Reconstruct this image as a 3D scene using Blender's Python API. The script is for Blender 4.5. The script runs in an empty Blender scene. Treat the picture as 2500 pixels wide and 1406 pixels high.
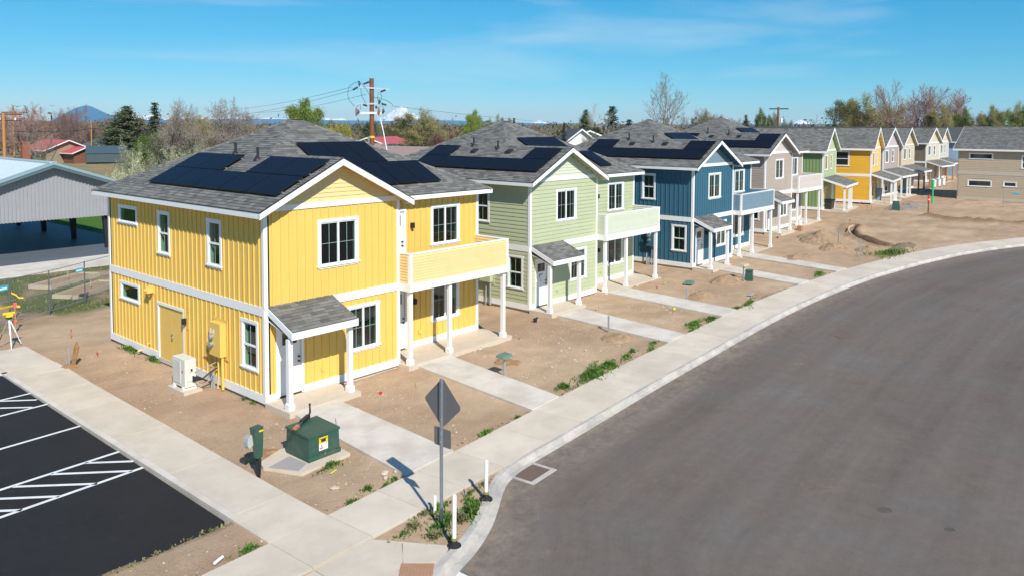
import bpy, math, random
import numpy as np
from mathutils import Vector, Matrix
rnd = random.Random(11)
S = bpy.context.scene
COL = S.collection

# ---------------------------------------------------------------- camera, sky, sun, exposure
camd = bpy.data.cameras.new('camera'); cam = bpy.data.objects.new('camera', camd); COL.objects.link(cam)
CAM = Vector((-12.4570, -20.2792, 8.2272))
m3 = Matrix(((0.658446, 0.039035, -0.751615), (-0.752620, 0.038785, -0.657312), (0.003493, 0.998485, 0.054917)))
cam.matrix_world = Matrix.Translation(CAM) @ m3.to_4x4()
camd.sensor_width = 36; camd.lens = 27.7584; camd.shift_x = 0.00385; camd.shift_y = -0.11655
camd.clip_start = 0.1; camd.clip_end = 60000
S.camera = cam
SUN_AZ, SUN_EL = math.radians(65.5), math.radians(40.0)     # direction the shadows fall to, height of the sun
to_sun = Vector((-math.cos(SUN_AZ)*math.cos(SUN_EL), -math.sin(SUN_AZ)*math.cos(SUN_EL), math.sin(SUN_EL)))
w = bpy.data.worlds.new('World'); S.world = w; w.use_nodes = True
nt = w.node_tree; nt.nodes.clear()
out = nt.nodes.new('ShaderNodeOutputWorld'); bg = nt.nodes.new('ShaderNodeBackground')
sky = nt.nodes.new('ShaderNodeTexSky'); sky.sky_type = 'NISHITA'; sky.sun_disc = False
sky.sun_elevation = SUN_EL; sky.sun_rotation = math.atan2(to_sun.x, to_sun.y)
sky.altitude = 2000; sky.air_density = 1.0; sky.dust_density = 0.2; sky.ozone_density = 3.0
bg.inputs['Strength'].default_value = 0.10
# one colour grade for the whole sky, as the photograph was developed: a power and a gain per channel
sep = nt.nodes.new('ShaderNodeSeparateColor'); com = nt.nodes.new('ShaderNodeCombineColor'); nt.links.new(sky.outputs[0], sep.inputs[0])
for ch, (gn, pw0) in enumerate(((.100, 1.70), (.1188*9.15, .80), (.225*9.2, .60))):
    pn = nt.nodes.new('ShaderNodeMath'); pn.operation = 'POWER'; pn.inputs[1].default_value = pw0; gm = nt.nodes.new('ShaderNodeMath'); gm.operation = 'MULTIPLY'; gm.inputs[1].default_value = gn
    nt.links.new(sep.outputs[ch], pn.inputs[0]); nt.links.new(pn.outputs[0], gm.inputs[0]); nt.links.new(gm.outputs[0], com.inputs[ch])
# thin cirrus, all round the sky
tc = nt.nodes.new('ShaderNodeTexCoord'); mp = nt.nodes.new('ShaderNodeMapping'); mp.inputs['Scale'].default_value = (1.1, 1.6, 9.0)
mp.inputs['Rotation'].default_value = (0.1, 0.0, 2.0); mp.inputs['Location'].default_value = (9, 4, 3)
nz = nt.nodes.new('ShaderNodeTexNoise'); nz.inputs['Scale'].default_value = 1.7; nz.inputs['Detail'].default_value = 7; nz.inputs['Roughness'].default_value = 0.55; nz.inputs['Distortion'].default_value = 0.5
rp = nt.nodes.new('ShaderNodeValToRGB'); rp.color_ramp.elements[0].position = 0.50; rp.color_ramp.elements[1].position = 0.82
rp.color_ramp.elements[0].color = (0, 0, 0, 1); rp.color_ramp.elements[1].color = (0.45, 0.45, 0.45, 1)
cm = nt.nodes.new('ShaderNodeMix'); cm.data_type = 'RGBA'; cm.inputs[7].default_value = (6.2, 7.2, 7.9, 1)
nt.links.new(tc.outputs['Generated'], mp.inputs[0]); nt.links.new(mp.outputs[0], nz.inputs[0]); nt.links.new(nz.outputs[0], rp.inputs[0])
nt.links.new(rp.outputs[0], cm.inputs[0]); nt.links.new(com.outputs[0], cm.inputs[6]); nt.links.new(cm.outputs[2], bg.inputs[0])
nt.links.new(bg.outputs[0], out.inputs[0])
sd = bpy.data.lights.new('sun', 'SUN'); sd.energy = 5.0; sd.angle = math.radians(0.53); sd.color = (1.0, 0.945, 0.86)
so = bpy.data.objects.new('sun', sd); COL.objects.link(so)
so.rotation_euler = (-to_sun).to_track_quat('-Z', 'Y').to_euler(); so.location = (0, 0, 60)
S.view_settings.view_transform = 'Standard'; S.view_settings.look = 'None'; S.view_settings.exposure = 0.24; S.view_settings.gamma = 1
S.view_settings.use_curve_mapping = False
S.render.engine = 'CYCLES'
S.cycles.max_bounces = 6; S.cycles.transparent_max_bounces = 12; S.cycles.use_denoising = True
S.cycles.volume_bounces = 0

HX = [-1e4, 14, 27.5, 42, 60, 90, 1e5]; HZ = [0, 0, .19, .45, .6, .65, .65]
def hgt(x): return float(np.interp(x, HX, HZ))

# ---------------------------------------------------------------- materials
def srgb(h):
    c = [int(h[i:i+2], 16)/255 for i in (0, 2, 4)]
    return tuple((v/12.92 if v <= .04045 else ((v+.055)/1.055)**2.4) for v in c)
MATS = {}
def nodes_of(name):
    m = bpy.data.materials.new(name); m.use_nodes = True; MATS[name] = m
    t = m.node_tree; b = t.nodes['Principled BSDF']; return m, t, b
def N(t, kind, **kw):
    n = t.nodes.new(kind)
    for k, v in kw.items():
        if k in n.inputs.keys(): n.inputs[k].default_value = v
        else: setattr(n, k, v)
    return n
def mat(name, col, rough=.6, var=.06, scale=6., bump=0., bscale=60., metal=0., spec=.5, island=0., col2=None, dirt=None, stretch=None):
    """procedural paint / plastic / masonry: base colour with noise variation, relief, optional second colour or dirt"""
    m, t, b = nodes_of(name); L = t.links.new
    tc = N(t, 'ShaderNodeTexCoord'); src = tc.outputs['Object']
    if stretch:
        mp = N(t, 'ShaderNodeMapping', Scale=stretch); L(src, mp.inputs[0]); src = mp.outputs[0]
    n1 = N(t, 'ShaderNodeTexNoise', Scale=scale, Detail=5., Roughness=.6); L(src, n1.inputs[0])
    mr = N(t, 'ShaderNodeMapRange'); mr.inputs[1].default_value = .25; mr.inputs[2].default_value = .75
    mr.inputs[3].default_value = 1-var; mr.inputs[4].default_value = 1+var; L(n1.outputs[0], mr.inputs[0])
    val = mr.outputs[0]
    if island:
        ge = N(t, 'ShaderNodeNewGeometry'); oi = N(t, 'ShaderNodeObjectInfo')
        ad = N(t, 'ShaderNodeMath', operation='ADD'); fr = N(t, 'ShaderNodeMath', operation='FRACT')
        L(ge.outputs['Random Per Island'], ad.inputs[0]); L(oi.outputs['Random'], ad.inputs[1]); L(ad.outputs[0], fr.inputs[0])
        m2 = N(t, 'ShaderNodeMapRange'); m2.inputs[3].default_value = 1-island; m2.inputs[4].default_value = 1+island; L(fr.outputs[0], m2.inputs[0])
        mu = N(t, 'ShaderNodeMath', operation='MULTIPLY'); L(val, mu.inputs[0]); L(m2.outputs[0], mu.inputs[1]); val = mu.outputs[0]
    base = N(t, 'ShaderNodeRGB'); base.outputs[0].default_value = (*col, 1); bsrc = base.outputs[0]
    if col2:
        n3 = N(t, 'ShaderNodeTexNoise', Scale=scale*.45, Detail=6., Roughness=.65); L(src, n3.inputs[0])
        r3 = N(t, 'ShaderNodeMapRange'); r3.inputs[1].default_value = .42; r3.inputs[2].default_value = .62; L(n3.outputs[0], r3.inputs[0])
        mx = N(t, 'ShaderNodeMix', data_type='RGBA'); mx.inputs[7].default_value = (*col2, 1); L(r3.outputs[0], mx.inputs[0]); L(bsrc, mx.inputs[6]); bsrc = mx.outputs[2]
    if dirt:      # (colour, amount): soil splash with a shape of its own
        n4 = N(t, 'ShaderNodeTexNoise', Scale=2.3, Detail=8., Roughness=.7); L(tc.outputs['Object'], n4.inputs[0])
        r4 = N(t, 'ShaderNodeMapRange'); r4.inputs[1].default_value = .5; r4.inputs[2].default_value = .8; r4.inputs[4].default_value = dirt[1]; L(n4.outputs[0], r4.inputs[0])
        mx = N(t, 'ShaderNodeMix', data_type='RGBA'); mx.inputs[7].default_value = (*dirt[0], 1); L(r4.outputs[0], mx.inputs[0]); L(bsrc, mx.inputs[6]); bsrc = mx.outputs[2]
    vm = N(t, 'ShaderNodeVectorMath', operation='SCALE'); L(bsrc, vm.inputs[0]); L(val, vm.inputs['Scale'])
    L(vm.outputs[0], b.inputs['Base Color'])
    b.inputs['Roughness'].default_value = rough; b.inputs['Metallic'].default_value = metal
    b.inputs['Specular IOR Level'].default_value = spec
    if bump:
        n2 = N(t, 'ShaderNodeTexNoise', Scale=bscale, Detail=6., Roughness=.7); L(tc.outputs['Object'], n2.inputs[0])
        bp = N(t, 'ShaderNodeBump', Strength=bump, Distance=.02); L(n2.outputs[0], bp.inputs['Height']); L(bp.outputs[0], b.inputs['Normal'])
    return m
def leafmat(name, cols, rough=.6, trans=.25):
    """foliage: each leaf clump takes its own colour from the list"""
    m, t, b = nodes_of(name); L = t.links.new
    ge = N(t, 'ShaderNodeNewGeometry'); oi = N(t, 'ShaderNodeObjectInfo'); r = N(t, 'ShaderNodeValToRGB')
    L(ge.outputs['Random Per Island'], r.inputs[0]); r.color_ramp.interpolation = 'LINEAR'
    e = r.color_ramp.elements
    while len(e) < len(cols): e.new(.5)
    for i, c in enumerate(cols): e[i].position = i/(len(cols)-1); e[i].color = (*c, 1)
    hs = N(t, 'ShaderNodeHueSaturation'); mr = N(t, 'ShaderNodeMapRange'); mr.inputs[3].default_value = .8; mr.inputs[4].default_value = 1.2
    L(oi.outputs['Random'], mr.inputs[0]); L(mr.outputs[0], hs.inputs['Value']); L(r.outputs[0], hs.inputs['Color'])
    tr = N(t, 'ShaderNodeBsdfTranslucent'); mx = N(t, 'ShaderNodeMixShader'); mx.inputs[0].default_value = trans
    L(hs.outputs[0], b.inputs['Base Color']); L(hs.outputs[0], tr.inputs[0]); b.inputs['Roughness'].default_value = rough
    b.inputs['Specular IOR Level'].default_value = .2
    o = t.nodes['Material Output']; L(b.outputs[0], mx.inputs[1]); L(tr.outputs[0], mx.inputs[2]); L(mx.outputs[0], o.inputs[0])
    return m

WHITE = mat('white_paint', (.78, .78, .77), .5, .03, 3)
VINYL = mat('white_vinyl', (.80, .81, .82), .35, .02, 3)
TRIMG = WHITE
SHING = mat('grey_shingle', (.150, .147, .136), .95, .12, 14, .5, 180, island=.36)
DECK = mat('roof_felt', (.07, .072, .075), .95, .2, 8, .4, 90)
DRIP = mat('black_drip_edge', (.02, .021, .022), .5, .1)
PANELG = mat('solar_glass', (.008, .011, .019), .35, .1, 2, spec=.06)
PANELF = mat('solar_frame', (.012, .012, .013), .35, .05)
BLACK = mat('black_plastic', (.02, .02, .021), .5, .1)
BLACKM = mat('black_metal', (.03, .03, .032), .4, .1, metal=.3)
INTER = mat('interior_drywall', (.50, .53, .50), .9, .03)
JAMB = mat('window_jamb', (.66, .72, .66), .6, .03)
FLOORM = mat('interior_floor', (.10, .085, .07), .6, .15)
CONC = mat('porch_concrete', (.56, .48, .38), .85, .05, 5, .25, 120, dirt=((.40, .30, .20), .5))
WALKC = mat('walkway_concrete', (.62, .57, .50), .85, .06, 1.6, .25, 120, col2=(.52, .46, .39), dirt=((.45, .36, .26), .45))
SIDEC = mat('sidewalk_concrete', (.615, .535, .435), .85, .08, 1.2, .35, 150, col2=(.545, .47, .375), dirt=((.43, .35, .26), .35), island=.04)
KERBC = mat('kerb_concrete', (.50, .46, .41), .85, .12, 5, .3, 90, col2=(.36, .34, .31), dirt=((.36, .28, .2), .4), stretch=(.5, 1, 1))
PIPEG = mat('grey_conduit', (.30, .32, .34), .5, .06)
GALV = mat('galvanised_steel', (.36, .40, .43), .42, .15, 20, metal=.6)
GREENB = mat('green_utility_enamel', (.028, .085, .062), .42, .1, 9, dirt=((.20, .17, .12), .35))
LIDG = mat('green_lid', (.12, .19, .15), .6, .1, 9, dirt=((.30, .26, .2), .5))
BRICKR = mat('red_brick', (.27, .09, .05), .85, .2, 20)
WOODP = mat('pole_wood', (.20, .075, .035), .85, .25, 9, .3, 60, stretch=(6, 6, .6))
WOODY = mat('yellow_pole_wood', (.42, .21, .07), .85, .2, 9, stretch=(6, 6, .6))
LUMB = mat('cedar_post', (.45, .23, .08), .8, .12, 8)
DIRTPILE = mat('loose_soil', (.33, .22, .13), .98, .25, 6, .9, 40)
TIRE = mat('black_rubber', (.015, .015, .016), .8, .1)
BLUET = mat('blue_tape', (.02, .22, .55), .6, .05)
YEL = mat('yellow_plastic', (.78, .55, .02), .5, .05)
YELG = mat('yellow_green_flag', (.62, .70, .04), .6, .05)
REDP = mat('red_plastic', (.65, .03, .02), .5, .05)
ORANGE = mat('orange_marker', (.85, .16, .04), .6, .05)
PINK = mat('pink_flag', (.85, .12, .18), .6, .05)
BLUEF = mat('blue_flag', (.03, .09, .45), .6, .05)
GREENP = mat('bright_green_pipe', (.01, .45, .15), .5, .05)
DARKHOLE = mat('dark_cavity', (.02, .018, .015), .95, .1)
GLASSB = None
def glass(name, tintc=(.50, .72, .64)):
    m, t, b = nodes_of(name); L = t.links.new
    tr = N(t, 'ShaderNodeBsdfTransparent'); tr.inputs[0].default_value = (*tintc, 1)
    gl = N(t, 'ShaderNodeBsdfGlossy'); gl.inputs['Roughness'].default_value = .01
    ge = N(t, 'ShaderNodeNewGeometry'); dt = N(t, 'ShaderNodeVectorMath', operation='DOT_PRODUCT'); L(ge.outputs['Normal'], dt.inputs[0]); L(ge.outputs['Incoming'], dt.inputs[1])
    ab = N(t, 'ShaderNodeMath', operation='ABSOLUTE'); L(dt.outputs['Value'], ab.inputs[0]); iv = N(t, 'ShaderNodeMath', operation='SUBTRACT'); iv.inputs[0].default_value = 1; L(ab.outputs[0], iv.inputs[1])
    p5 = N(t, 'ShaderNodeMath', operation='POWER'); p5.inputs[1].default_value = 5; L(iv.outputs[0], p5.inputs[0]); fr = N(t, 'ShaderNodeMath', operation='MULTIPLY_ADD'); fr.inputs[1].default_value = .88; fr.inputs[2].default_value = .10; L(p5.outputs[0], fr.inputs[0]); mx = N(t, 'ShaderNodeMixShader')
    o = t.nodes['Material Output']; L(fr.outputs[0], mx.inputs[0]); L(tr.outputs[0], mx.inputs[1]); L(gl.outputs[0], mx.inputs[2]); L(mx.outputs[0], o.inputs[0])
    return m
GLASS = glass('window_glass', (.44, .66, .57))
BARM = mat('tinted_glazing_bar', (.30, .42, .38), .5, .03)
DGLASS = mat('dark_window_glass', (.02, .024, .028), .06, .1, 2, spec=.8)

# ---------------------------------------------------------------- mesh helpers
class Frame:
    """u along the surface, z up, n outward"""
    def __init__(s, o, u, n): s.o = Vector(o); s.u = Vector(u); s.n = Vector(n)
    def p(s, u, z, n): return s.o + s.u*u + s.n*n + Vector((0, 0, z))
WORLD = Frame((0, 0, 0), (1, 0, 0), (0, -1, 0))
class MB:
    def __init__(s): s.v = []; s.f = []; s.m = []
    def quad(s, pts, m=0):
        i = len(s.v); s.v += [tuple(p) for p in pts]; s.f.append(tuple(range(i, i+len(pts)))); s.m.append(m)
    def hexa(s, p, m=0):       # p: 8 points, bottom ring 0-3 and top ring 4-7
        i = len(s.v); s.v += [tuple(q) for q in p]
        c = sum((Vector(q) for q in p), Vector())/8
        for f in ((0, 3, 2, 1), (4, 5, 6, 7), (0, 1, 5, 4), (1, 2, 6, 5), (2, 3, 7, 6), (3, 0, 4, 7)):
            a, b2, d = (Vector(p[f[0]]), Vector(p[f[1]]), Vector(p[f[2]]))
            nn = (b2-a).cross(d-a)
            f2 = f if nn.dot((a+d)/2-c) >= 0 else f[::-1]
            s.f.append(tuple(i+k for k in f2)); s.m.append(m)
    def box(s, x0, x1, y0, y1, z0, z1, m=0):
        s.hexa([(x0, y0, z0), (x1, y0, z0), (x1, y1, z0), (x0, y1, z0), (x0, y0, z1), (x1, y0, z1), (x1, y1, z1), (x0, y1, z1)], m)
    def fbox(s, F, u0, u1, z0, z1, n0, n1, m=0):
        s.hexa([F.p(u0, z0, n0), F.p(u1, z0, n0), F.p(u1, z0, n1), F.p(u0, z0, n1), F.p(u0, z1, n0), F.p(u1, z1, n0), F.p(u1, z1, n1), F.p(u0, z1, n1)], m)
    def prism(s, pts, vec, m=0):   # polygon pts extruded along vec
        i = len(s.v); n = len(pts); vec = Vector(vec); pts = [Vector(p) for p in pts]
        s.v += [tuple(p) for p in pts] + [tuple(p+vec) for p in pts]
        s.f.append(tuple(i+k for k in range(n))[::-1]); s.f.append(tuple(i+n+k for k in range(n))); s.m += [m, m]
        for k in range(n):
            s.f.append((i+k, i+(k+1) % n, i+n+(k+1) % n, i+n+k)); s.m.append(m)
    def tube(s, path, r, m=0, k=6, cap=True):
        path = [Vector(p) for p in path]; rs = r if isinstance(r, (list, tuple)) else [r]*len(path); i0 = len(s.v)
        for j, p in enumerate(path):
            d = (path[min(j+1, len(path)-1)]-path[max(j-1, 0)]).normalized()
            a = d.orthogonal().normalized() if abs(d.z) > .99 else d.cross(Vector((0, 0, 1))).normalized(); b = d.cross(a)
            for q in range(k):
                t = 2*math.pi*q/k; s.v.append(tuple(p+(a*math.cos(t)+b*math.sin(t))*rs[j]))
        for j in range(len(path)-1):
            for q in range(k):
                s.f.append((i0+j*k+q, i0+j*k+(q+1) % k, i0+(j+1)*k+(q+1) % k, i0+(j+1)*k+q)); s.m.append(m)
        if cap:
            s.f.append(tuple(i0+q for q in range(k))[::-1]); s.f.append(tuple(i0+(len(path)-1)*k+q for q in range(k))); s.m += [m, m]
    def lathe(s, o, prof, m=0, k=12):
        i0 = len(s.v); o = Vector(o)
        for r, z in prof:
            for q in range(k):
                t = 2*math.pi*q/k; s.v.append((o.x+r*math.cos(t), o.y+r*math.sin(t), o.z+z))
        for j in range(len(prof)-1):
            for q in range(k):
                s.f.append((i0+j*k+q, i0+j*k+(q+1) % k, i0+(j+1)*k+(q+1) % k, i0+(j+1)*k+q)); s.m.append(m)
        s.f.append(tuple(i0+q for q in range(k))[::-1]); s.f.append(tuple(i0+(len(prof)-1)*k+q for q in range(k))); s.m += [m, m]
    def mesh(s, name, mats, smooth=False):
        me = bpy.data.meshes.new(name); me.from_pydata(s.v, [], s.f)
        for mm in (mats if isinstance(mats, (list, tuple)) else [mats]): me.materials.append(mm)
        if any(s.m): me.polygons.foreach_set('material_index', s.m)
        if smooth: me.polygons.foreach_set('use_smooth', [True]*len(me.polygons))
        me.update(); return me
    def build(s, name, mats, parent=None, smooth=False, kind=None):
        o = bpy.data.objects.new(name, s.mesh(name, mats, smooth)); COL.objects.link(o)
        if parent: o.parent = parent
        if kind: o['kind'] = kind
        return o
def link(name, me, parent=None, loc=None, rotz=None, scale=None):
    o = bpy.data.objects.new(name, me); COL.objects.link(o)
    if parent: o.parent = parent
    if loc is not None: o.location = loc
    if rotz is not None: o.rotation_euler[2] = rotz
    if scale is not None: o.scale = scale if isinstance(scale, tuple) else (scale,)*3
    return o
def tag(o, label, cat, group=None, kind=None):
    o['label'] = label; o['category'] = cat
    if group: o['group'] = group
    if kind: o['kind'] = kind
    return o
def thing(name, label, cat, loc=(0, 0, 0), rotz=0, group=None):
    o = bpy.data.objects.new(name, None); COL.objects.link(o); o.location = loc; o.rotation_euler[2] = rotz
    o.empty_display_size = .3
    return tag(o, label, cat, group)
def struct(o, label=None):
    o['kind'] = 'structure'
    if label: o['label'] = label
    return o
def gp(xy, dz=0): return (xy[0], xy[1], hgt(xy[0])+dz)

# ---------------------------------------------------------------- street geometry (world metres)
def smooth(pts, step=.25, passes=12):
    P = np.array(pts, float); d = np.r_[0, np.cumsum(np.hypot(*np.diff(P, axis=0).T))]
    s = np.arange(0, d[-1], step); Q = np.stack([np.interp(s, d, P[:, 0]), np.interp(s, d, P[:, 1])], 1)
    for _ in range(passes):
        Q[1:-1] = .25*Q[:-2]+.5*Q[1:-1]+.25*Q[2:]
    return Q
inner = smooth([(-9, -6.98), (-4.15, -6.81), (-2.72, -6.74), (-1.29, -6.64), (1.36, -6.42), (4.87, -6.08), (9.73, -5.65), (15.3, -5.30), (20, -5.12), (23.5, -5.10),
                (27.3, -5.22), (32, -5.60), (37.6, -6.50), (42.4, -7.58), (47, -9.0), (52.5, -11.4), (58, -14.6), (63, -18.6), (67, -23)], .25, 40)
def normals(Q):
    T = np.gradient(Q, axis=0); T /= np.hypot(*T.T)[:, None]; return np.stack([T[:, 1], -T[:, 0]], 1)
WID = np.interp(inner[:, 0], [-9, -2.7, 4, 10], [1.34, 1.38, 1.60, 1.64])
outer = inner+normals(inner)*WID[:, None]
ksel = outer[outer[:, 0] > 1.45]
kerbA = smooth([(-3.9, -13), (-3.25, -11.2), (-2.89, -9.88), (-2.37, -9.73), (-1.90, -9.64), (-1.39, -9.45), (-0.84, -9.20), (-0.10, -8.76), (0.85, -8.16), (1.25, -8.02)], .12, 10)
kerbA = np.vstack([kerbA, ksel]); 
kk = kerbA.copy()
for _ in range(6): kk[1:-1] = .25*kk[:-2]+.5*kk[1:-1]+.25*kk[2:]
kerbA = kk
kw = np.interp(kerbA[:, 0], [-3, -.5, 1.0, 3], [.42, .38, .31, .25])
kerbB = kerbA+normals(kerbA)*kw[:, None]
ROADZ = -.145
def y_outer(x): return float(np.interp(x, outer[:, 0], outer[:, 1]))
def y_inner(x): return float(np.interp(x, inner[:, 0], inner[:, 1]))
def y_kerb(x): return float(np.interp(x, kerbA[:, 0], kerbA[:, 1]))

# ---------------------------------------------------------------- ground
from mathutils import noise as mn
def nz3(x, y, s, o=0): return mn.noise(Vector((x*s+o, y*s-o, o*.7)))
TRENCH = np.array([(51.36, -0.24), (48.54, -0.84), (46.27, -1.77), (44.83, -2.83), (43.22, -4.06), (42.03, -5.27), (42.09, -5.90)])
BERM = np.array([(61.23, -3.29), (60.67, -4.41), (59.92, -6.07), (59.82, -7.53), (60.00, -8.91), (60.19, -10.25)])
def seg_dist(P, x, y):
    best = 1e9
    for a, b in zip(P[:-1], P[1:]):
        d = b-a; t = max(0, min(1, ((x-a[0])*d[0]+(y-a[1])*d[1])/(d@d))); best = min(best, math.hypot(x-a[0]-d[0]*t, y-a[1]-d[1]*t))
    return best
def sm(a, b, v): t = max(0., min(1., (v-a)/(b-a))); return t*t*(3-2*t)
def ground_z(x, y):
    z = hgt(x)-.055
    near = abs(x) < 140 and -60 < y < 60
    if near:
        z += .016*nz3(x, y, 3.1)+.022*nz3(x, y, .7, 5)
        rough = sm(36, 46, x)*sm(12, 4, y)
        z += rough*(.09*nz3(x, y, .55, 9)+.11*abs(nz3(x, y, 1.6, 3))); z += .02*nz3(x, y, 1.9, 6)
        if 41 < x < 60 and y < 2:
            d = seg_dist(TRENCH, x, y)
            z += -.45*sm(.36, .15, d)+.14*sm(1.0, .5, d)*(1 if d > .38 else 0)
        if x > 55 and y < 2:
            d = seg_dist(BERM, x, y); z += .34*sm(1.0, .1, d)*(.6+.8*abs(nz3(x, y, 1.3, 7)))
        if x < -4.15 and -5.35 < y < 9.0: z = -.4
        if x > -4.3 and x < -3.9 and -5.2 < y < 9.2: z = -.3
    return z
DIRTC = Vector((.55, .397, .265)); DIRT2 = Vector((.46, .317, .206)); DRY = Vector((.30, .235, .13)); GREEN = Vector((.075, .125, .03)); LAWN = Vector((.07, .155, .025))
FAR = Vector((.13, .12, .06))
def cover(x, y):
    n = nz3(x, y, .35, 2)+.5*nz3(x, y, 1.3, 4)
    c = DIRTC.lerp(DIRT2, max(0, min(1, .5+n)))
    c = c.lerp(DIRT2*.86, sm(38, 60, x)*sm(18, 8, y)*(.5+.3*n))
    if 41 < x < 64 and y < 2:
        d_ = min(seg_dist(TRENCH, x, y) if x < 60 else 9, seg_dist(BERM, x, y) if x > 55 else 9)
        c = c.lerp(Vector((.25, .165, .095)), sm(1.0, .35, d_)*.85)
    # yard between fence and shelter apron
    if x < 14:
        g = sm(15.4+.28*x, 16.6+.28*x, y)*sm(30, 28, y)
        c = c.lerp(GREEN.lerp(DIRT2*.9, sm(-.1, .45, n)), g*.9)
    f = sm(22, 34, y) if x > 9 else sm(29, 31, y)
    fld = DRY.lerp(GREEN, max(0, min(1, .35+n*.9)))
    if y > 50: fld = fld.lerp(DRY*1.05, sm(60, 80, y)*sm(170, 120, y)*.7)
    c = c.lerp(fld, f)
    if x < 26: c = c.lerp(LAWN, sm(43, 44, y)*sm(78, 66, y))
    d = math.hypot(x, y); c = c.lerp(FAR, sm(170, 420, d))
    if y < -14 and x < 60: c = c
    return c
def axis(segs, far):
    out = []
    for a, b, st in segs: out += list(np.arange(a, b, st))
    out.append(segs[-1][1]); x = segs[-1][1]; st = segs[-1][2]
    while x < far: st *= 1.35; x += st; out.append(x)
    x = segs[0][0]; st = segs[0][2]*4; pre = []
    while x > -far: st *= 1.4; x -= st; pre.append(x)
    return pre[::-1]+out
gx = axis([(-9, 26, .2), (26, 62, .25), (62, 130, .8)], 9500); gy = axis([(-14, 3, .2), (3, 16, .3), (16, 60, .8)], 9500)
V = []; CC = []
for x in gx:
    for y in gy: V.append((x, y, ground_z(x, y))); CC += [*cover(x, y), 1.0]
nyy = len(gy); Fq = []
for i in range(len(gx)-1):
    xc = (gx[i]+gx[i+1])/2
    for j in range(nyy-1):
        yc = (gy[j]+gy[j+1])/2
        if -3.4 < xc < 66.5 and yc < y_outer(xc)+.55: continue
        if xc >= 66.5 and yc < -24: continue
        if xc <= -3.4 and yc < -13: continue
        Fq.append((i*nyy+j, (i+1)*nyy+j, (i+1)*nyy+j+1, i*nyy+j+1))
gme = bpy.data.meshes.new('ground'); gme.from_pydata(V, [], Fq); ca = gme.color_attributes.new('cover', 'FLOAT_COLOR', 'POINT'); ca.data.foreach_set('color', CC)
gme.polygons.foreach_set('use_smooth', [True]*len(Fq))
m, t, b = nodes_of('soil_and_grass'); L = t.links.new
tc = N(t, 'ShaderNodeTexCoord'); at = N(t, 'ShaderNodeAttribute', attribute_name='cover')
n1 = N(t, 'ShaderNodeTexNoise', Scale=1.1, Detail=9., Roughness=.68); n2 = N(t, 'ShaderNodeTexNoise', Scale=22., Detail=8., Roughness=.75); n3 = N(t, 'ShaderNodeTexVoronoi', Scale=26.)
mpg = N(t, 'ShaderNodeMapping', Scale=(.35, 1.2, 1)); mpg.inputs['Rotation'].default_value = (0, 0, .5)
n5 = N(t, 'ShaderNodeTexNoise', Scale=.9, Detail=5., Roughness=.6)
L(tc.outputs['Object'], mpg.inputs[0]); L(mpg.outputs[0], n5.inputs[0])
for n in (n1, n2, n3): L(tc.outputs['Object'], n.inputs[0])
def mrange(t, src, a, b_, c, d):
    r = N(t, 'ShaderNodeMapRange'); r.inputs[1].default_value = a; r.inputs[2].default_value = b_; r.inputs[3].default_value = c; r.inputs[4].default_value = d
    t.links.new(src, r.inputs[0]); return r.outputs[0]
def mul(t, a, b_):
    r = N(t, 'ShaderNodeMath', operation='MULTIPLY'); t.links.new(a, r.inputs[0]); t.links.new(b_, r.inputs[1]); return r.outputs[0]
v = mul(t, mul(t, mrange(t, n1.outputs[0], .25, .75, .84, 1.14), mrange(t, n2.outputs[0], .3, .7, .80, 1.16)), mrange(t, n5.outputs[0], .3, .7, .9, 1.08))
vm = N(t, 'ShaderNodeVectorMath', operation='SCALE'); L(at.outputs['Color'], vm.inputs[0]); L(v, vm.inputs['Scale'])
# pale pebbles
pm = mrange(t, n3.outputs['Distance'], .05, .12, 1, 0); wn = N(t, 'ShaderNodeTexNoise', Scale=1.6, Detail=3.); L(tc.outputs['Object'], wn.inputs[0])
pk = mul(t, pm, mrange(t, wn.outputs[0], .48, .62, 0, .65))
mx = N(t, 'ShaderNodeMix', data_type='RGBA'); mx.inputs[7].default_value = (.50, .43, .34, 1); L(pk, mx.inputs[0]); L(vm.outputs[0], mx.inputs[6]); L(mx.outputs[2], b.inputs['Base Color'])
b.inputs['Roughness'].default_value = 1; b.inputs['Specular IOR Level'].default_value = .1
bp = N(t, 'ShaderNodeBump', Strength=1.0, Distance=.05); ad = N(t, 'ShaderNodeMath', operation='ADD'); L(n2.outputs[0], ad.inputs[0]); L(pm, ad.inputs[1]); L(ad.outputs[0], bp.inputs['Height']); L(bp.outputs[0], b.inputs['Normal'])
SOIL = m
gme.materials.append(m)
ground = bpy.data.objects.new('ground', gme); COL.objects.link(ground); struct(ground)

# ---------------------------------------------------------------- road
m, t, b = nodes_of('worn_asphalt'); L = t.links.new
tc = N(t, 'ShaderNodeTexCoord')
uvn = N(t, 'ShaderNodeAttribute', attribute_name='lane')      # x along the road, y across it, metres
mp1 = N(t, 'ShaderNodeMapping', Scale=(.045, .75, 1)); L(uvn.outputs['Vector'], mp1.inputs[0])
n1 = N(t, 'ShaderNodeTexNoise', Scale=1.2, Detail=7., Roughness=.66); L(mp1.outputs[0], n1.inputs[0])
n2 = N(t, 'ShaderNodeTexNoise', Scale=.33, Detail=8., Roughness=.62); L(tc.outputs['Object'], n2.inputs[0])
n3 = N(t, 'ShaderNodeTexNoise', Scale=70., Detail=6., Roughness=.8); L(tc.outputs['Object'], n3.inputs[0])
n6 = N(t, 'ShaderNodeTexNoise', Scale=3.5, Detail=8., Roughness=.75); L(tc.outputs['Object'], n6.inputs[0])
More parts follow.
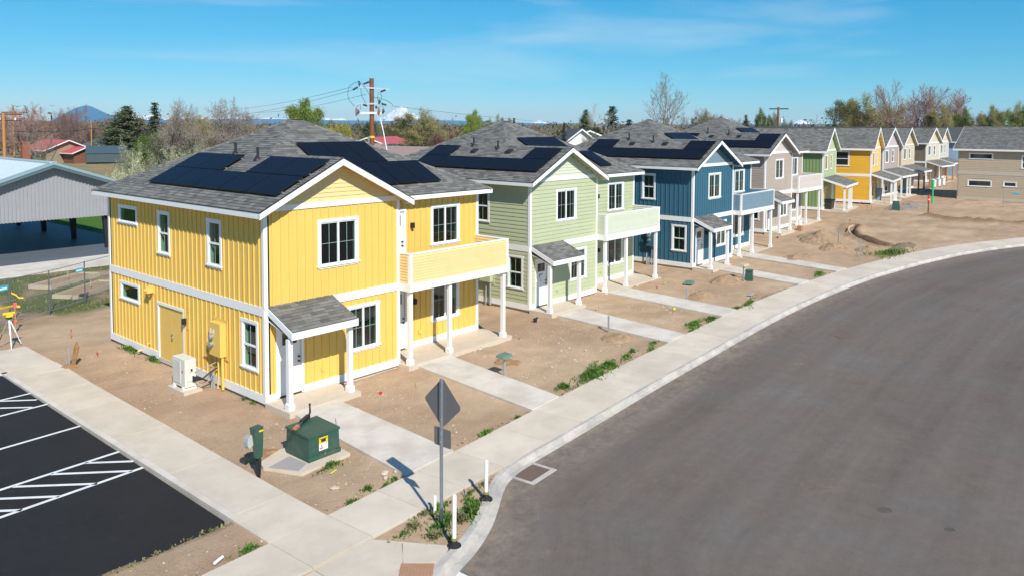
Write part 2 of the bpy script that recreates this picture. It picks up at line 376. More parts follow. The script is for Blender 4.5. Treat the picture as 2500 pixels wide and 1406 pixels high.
v = mul(t, mul(t, mrange(t, n1.outputs[0], .3, .72, .86, 1.20), mrange(t, n2.outputs[0], .3, .7, .88, 1.14)), mul(t, mrange(t, n3.outputs[0], .3, .7, .66, 1.30), mrange(t, n6.outputs[0], .3, .7, .90, 1.11)))
base = N(t, 'ShaderNodeMix', data_type='RGBA'); base.inputs[6].default_value = (.152, .126, .108, 1); base.inputs[7].default_value = (.135, .118, .106, 1)
L(mrange(t, n2.outputs[0], .45, .6, 0, 1), base.inputs[0])
# tan dust gathers along the gutter
sx_ = N(t, 'ShaderNodeSeparateXYZ'); L(uvn.outputs['Vector'], sx_.inputs[0])
dn = mul(t, mrange(t, sx_.outputs[1], .0, 1.3, 1, 0), mrange(t, n6.outputs[0], .35, .65, .1, .75))
spot = N(t, 'ShaderNodeTexNoise', Scale=.75, Detail=7., Roughness=.75); L(tc.outputs['Object'], spot.inputs[0])
dn2 = N(t, 'ShaderNodeMath', operation='MAXIMUM'); L(dn, dn2.inputs[0]); L(mrange(t, spot.outputs[0], .63, .74, 0, .4), dn2.inputs[1])
mx = N(t, 'ShaderNodeMix', data_type='RGBA'); mx.inputs[7].default_value = (.30, .235, .17, 1); L(dn2.outputs[0], mx.inputs[0]); L(base.outputs[2], mx.inputs[6])
vm = N(t, 'ShaderNodeVectorMath', operation='SCALE'); L(mx.outputs[2], vm.inputs[0]); L(v, vm.inputs['Scale']); L(vm.outputs[0], b.inputs['Base Color'])
b.inputs['Roughness'].default_value = .95; b.inputs['Specular IOR Level'].default_value = .12
bp = N(t, 'ShaderNodeBump', Strength=.35, Distance=.01); L(n3.outputs[0], bp.inputs['Height']); L(bp.outputs[0], b.inputs['Normal'])
ROADM = m
rp_ = kerbB[::2]; ext = np.array([(75, -34), (80, -44), (84, -60)])
rp_ = np.vstack([np.array([(-9.5, -15.0), (-6, -14.6)]), rp_, ext])
offs = [0, .5, 1, 1.8, 3, 5, 8, 12, 18, 30, 60]; Vr = []; LN = []; Fr = []
dcum = np.r_[0, np.cumsum(np.hypot(*np.diff(rp_, axis=0).T))]
for i, p in enumerate(rp_):
    for o in offs:
        q = (p[0]+(o*.25 if p[0] > 20 else 0), p[1]-o); Vr.append((q[0], q[1], hgt(q[0])+ROADZ)); LN += [dcum[i], o*.96, 0]
k = len(offs)
for i in range(len(rp_)-1):
    for j in range(k-1): Fr.append((i*k+j, i*k+j+1, (i+1)*k+j+1, (i+1)*k+j))
rme = bpy.data.meshes.new('road'); rme.from_pydata(Vr, [], Fr); la = rme.attributes.new('lane', 'FLOAT_VECTOR', 'POINT'); la.data.foreach_set('vector', LN)
rme.materials.append(ROADM); road = bpy.data.objects.new('road', rme); COL.objects.link(road); struct(road)

# kerb: cast lengths with joints
kerb = bpy.data.objects.new('kerb', None); COL.objects.link(kerb); struct(kerb)
kd = np.r_[0, np.cumsum(np.hypot(*np.diff(kerbA, axis=0).T))]
nseg = int(kd[-1]/3.05)
for q in range(nseg):
    a, b_ = q*kd[-1]/nseg+.006, (q+1)*kd[-1]/nseg-.006; ss = np.linspace(a, b_, 9); mb = MB(); rows = []
    for s_ in ss:
        A = Vector((np.interp(s_, kd, kerbA[:, 0]), np.interp(s_, kd, kerbA[:, 1]), 0)); B = Vector((np.interp(s_, kd, kerbB[:, 0]), np.interp(s_, kd, kerbB[:, 1]), 0))
        z = hgt(A.x); rows.append([A+Vector((0, 0, z-.3)), A+Vector((0, 0, z+.002)), A.lerp(B, .36)+Vector((0, 0, z)), A.lerp(B, .45)+Vector((0, 0, z-.02)), A.lerp(B, .60)+Vector((0, 0, z-.115)), B+Vector((0, 0, z-.138)), B+Vector((0, 0, z-.3))])
    for r in rows: mb.v += [tuple(p) for p in r]
    for i in range(len(rows)-1):
        for j in range(6): mb.f.append((i*7+j, (i+1)*7+j, (i+1)*7+j+1, i*7+j+1)); mb.m.append(0)
    mb.f += [tuple(range(7)), tuple(range((len(rows)-1)*7, len(rows)*7))[::-1]]; mb.m += [0, 0]
    mb.build('kerb_stone', KERBC, kerb)

# street sidewalk: one slab per joint
walk = bpy.data.objects.new('sidewalk', None); COL.objects.link(walk); struct(walk)
idn = np.r_[0, np.cumsum(np.hypot(*np.diff(inner, axis=0).T))]
xj = [-8.6, -7.1, -5.6, -4.15, -2.72, -1.3, .0, 1.4, 3.28, 4.95, 6.5, 8.1, 9.65]
sj = [float(np.interp(x, inner[:, 0], idn)) for x in xj]
while sj[-1] < idn[-1]-1.6: sj.append(sj[-1]+1.56)
def slab_poly(mb, pts, top, bot):   # polygon slab with a small arris
    c = sum((Vector((p[0], p[1], 0)) for p in pts), Vector())/len(pts)
    up = [Vector((p[0], p[1], 0)).lerp(c, .0025)+Vector((0, 0, hgt(p[0])+top)) for p in pts]; mid = [Vector((p[0], p[1], hgt(p[0])+top-.004)) for p in pts]; lo = [Vector((p[0], p[1], hgt(p[0])+bot)) for p in pts]
    n = len(pts); i = len(mb.v); mb.v += [tuple(p) for p in up+mid+lo]; mb.f.append(tuple(range(i, i+n))); mb.m.append(0)
    for r in (0, n):
        for k_ in range(n): mb.f.append((i+r+k_, i+r+n+k_, i+r+n+(k_+1) % n, i+r+(k_+1) % n)); mb.m.append(0)
def ip(Q, s_): return (float(np.interp(s_, idn, Q[:, 0])), float(np.interp(s_, idn, Q[:, 1])))
for a, b_ in zip(sj[:-1], sj[1:]):
    gap = .007; ss = np.linspace(a+gap, b_-gap, 4)
    mb = MB(); slab_poly(mb, [ip(outer, s_) for s_ in ss]+[ip(inner, s_) for s_ in ss[::-1]], .0+rnd.uniform(-.002, .002), -.14); mb.build('slab', SIDEC, walk)
# corner ramp below the walk
mbr = []
for pts in ([(-5.62, -8.31), (-4.13, -8.27), (-4.10, -9.8), (-5.60, -9.9)], [(-4.11, -8.27), (-2.75, -8.18), (-2.42, -8.75), (-2.9, -9.35), (-4.08, -9.8)],
            [(-2.73, -8.18), (-1.86, -9.52), (-2.35, -9.82), (-2.9, -9.33), (-2.40, -8.75)], [(-4.08, -9.82), (-2.92, -9.37), (-2.37, -9.84), (-2.85, -10.5), (-3.3, -11.4), (-4.1, -11.4)], [(-5.60, -9.92), (-4.12, -9.82), (-4.12, -11.4), (-5.6, -11.4)]):
    mb = MB(); slab_poly(mb, pts, -.002, -.14); mb.build('ramp_slab', SIDEC, walk)
# truncated dome panel
TACT = mat('terracotta_tactile', (.36, .20, .12), .8, .12, 6, dirt=((.42, .33, .24), .6))
tp = MB(); c0 = (-2.92, -9.31); tp.box(-.62, .0, -.62, .0, -.06, .012)
for i in range(10):
    for j in range(10): tp.lathe((-.59+i*.062, -.59+j*.062, .012), [(.016, 0), (.009, .006)], 0, 6)
o = tp.build('tactile_paving_panel', TACT); tag(o, 'reddish brown tactile panel of raised domes set in the corner ramp', 'tactile paving'); o.location = gp(c0, .0); o.rotation_euler[2] = math.radians(42)
# planter soil between walk and kerb at the corner
mb = MB(); tri = [(-2.70, -8.17), (-2.0, -8.13), (-1.3, -8.10), (0, -8.02), (1.0, -7.98), (1.42, -7.99)]+[tuple(p) for p in kerbA[(kerbA[:, 0] < 1.3) & (kerbA[:, 0] > -1.9)][::-1]]+[(-1.95, -9.45)]
mb.quad([(p[0], p[1], -.03) for p in tri]); ps = mb.build('verge_soil', mat('verge_soil', tuple(DIRT2), 1, .2, 5, .9, 60)); struct(ps)

# parking lot
m, t, b = nodes_of('new_asphalt'); L = t.links.new
tc = N(t, 'ShaderNodeTexCoord'); n1 = N(t, 'ShaderNodeTexNoise', Scale=.8, Detail=8., Roughness=.7); n2 = N(t, 'ShaderNodeTexNoise', Scale=90., Detail=5., Roughness=.8); n4 = N(t, 'ShaderNodeTexNoise', Scale=5., Detail=8., Roughness=.8)
for n in (n1, n2, n4): L(tc.outputs['Object'], n.inputs[0])
v = mul(t, mrange(t, n1.outputs[0], .3, .7, .85, 1.2), mrange(t, n2.outputs[0], .3, .7, .65, 1.35))
mx = N(t, 'ShaderNodeMix', data_type='RGBA'); mx.inputs[6].default_value = (.0165, .0155, .0152, 1); mx.inputs[7].default_value = (.055, .046, .038, 1); L(mrange(t, n4.outputs[0], .55, .75, 0, .55), mx.inputs[0])
vm = N(t, 'ShaderNodeVectorMath', operation='SCALE'); L(mx.outputs[2], vm.inputs[0]); L(v, vm.inputs['Scale']); L(vm.outputs[0], b.inputs['Base Color'])
b.inputs['Roughness'].default_value = .8; b.inputs['Specular IOR Level'].default_value = .35
bp = N(t, 'ShaderNodeBump', Strength=.4, Distance=.01); L(n2.outputs[0], bp.inputs['Height']); L(bp.outputs[0], b.inputs['Normal'])
LOTM = m
edge = [(-30, -6.6)]
for i in range(60): x = -30+i*.43; edge.append((x, -6.6+(x+30)*.0465+.035*nz3(x, 0, 2.2)))
edge += [(-4.25, -5.27)]
LZ = -.045
mb = MB(); top = [(-4.17, 9.06), (-30, 9.06)]; poly = edge+top
mb.prism([(p[0], p[1], LZ-.12) for p in poly], (0, 0, .12)); lot = mb.build('parking_lot', LOTM); struct(lot)
PAINT = mat('white_road_paint', (.72, .72, .70), .7, .06, 8, dirt=((.2, .18, .16), .35))
def pline(a, b_, wd=.10, ext=0):
    a = Vector((*a, 0)); b_ = Vector((*b_, 0)); d = (b_-a).normalized(); b2 = b_+d*ext; n = Vector((-d.y, d.x, 0))*wd/2
    mb = MB(); mb.quad([p+Vector((0, 0, LZ+.004)) for p in (a+n, a-n, b2-n, b2+n)]); mb.build('marking_line', PAINT, lot)
K = [((190, 343), (0, 388), 4), ((285, 407), (0, 480), 4), ((473, 537), (0, 675), 3), ((700, 688), (0, 915), 4), ((840, 782), (0, 1078), 4)]
for a, b_, e in [((-4.10, 6.45), (-4.98, 6.43), 4), ((-4.12, 5.04), (-5.40, 4.98), 4), ((-4.17, 2.52), (-6.15, 2.39), 3), ((-4.19, -0.02), (-6.88, -0.17), 4), ((-4.21, -1.40), (-7.30, -1.60), 4)]: pline(a, b_, .105, e)
for a, b_ in [((-4.23, 5.67), (-5.00, 6.37)), ((-4.54, 5.08), (-5.19, 5.71)), ((-4.21, -0.87), (-5.04, -0.09)), ((-4.47, -1.40), (-5.82, -0.15)), ((-5.30, -1.48), (-6.63, -0.21)), ((-6.11, -1.50), (-7.21, -0.47)), ((-6.88, -1.58), (-7.74, -0.76))]: pline(a, b_, .10, 0)
# lot kerb and the walk beside it
pk_ = bpy.data.objects.new('parking_kerb', None); COL.objects.link(pk_); struct(pk_)
y = -5.25
while y < 9.1:
    y2 = min(y+3.0, 9.22); mb = MB(); mb.box(-4.15, -3.985, y+.005, y2-.005, -.3, .0); mb.build('kerb_stone', WALKC, pk_); y = y2
x = -3.985
while x > -20: mb = MB(); mb.box(x-3.0+.005, x-.005, 9.065, 9.22, -.3, .0); mb.build('kerb_stone', WALKC, pk_); x -= 3
pw = bpy.data.objects.new('parking_walk', None); COL.objects.link(pw); struct(pw)
def xin(y): return float(np.interp(y, [-6.8, -4.66, 0, 4.6, 6.4, 8.2, 12.2], [-2.72, -2.74, -2.64, -2.58, -2.54, -2.47, -2.5]))
ys = [-6.77, -5.25, -2.3, .75, 3.8, 6.0, 8.2, 9.22]
for a, b_ in zip(ys[:-1], ys[1:]):
    xo = -4.15 if b_ <= -5.2 else -3.98
    mb = MB(); slab_poly(mb, [(xo, a+.006), (xin(a), a+.006), (xin(b_), b_-.006), (xo, b_-.006)], .0+rnd.uniform(-.002, .002), -.14); mb.build('slab', SIDEC, pw)
for k_, (x0, x1) in enumerate([(-4.0, -2.5), (-5.55, -4.0), (-7.1, -5.55), (-8.65, -7.1), (-10.2, -8.65), (-13, -10.2), (-16, -13)]):
    mb = MB(); slab_poly(mb, [(x0+.006, 9.23), (x1-.006, 9.23), (x1-.006, 12.15), (x0+.006, 12.15)], rnd.uniform(-.002, .002), -.14); mb.build('slab', SIDEC, pw)

# walkways from the street to the porches
ww = bpy.data.objects.new('walkway', None); COL.objects.link(ww); struct(ww)
WK = [((.12, -1.31), (1.66, -1.31), (1.36, y_inner(1.36)), (-.37, y_inner(-.37))), ((5.50, -.56), (7.10, -.56), (6.33, y_inner(6.33)), (4.88, y_inner(4.88))),
      ((14.40, .30), (16.05, .30), (15.30, y_inner(15.3)), (13.85, y_inner(13.85))), ((19.45, 1.1), (21.0, 1.1), (20.31, y_inner(20.3)), (18.83, y_inner(18.83))),
      ((28.1, -.45), (29.6, -.45), (28.44, y_inner(28.44)), (27.25, y_inner(27.25))), ((32.95, .35), (34.4, .35), (32.95, y_inner(32.95)), (31.75, y_inner(31.75)))]
for a, b_, c, d in WK:
    a, b_, c, d = (Vector(p) for p in (a, b_, c, d)); n = 4
    wk = bpy.data.objects.new('walkway', None) if False else ww
    for q in range(n):
        l0, l1 = a.lerp(d, q/n+.001), a.lerp(d, (q+1)/n-.002); r0, r1 = b_.lerp(c, q/n+.001), b_.lerp(c, (q+1)/n-.002)
        mb = MB(); slab_poly(mb, [l1, r1, r0, l0], .025, -.14); mb.build('slab', WALKC, ww)

# ---------------------------------------------------------------- houses
def clip_rows(poly, b):
    xs = []
    for (a0, b0), (a1, b1) in zip(poly, poly[1:]+poly[:1]):
        if (b0 <= b < b1) or (b1 <= b < b0): xs.append(a0+(a1-a0)*(b-b0)/(b1-b0))
    xs.sort(); return list(zip(xs[::2], xs[1::2]))
SH_L = [.20, .25, .30, .35, .40]; SH_ME = {}
def shingle_mesh(l):
    if l not in SH_ME:
        mb = MB(); mb.hexa([(0, 0, .006), (l, 0, .006), (l, .15, .001), (0, .15, .001), (0, 0, .021), (l, 0, .021), (l, .15, .007), (0, .15, .007)]); SH_ME[l] = mb.mesh('shingle', SHING)
    return SH_ME[l]
def shingles(mb, O, e, s, poly, single=None, parent=None, skip=None):
    """lay shingle courses over a polygon given in (along eave, up slope) metres; nearest ones become parts"""
    O, e, s = Vector(O), Vector(e).normalized(), Vector(s).normalized(); n = e.cross(s)
    if n.z < 0: n = -n
    bmax = max(p[1] for p in poly); b = min(p[1] for p in poly)+.001; cnt = 0; r = random.Random(int(abs(O.x*7+O.y*13)*10)+5)
    while b < bmax-.03:
        for a0, a1 in clip_rows(poly, min(b+.07, bmax-.01)):
            a = a0-.0
            first = True
            while a < a1-.02:
                l = r.choice(SH_L) if not first else r.uniform(.1, .35); first = False
                if a+l > a1: l = a1-a
                th = r.choice((0, 0, .005)); P = lambda u, v, h: O+e*u+s*v+n*h
                if skip and skip(a+l/2, b): a += l; continue
                if single and single(P(a, b, 0)) and l in SH_L:
                    o = link('shingle', shingle_mesh(l), parent); M = Matrix.Identity(4)
                    for i in range(3): M[i][0] = e[i]; M[i][1] = s[i]; M[i][2] = n[i]; M[i][3] = P(a, b, th)[i]
                    o.matrix_local = M; cnt += 1
                else:
                    g_ = .003
                    mb.hexa([P(a+g_, b, .006), P(a+l-g_, b, .006), P(a+l-g_, b+.15, .001), P(a+g_, b+.15, .001), P(a+g_, b, .019+th), P(a+l-g_, b, .019+th), P(a+l-g_, b+.15, .007), P(a+g_, b+.15, .007)])
                a += l
        b += .142
    return cnt
def wall_grid(mb, F, u0, u1, z0, z1, holes, thick=.16):
    us = sorted({u0, u1, *[h[0] for h in holes], *[h[1] for h in holes]}); zs = sorted({z0, z1, *[h[2] for h in holes], *[h[3] for h in holes]})
    solid = lambda i, j: 0 <= i < len(us)-1 and 0 <= j < len(zs)-1 and not any(h[0] <= (us[i]+us[i+1])/2 <= h[1] and h[2] <= (zs[j]+zs[j+1])/2 <= h[3] for h in holes)
    for i in range(len(us)-1):
        for j in range(len(zs)-1):
            if not solid(i, j): continue
            a, b, c, d = us[i], us[i+1], zs[j], zs[j+1]
            mb.quad([F.p(a, c, 0), F.p(b, c, 0), F.p(b, d, 0), F.p(a, d, 0)], 0); mb.quad([F.p(a, c, -thick), F.p(a, d, -thick), F.p(b, d, -thick), F.p(b, c, -thick)], 1)
            if not solid(i-1, j): mb.quad([F.p(a, c, 0), F.p(a, d, 0), F.p(a, d, -thick), F.p(a, c, -thick)], 2)
            if not solid(i+1, j): mb.quad([F.p(b, c, 0), F.p(b, c, -thick), F.p(b, d, -thick), F.p(b, d, 0)], 2)
            if not solid(i, j-1): mb.quad([F.p(a, c, 0), F.p(a, c, -thick), F.p(b, c, -thick), F.p(b, c, 0)], 2)
            if not solid(i, j+1): mb.quad([F.p(a, d, 0), F.p(b, d, 0), F.p(b, d, -thick), F.p(a, d, -thick)], 2)
def cut(a0, a1, blocks):
    iv = [(a0, a1)]
    for b0, b1 in blocks:
        nv = []
        for s_, e_ in iv:
            if b1 <= s_ or b0 >= e_: nv.append((s_, e_)); continue
            if b0 > s_: nv.append((s_, b0))
            if b1 < e_: nv.append((b1, e_))
        iv = nv
    return [v for v in iv if v[1]-v[0] > .02]
def battens(F, u0, u1, zr, outs, mt, parent, pitch=.285, stuff=False, top=None, wdt=.045, dep=.03):
    u = u0+pitch*.62; big = MB()
    while u < u1-.08:
        for z0, z1 in zr:
            zt = min(z1, top(u)) if top else z1
            for a, b in cut(z0, zt, [(o[2], o[3]) for o in outs if o[0]-.03 < u < o[1]+.03]):
                mb = big if stuff else MB(); mb.fbox(F, u-wdt/2, u+wdt/2, a, b, 0, dep)
                if not stuff: mb.build('batten', mt, parent)
        u += pitch
    if stuff and big.v: big.build('battens', mt, parent, kind='stuff')
def laps(F, u0, u1, zr, outs, mt, parent, expo=.178, stuff=False, span=None, name='siding_board', dep=.028):
    big = MB(); rr = random.Random(int(u1*100)+int(expo*1000))
    for z0, z1 in zr:
        n = max(1, round((z1-z0)/expo)); h = (z1-z0)/n
        for k in range(n):
            a, b = z0+k*h, z0+(k+1)*h; s0, s1 = (u0, u1) if not span else span(a+.3*h)
            if s1-s0 < .05: continue
            for c, d in cut(s0, s1, [(o[0], o[1]) for o in outs if o[2] < b-.02 and o[3] > a+.02]):
                mb = big if stuff else MB(); d0 = d-.001
                mb.hexa([F.p(c, a, 0), F.p(d0, a, 0), F.p(d0, a, dep), F.p(c, a, dep), F.p(c, b, 0), F.p(d0, b, 0), F.p(d0, b+.004, .007), F.p(c, b+.004, .007)])
                if not stuff: mb.build(name, mt, parent)
    if stuff and big.v: big.build(name+'s', mt, parent, kind='stuff')
def window(parent, F, o, kind='slider', far=False):
    u0, u1, z0, z1 = o; cw = .095; f = .032
    mb = MB(); mb.fbox(F, u0, u0+cw, z0+.10, z1-cw, .0, f); mb.fbox(F, u1-cw, u1, z0+.10, z1-cw, .0, f); mb.fbox(F, u0-.01, u1+.01, z1-cw, z1, 0, f+.006); mb.fbox(F, u0-.03, u1+.03, z0+.055, z0+.10, 0, f+.035); mb.fbox(F, u0, u1, z0, z0+.053, 0, f)
    win = mb.build('window', WHITE, parent)
    a, b, c, d = u0+cw, u1-cw, z0+.10, z1-cw; s_ = .042; n0, n1 = -.05, .012
    sb = MB(); sb.fbox(F, a, a+s_, c, d, n0, n1); sb.fbox(F, b-s_, b, c, d, n0, n1); sb.fbox(F, a+s_, b-s_, c, c+s_, n0, n1-.001); sb.fbox(F, a+s_, b-s_, d-s_, d, n0, n1-.001)
    panes = []
    if kind == 'slider':
        m_ = (a+b)/2; sb.fbox(F, m_-.032, m_+.032, c+s_, d-s_, n0, n1-.002); panes = [(a+s_, m_-.032, c+s_, d-s_), (m_+.032, b-s_, c+s_, d-s_)]
    elif kind == 'hung':
        m_ = (c+d)/2; sb.fbox(F, a+s_, b-s_, m_-.028, m_+.028, n0, n1-.002); panes = [(a+s_, b-s_, m_+.028, d-s_), (a+s_, b-s_, c+s_, m_-.028)]
    else: panes = [(a+s_, b-s_, c+s_, d-s_)]
    sb.build('sash', VINYL, win)
    for k, (p0, p1, q0, q1) in enumerate(panes):
        gz_ = .008 if far else -.02; g_ = MB(); g_.quad([F.p(p0, q0, gz_), F.p(p1, q0, gz_), F.p(p1, q1, gz_), F.p(p0, q1, gz_)]); g_.build('pane', DGLASS if far else GLASS, win)
        gb = MB(); mu = .006
        if kind == 'slider' or (kind == 'hung' and k == 0) or kind == 'hung': gb.fbox(F, (p0+p1)/2-mu, (p0+p1)/2+mu, q0, q1, -.027, -.013)
        if kind == 'slider': gb.fbox(F, p0, p1, (q0+q1)/2-mu, (q0+q1)/2+mu, -.026, -.014)
        if gb.v and not far: gb.build('glazing_bar', BARM, win)
    return (a, b, c, d)
def door(parent, F, o, sides=('l', 'r'), knob='r', tape=True, col=None, light=True):
    u0, u1, z0, z1 = o; cw = .09; mb = MB()
    mb.fbox(F, u0, u0+cw, z0, z1-cw, 0, .032); mb.fbox(F, u1-cw, u1, z0, z1-cw, 0, .032); mb.fbox(F, u0-.01, u1+.01, z1-cw, z1, 0, .038)
    fr = mb.build('door_frame', WHITE, parent); a, b = u0+cw, u1-cw; zt = z1-cw
    lf = MB(); lf.fbox(F, a+.004, b-.004, z0+.03, zt-.004, -.06, -.02)
    if light: lf.fbox(F, a+.10, b-.10, zt-.55, zt-.10, -.02, -.012)
    for q in range(2): lf.fbox(F, a+.12+q*(b-a-.12)/2, a+.12+q*(b-a-.12)/2+(b-a)/2-.18, z0+.2, zt-.75, -.02, -.014)
    d = lf.build('door', col or WHITE, parent)
    th = MB(); th.fbox(F, a, b, z0, z0+.028, -.08, .02); th.build('threshold', BLACKM, parent)
    if light: p = MB(); p.fbox(F, a+.14, b-.14, zt-.51, zt-.14, -.012, -.008); p.build('pane', DGLASS, d)
    ku = b-.08 if knob == 'r' else a+.08
    h = MB()
    for zz in (z0+.98, z0+1.12): h.tube([F.p(ku, zz, -.02), F.p(ku, zz, .045)], .028, k=10)
    h.build('handle', BLACKM, d)
    if tape:
        tb = MB(); mu = (a+b)/2
        tb.fbox(F, mu-.09, mu+.10, zt-.66, zt-.62, -.014, -.009); tb.fbox(F, mu-.12, mu-.08, zt-.78, zt-.62, -.014, -.009); tb.fbox(F, mu-.07, mu+.03, zt-.93, zt-.90, -.014, -.009)
        tb.build('masking_tape', BLUET, d)
def post(parent, x, y, z0, z1, mt=None, w_=.14):
    mb = MB(); h = w_/2; mb.box(x-h, x+h, y-h, y+h, z0, z1); b = .032; mb.box(x-h-b, x+h+b, y-h-b, y+h+b, z0+.001, z0+.17); mb.box(x-h-b*.5, x+h+b*.5, y-h-b*.5, y+h+b*.5, z0+.17, z0+.19)
    mb.build('post', mt or WHITE, parent)
def lamp(parent, F, u, z):
    mb = MB(); mb.fbox(F, u-.055, u+.055, z, z+.19, .03, .15); mb.fbox(F, u-.04, u+.04, z+.03, z+.16, 0, .03); mb.build('wall_lamp', BLACK, parent)
def panel(parent, O, e, s, a0, a1, b0, b1):
    O, e, s = Vector(O), Vector(e).normalized(), Vector(s).normalized(); n = e.cross(s); n = n if n.z > 0 else -n
    P = lambda u, v, h: O+e*u+s*v+n*h; g_ = .014; mb = MB(); lo, hi = .085, .125
    mb.hexa([P(a0+g_, b0+g_, lo), P(a1-g_, b0+g_, lo), P(a1-g_, b1-g_, lo), P(a0+g_, b1-g_, lo), P(a0+g_, b0+g_, hi), P(a1-g_, b0+g_, hi), P(a1-g_, b1-g_, hi), P(a0+g_, b1-g_, hi)], 0)
    i = .022; mb.quad([P(a0+i, b0+i, hi+.003), P(a1-i, b0+i, hi+.003), P(a1-i, b1-i, hi+.003), P(a0+i, b1-i, hi+.003)], 1)
    mb.build('solar_panel', [PANELF, PANELG], parent)
W1, W2, RR, DD = 5.10, 10.10, 1.057, 10.68
OO, OG, OF, O2, PP, GG = .41, .47, .388, .453, .507, 2.47
ZE, ZF = 5.55, 5.72; EF = RR-OF; ZB, ZT = 2.63, 2.89
def paint(name, c): return mat(name, c, .62, .035, 1.7, .12, 45, island=.025, dirt=((c[0]*.8, c[1]*.74, c[2]*.7), .25))
def big_house(k, label, pos, rot, c_wall, c_gable, style, single=True):
    h = thing('house', label, 'house', pos, math.radians(rot), 'two storey houses with solar panels along the street')
    pw_, pg = paint('siding_paint', c_wall), paint('gable_paint', c_gable)
    FS = Frame((0, 0, 0), (0, 1, 0), (-1, 0, 0)); FF = Frame((0, 0, 0), (1, 0, 0), (0, -1, 0)); FR = Frame((0, RR, 0), (1, 0, 0), (0, -1, 0))
    FX = Frame((W2, 0, 0), (0, 1, 0), (1, 0, 0)); FB = Frame((0, DD, 0), (1, 0, 0), (0, 1, 0)); FI = Frame((W1, 0, 0), (0, 1, 0), (1, 0, 0))
    cs = (2.39, 3.29, 3.70, 5.26); es = (.36, 1.30, .87, 2.42); f_ = (1.84, 3.41, 3.76, 5.29); g_ = (2.92, 4.26, .88, 2.43); hh = (7.58, 9.10, 3.69, 5.24); ii = (7.60, 9.07, .85, 2.42)
    ed = (.34, 1.30, .11, 2.26); ld = (5.42, 6.40, .14, 2.40); ud = (5.38, 6.36, 2.92, 5.22)
    side = [(cs, 'hung'), (es, 'hung')]; sdoors = []
    if k == 1: side += [((8.26, 9.81, 4.54, 5.26), 'fixed'), ((5.79, 6.68, 3.71, 5.26), 'hung'), ((8.20, 9.79, 1.70, 2.42), 'fixed')]; sdoors = [(4.87, 6.80, .11, 2.08)]
    shr = lambda o: (o[0]+.095, o[1]-.095, o[2]+.10, o[3]-.095)
    dsh = lambda o: (o[0]+.09, o[1]-.09, o[2], o[3]-.09)
    def facade(F, u0, u1, z0, z1, wins, doors, name='wall', zr=None, outs2=(), stuff=False):
        mb = MB(); wall_grid(mb, F, u0, u1, z0, z1, [shr(o) for o, _ in wins]+[dsh(o) for o in doors]); wl = mb.build(name, [pw_, INTER, JAMB], h)
        outs = [o for o, _ in wins]+list(doors)+list(outs2)
        a, b = (u0+.09, u1-.09)
        if style == 'batten': battens(F, a, b, zr, outs, pw_, wl, stuff=stuff)
        else: laps(F, a, b, zr, outs, pw_, wl, stuff=stuff)
        for o, kd_ in wins: window(h, F, o, kd_, far=False)
        return wl
    zr = [(.30, ZB), (ZT, ZE-.005)]
    facade(FS, 0, DD, .08, ZE, side, sdoors, zr=zr)
    facade(FF, 0.002, W1, .08, 5.66, [(f_, 'slider'), (g_, 'slider')], [ed], zr=[(.30, ZB), (ZT, 5.66)])
    facade(FR, W1, W2-.002, .08, ZE, [(hh, 'slider'), (ii, 'slider')], [ld, ud], zr=[(.30, 2.78), (2.88, ZE-.005)])
    for F, u1, nm in ((FX, DD, 'wall'), (FB, W2, 'wall')):
        mb = MB(); wall_grid(mb, F, (RR+.001 if F is FX else 0), u1, .08, ZE, []); wl = mb.build(nm, [pw_, INTER, JAMB], h)
        (battens if style == 'batten' else laps)(F, (RR if F is FX else 0)+.09, u1-.09, zr, [], pw_, wl, stuff=True)
    mb = MB(); wall_grid(mb, FI, 0.003, RR, .08, ZE, []); mb.build('wall', [pw_, INTER, JAMB], h)
    # foundation
    mb = MB(); mb.box(.05, W2-.05, RR+.05, DD-.05, -.25, .08); mb.box(.05, W1-.05, .05, RR+.05, -.25, .08); mb.build('foundation', CONC, h)
    # trims
    def trim(name, F, u0, u1, z0, z1, n0=0, n1=.034): mb = MB(); mb.fbox(F, u0, u1, z0, z1, n0, n1); return mb.build(name, WHITE, h)
    def cutrim(name, F, u0, u1, z0, z1, blocks, n1=.034):
        for a, b in cut(u0, u1, blocks): trim(name, F, a, b, z0, z1, 0, n1)
    sb = [(o[0], o[1]) for o in sdoors]
    cutrim('skirt_board', FS, -.036, DD+.036, .05, .30, sb, .036); cutrim('skirt_board', FF, 0.0, W1+.03, .05 if k > 1 else .05, .30, [(ed[0], ed[1])], .036)
    cutrim('skirt_board', FR, W1+.002, W2+.03, .12, .34, [(ld[0], ld[1])], .036)
    trim('belly_band', FS, 0, DD, ZB, ZT); trim('belly_band', FF, 0.0, W1, ZB, ZT); trim('belly_band', FX, RR, DD, ZB, ZT); trim('belly_band', FB, 0, W2, ZB, ZT)
    for F, u0, u1, zt in ((FS, -.034, .09, ZE), (FS, DD-.09, DD+.03, ZE), (FF, 0.001, .09, 5.66), (FF, W1-.09, W1+.034, 5.80), (FR, W2-.09, W2+.03, ZE), (FX, RR, RR+.09, ZE), (FX, DD-.09, DD+.03, ZE)):
        for a, b in ((.30, ZB), (ZT, zt)):
            trim('corner_trim', F, u0, u1, a+.001, b-.001, 0, .037)
    trim('skirt_board', FX, RR, DD, .05, .30); trim('skirt_board', FB, 0, W2, .05, .30)
    # gable triangle
    zu = lambda x: ZF-.11+PP*(min(x, 2*GG-x)+OO)
    mb = MB(); x0, x1 = 0.0, W1
    mb.prism([(0, 0, 5.66), (W1, 0, 5.66), (W1, 0, zu(W1)), (GG, 0, zu(GG)), (0, 0, zu(0))], (0, .1, 0)); gw = mb.build('gable_wall', pg, h)
    trim('gable_band', FF, .02, W1-.091, 5.68, 5.85, 0, .04)
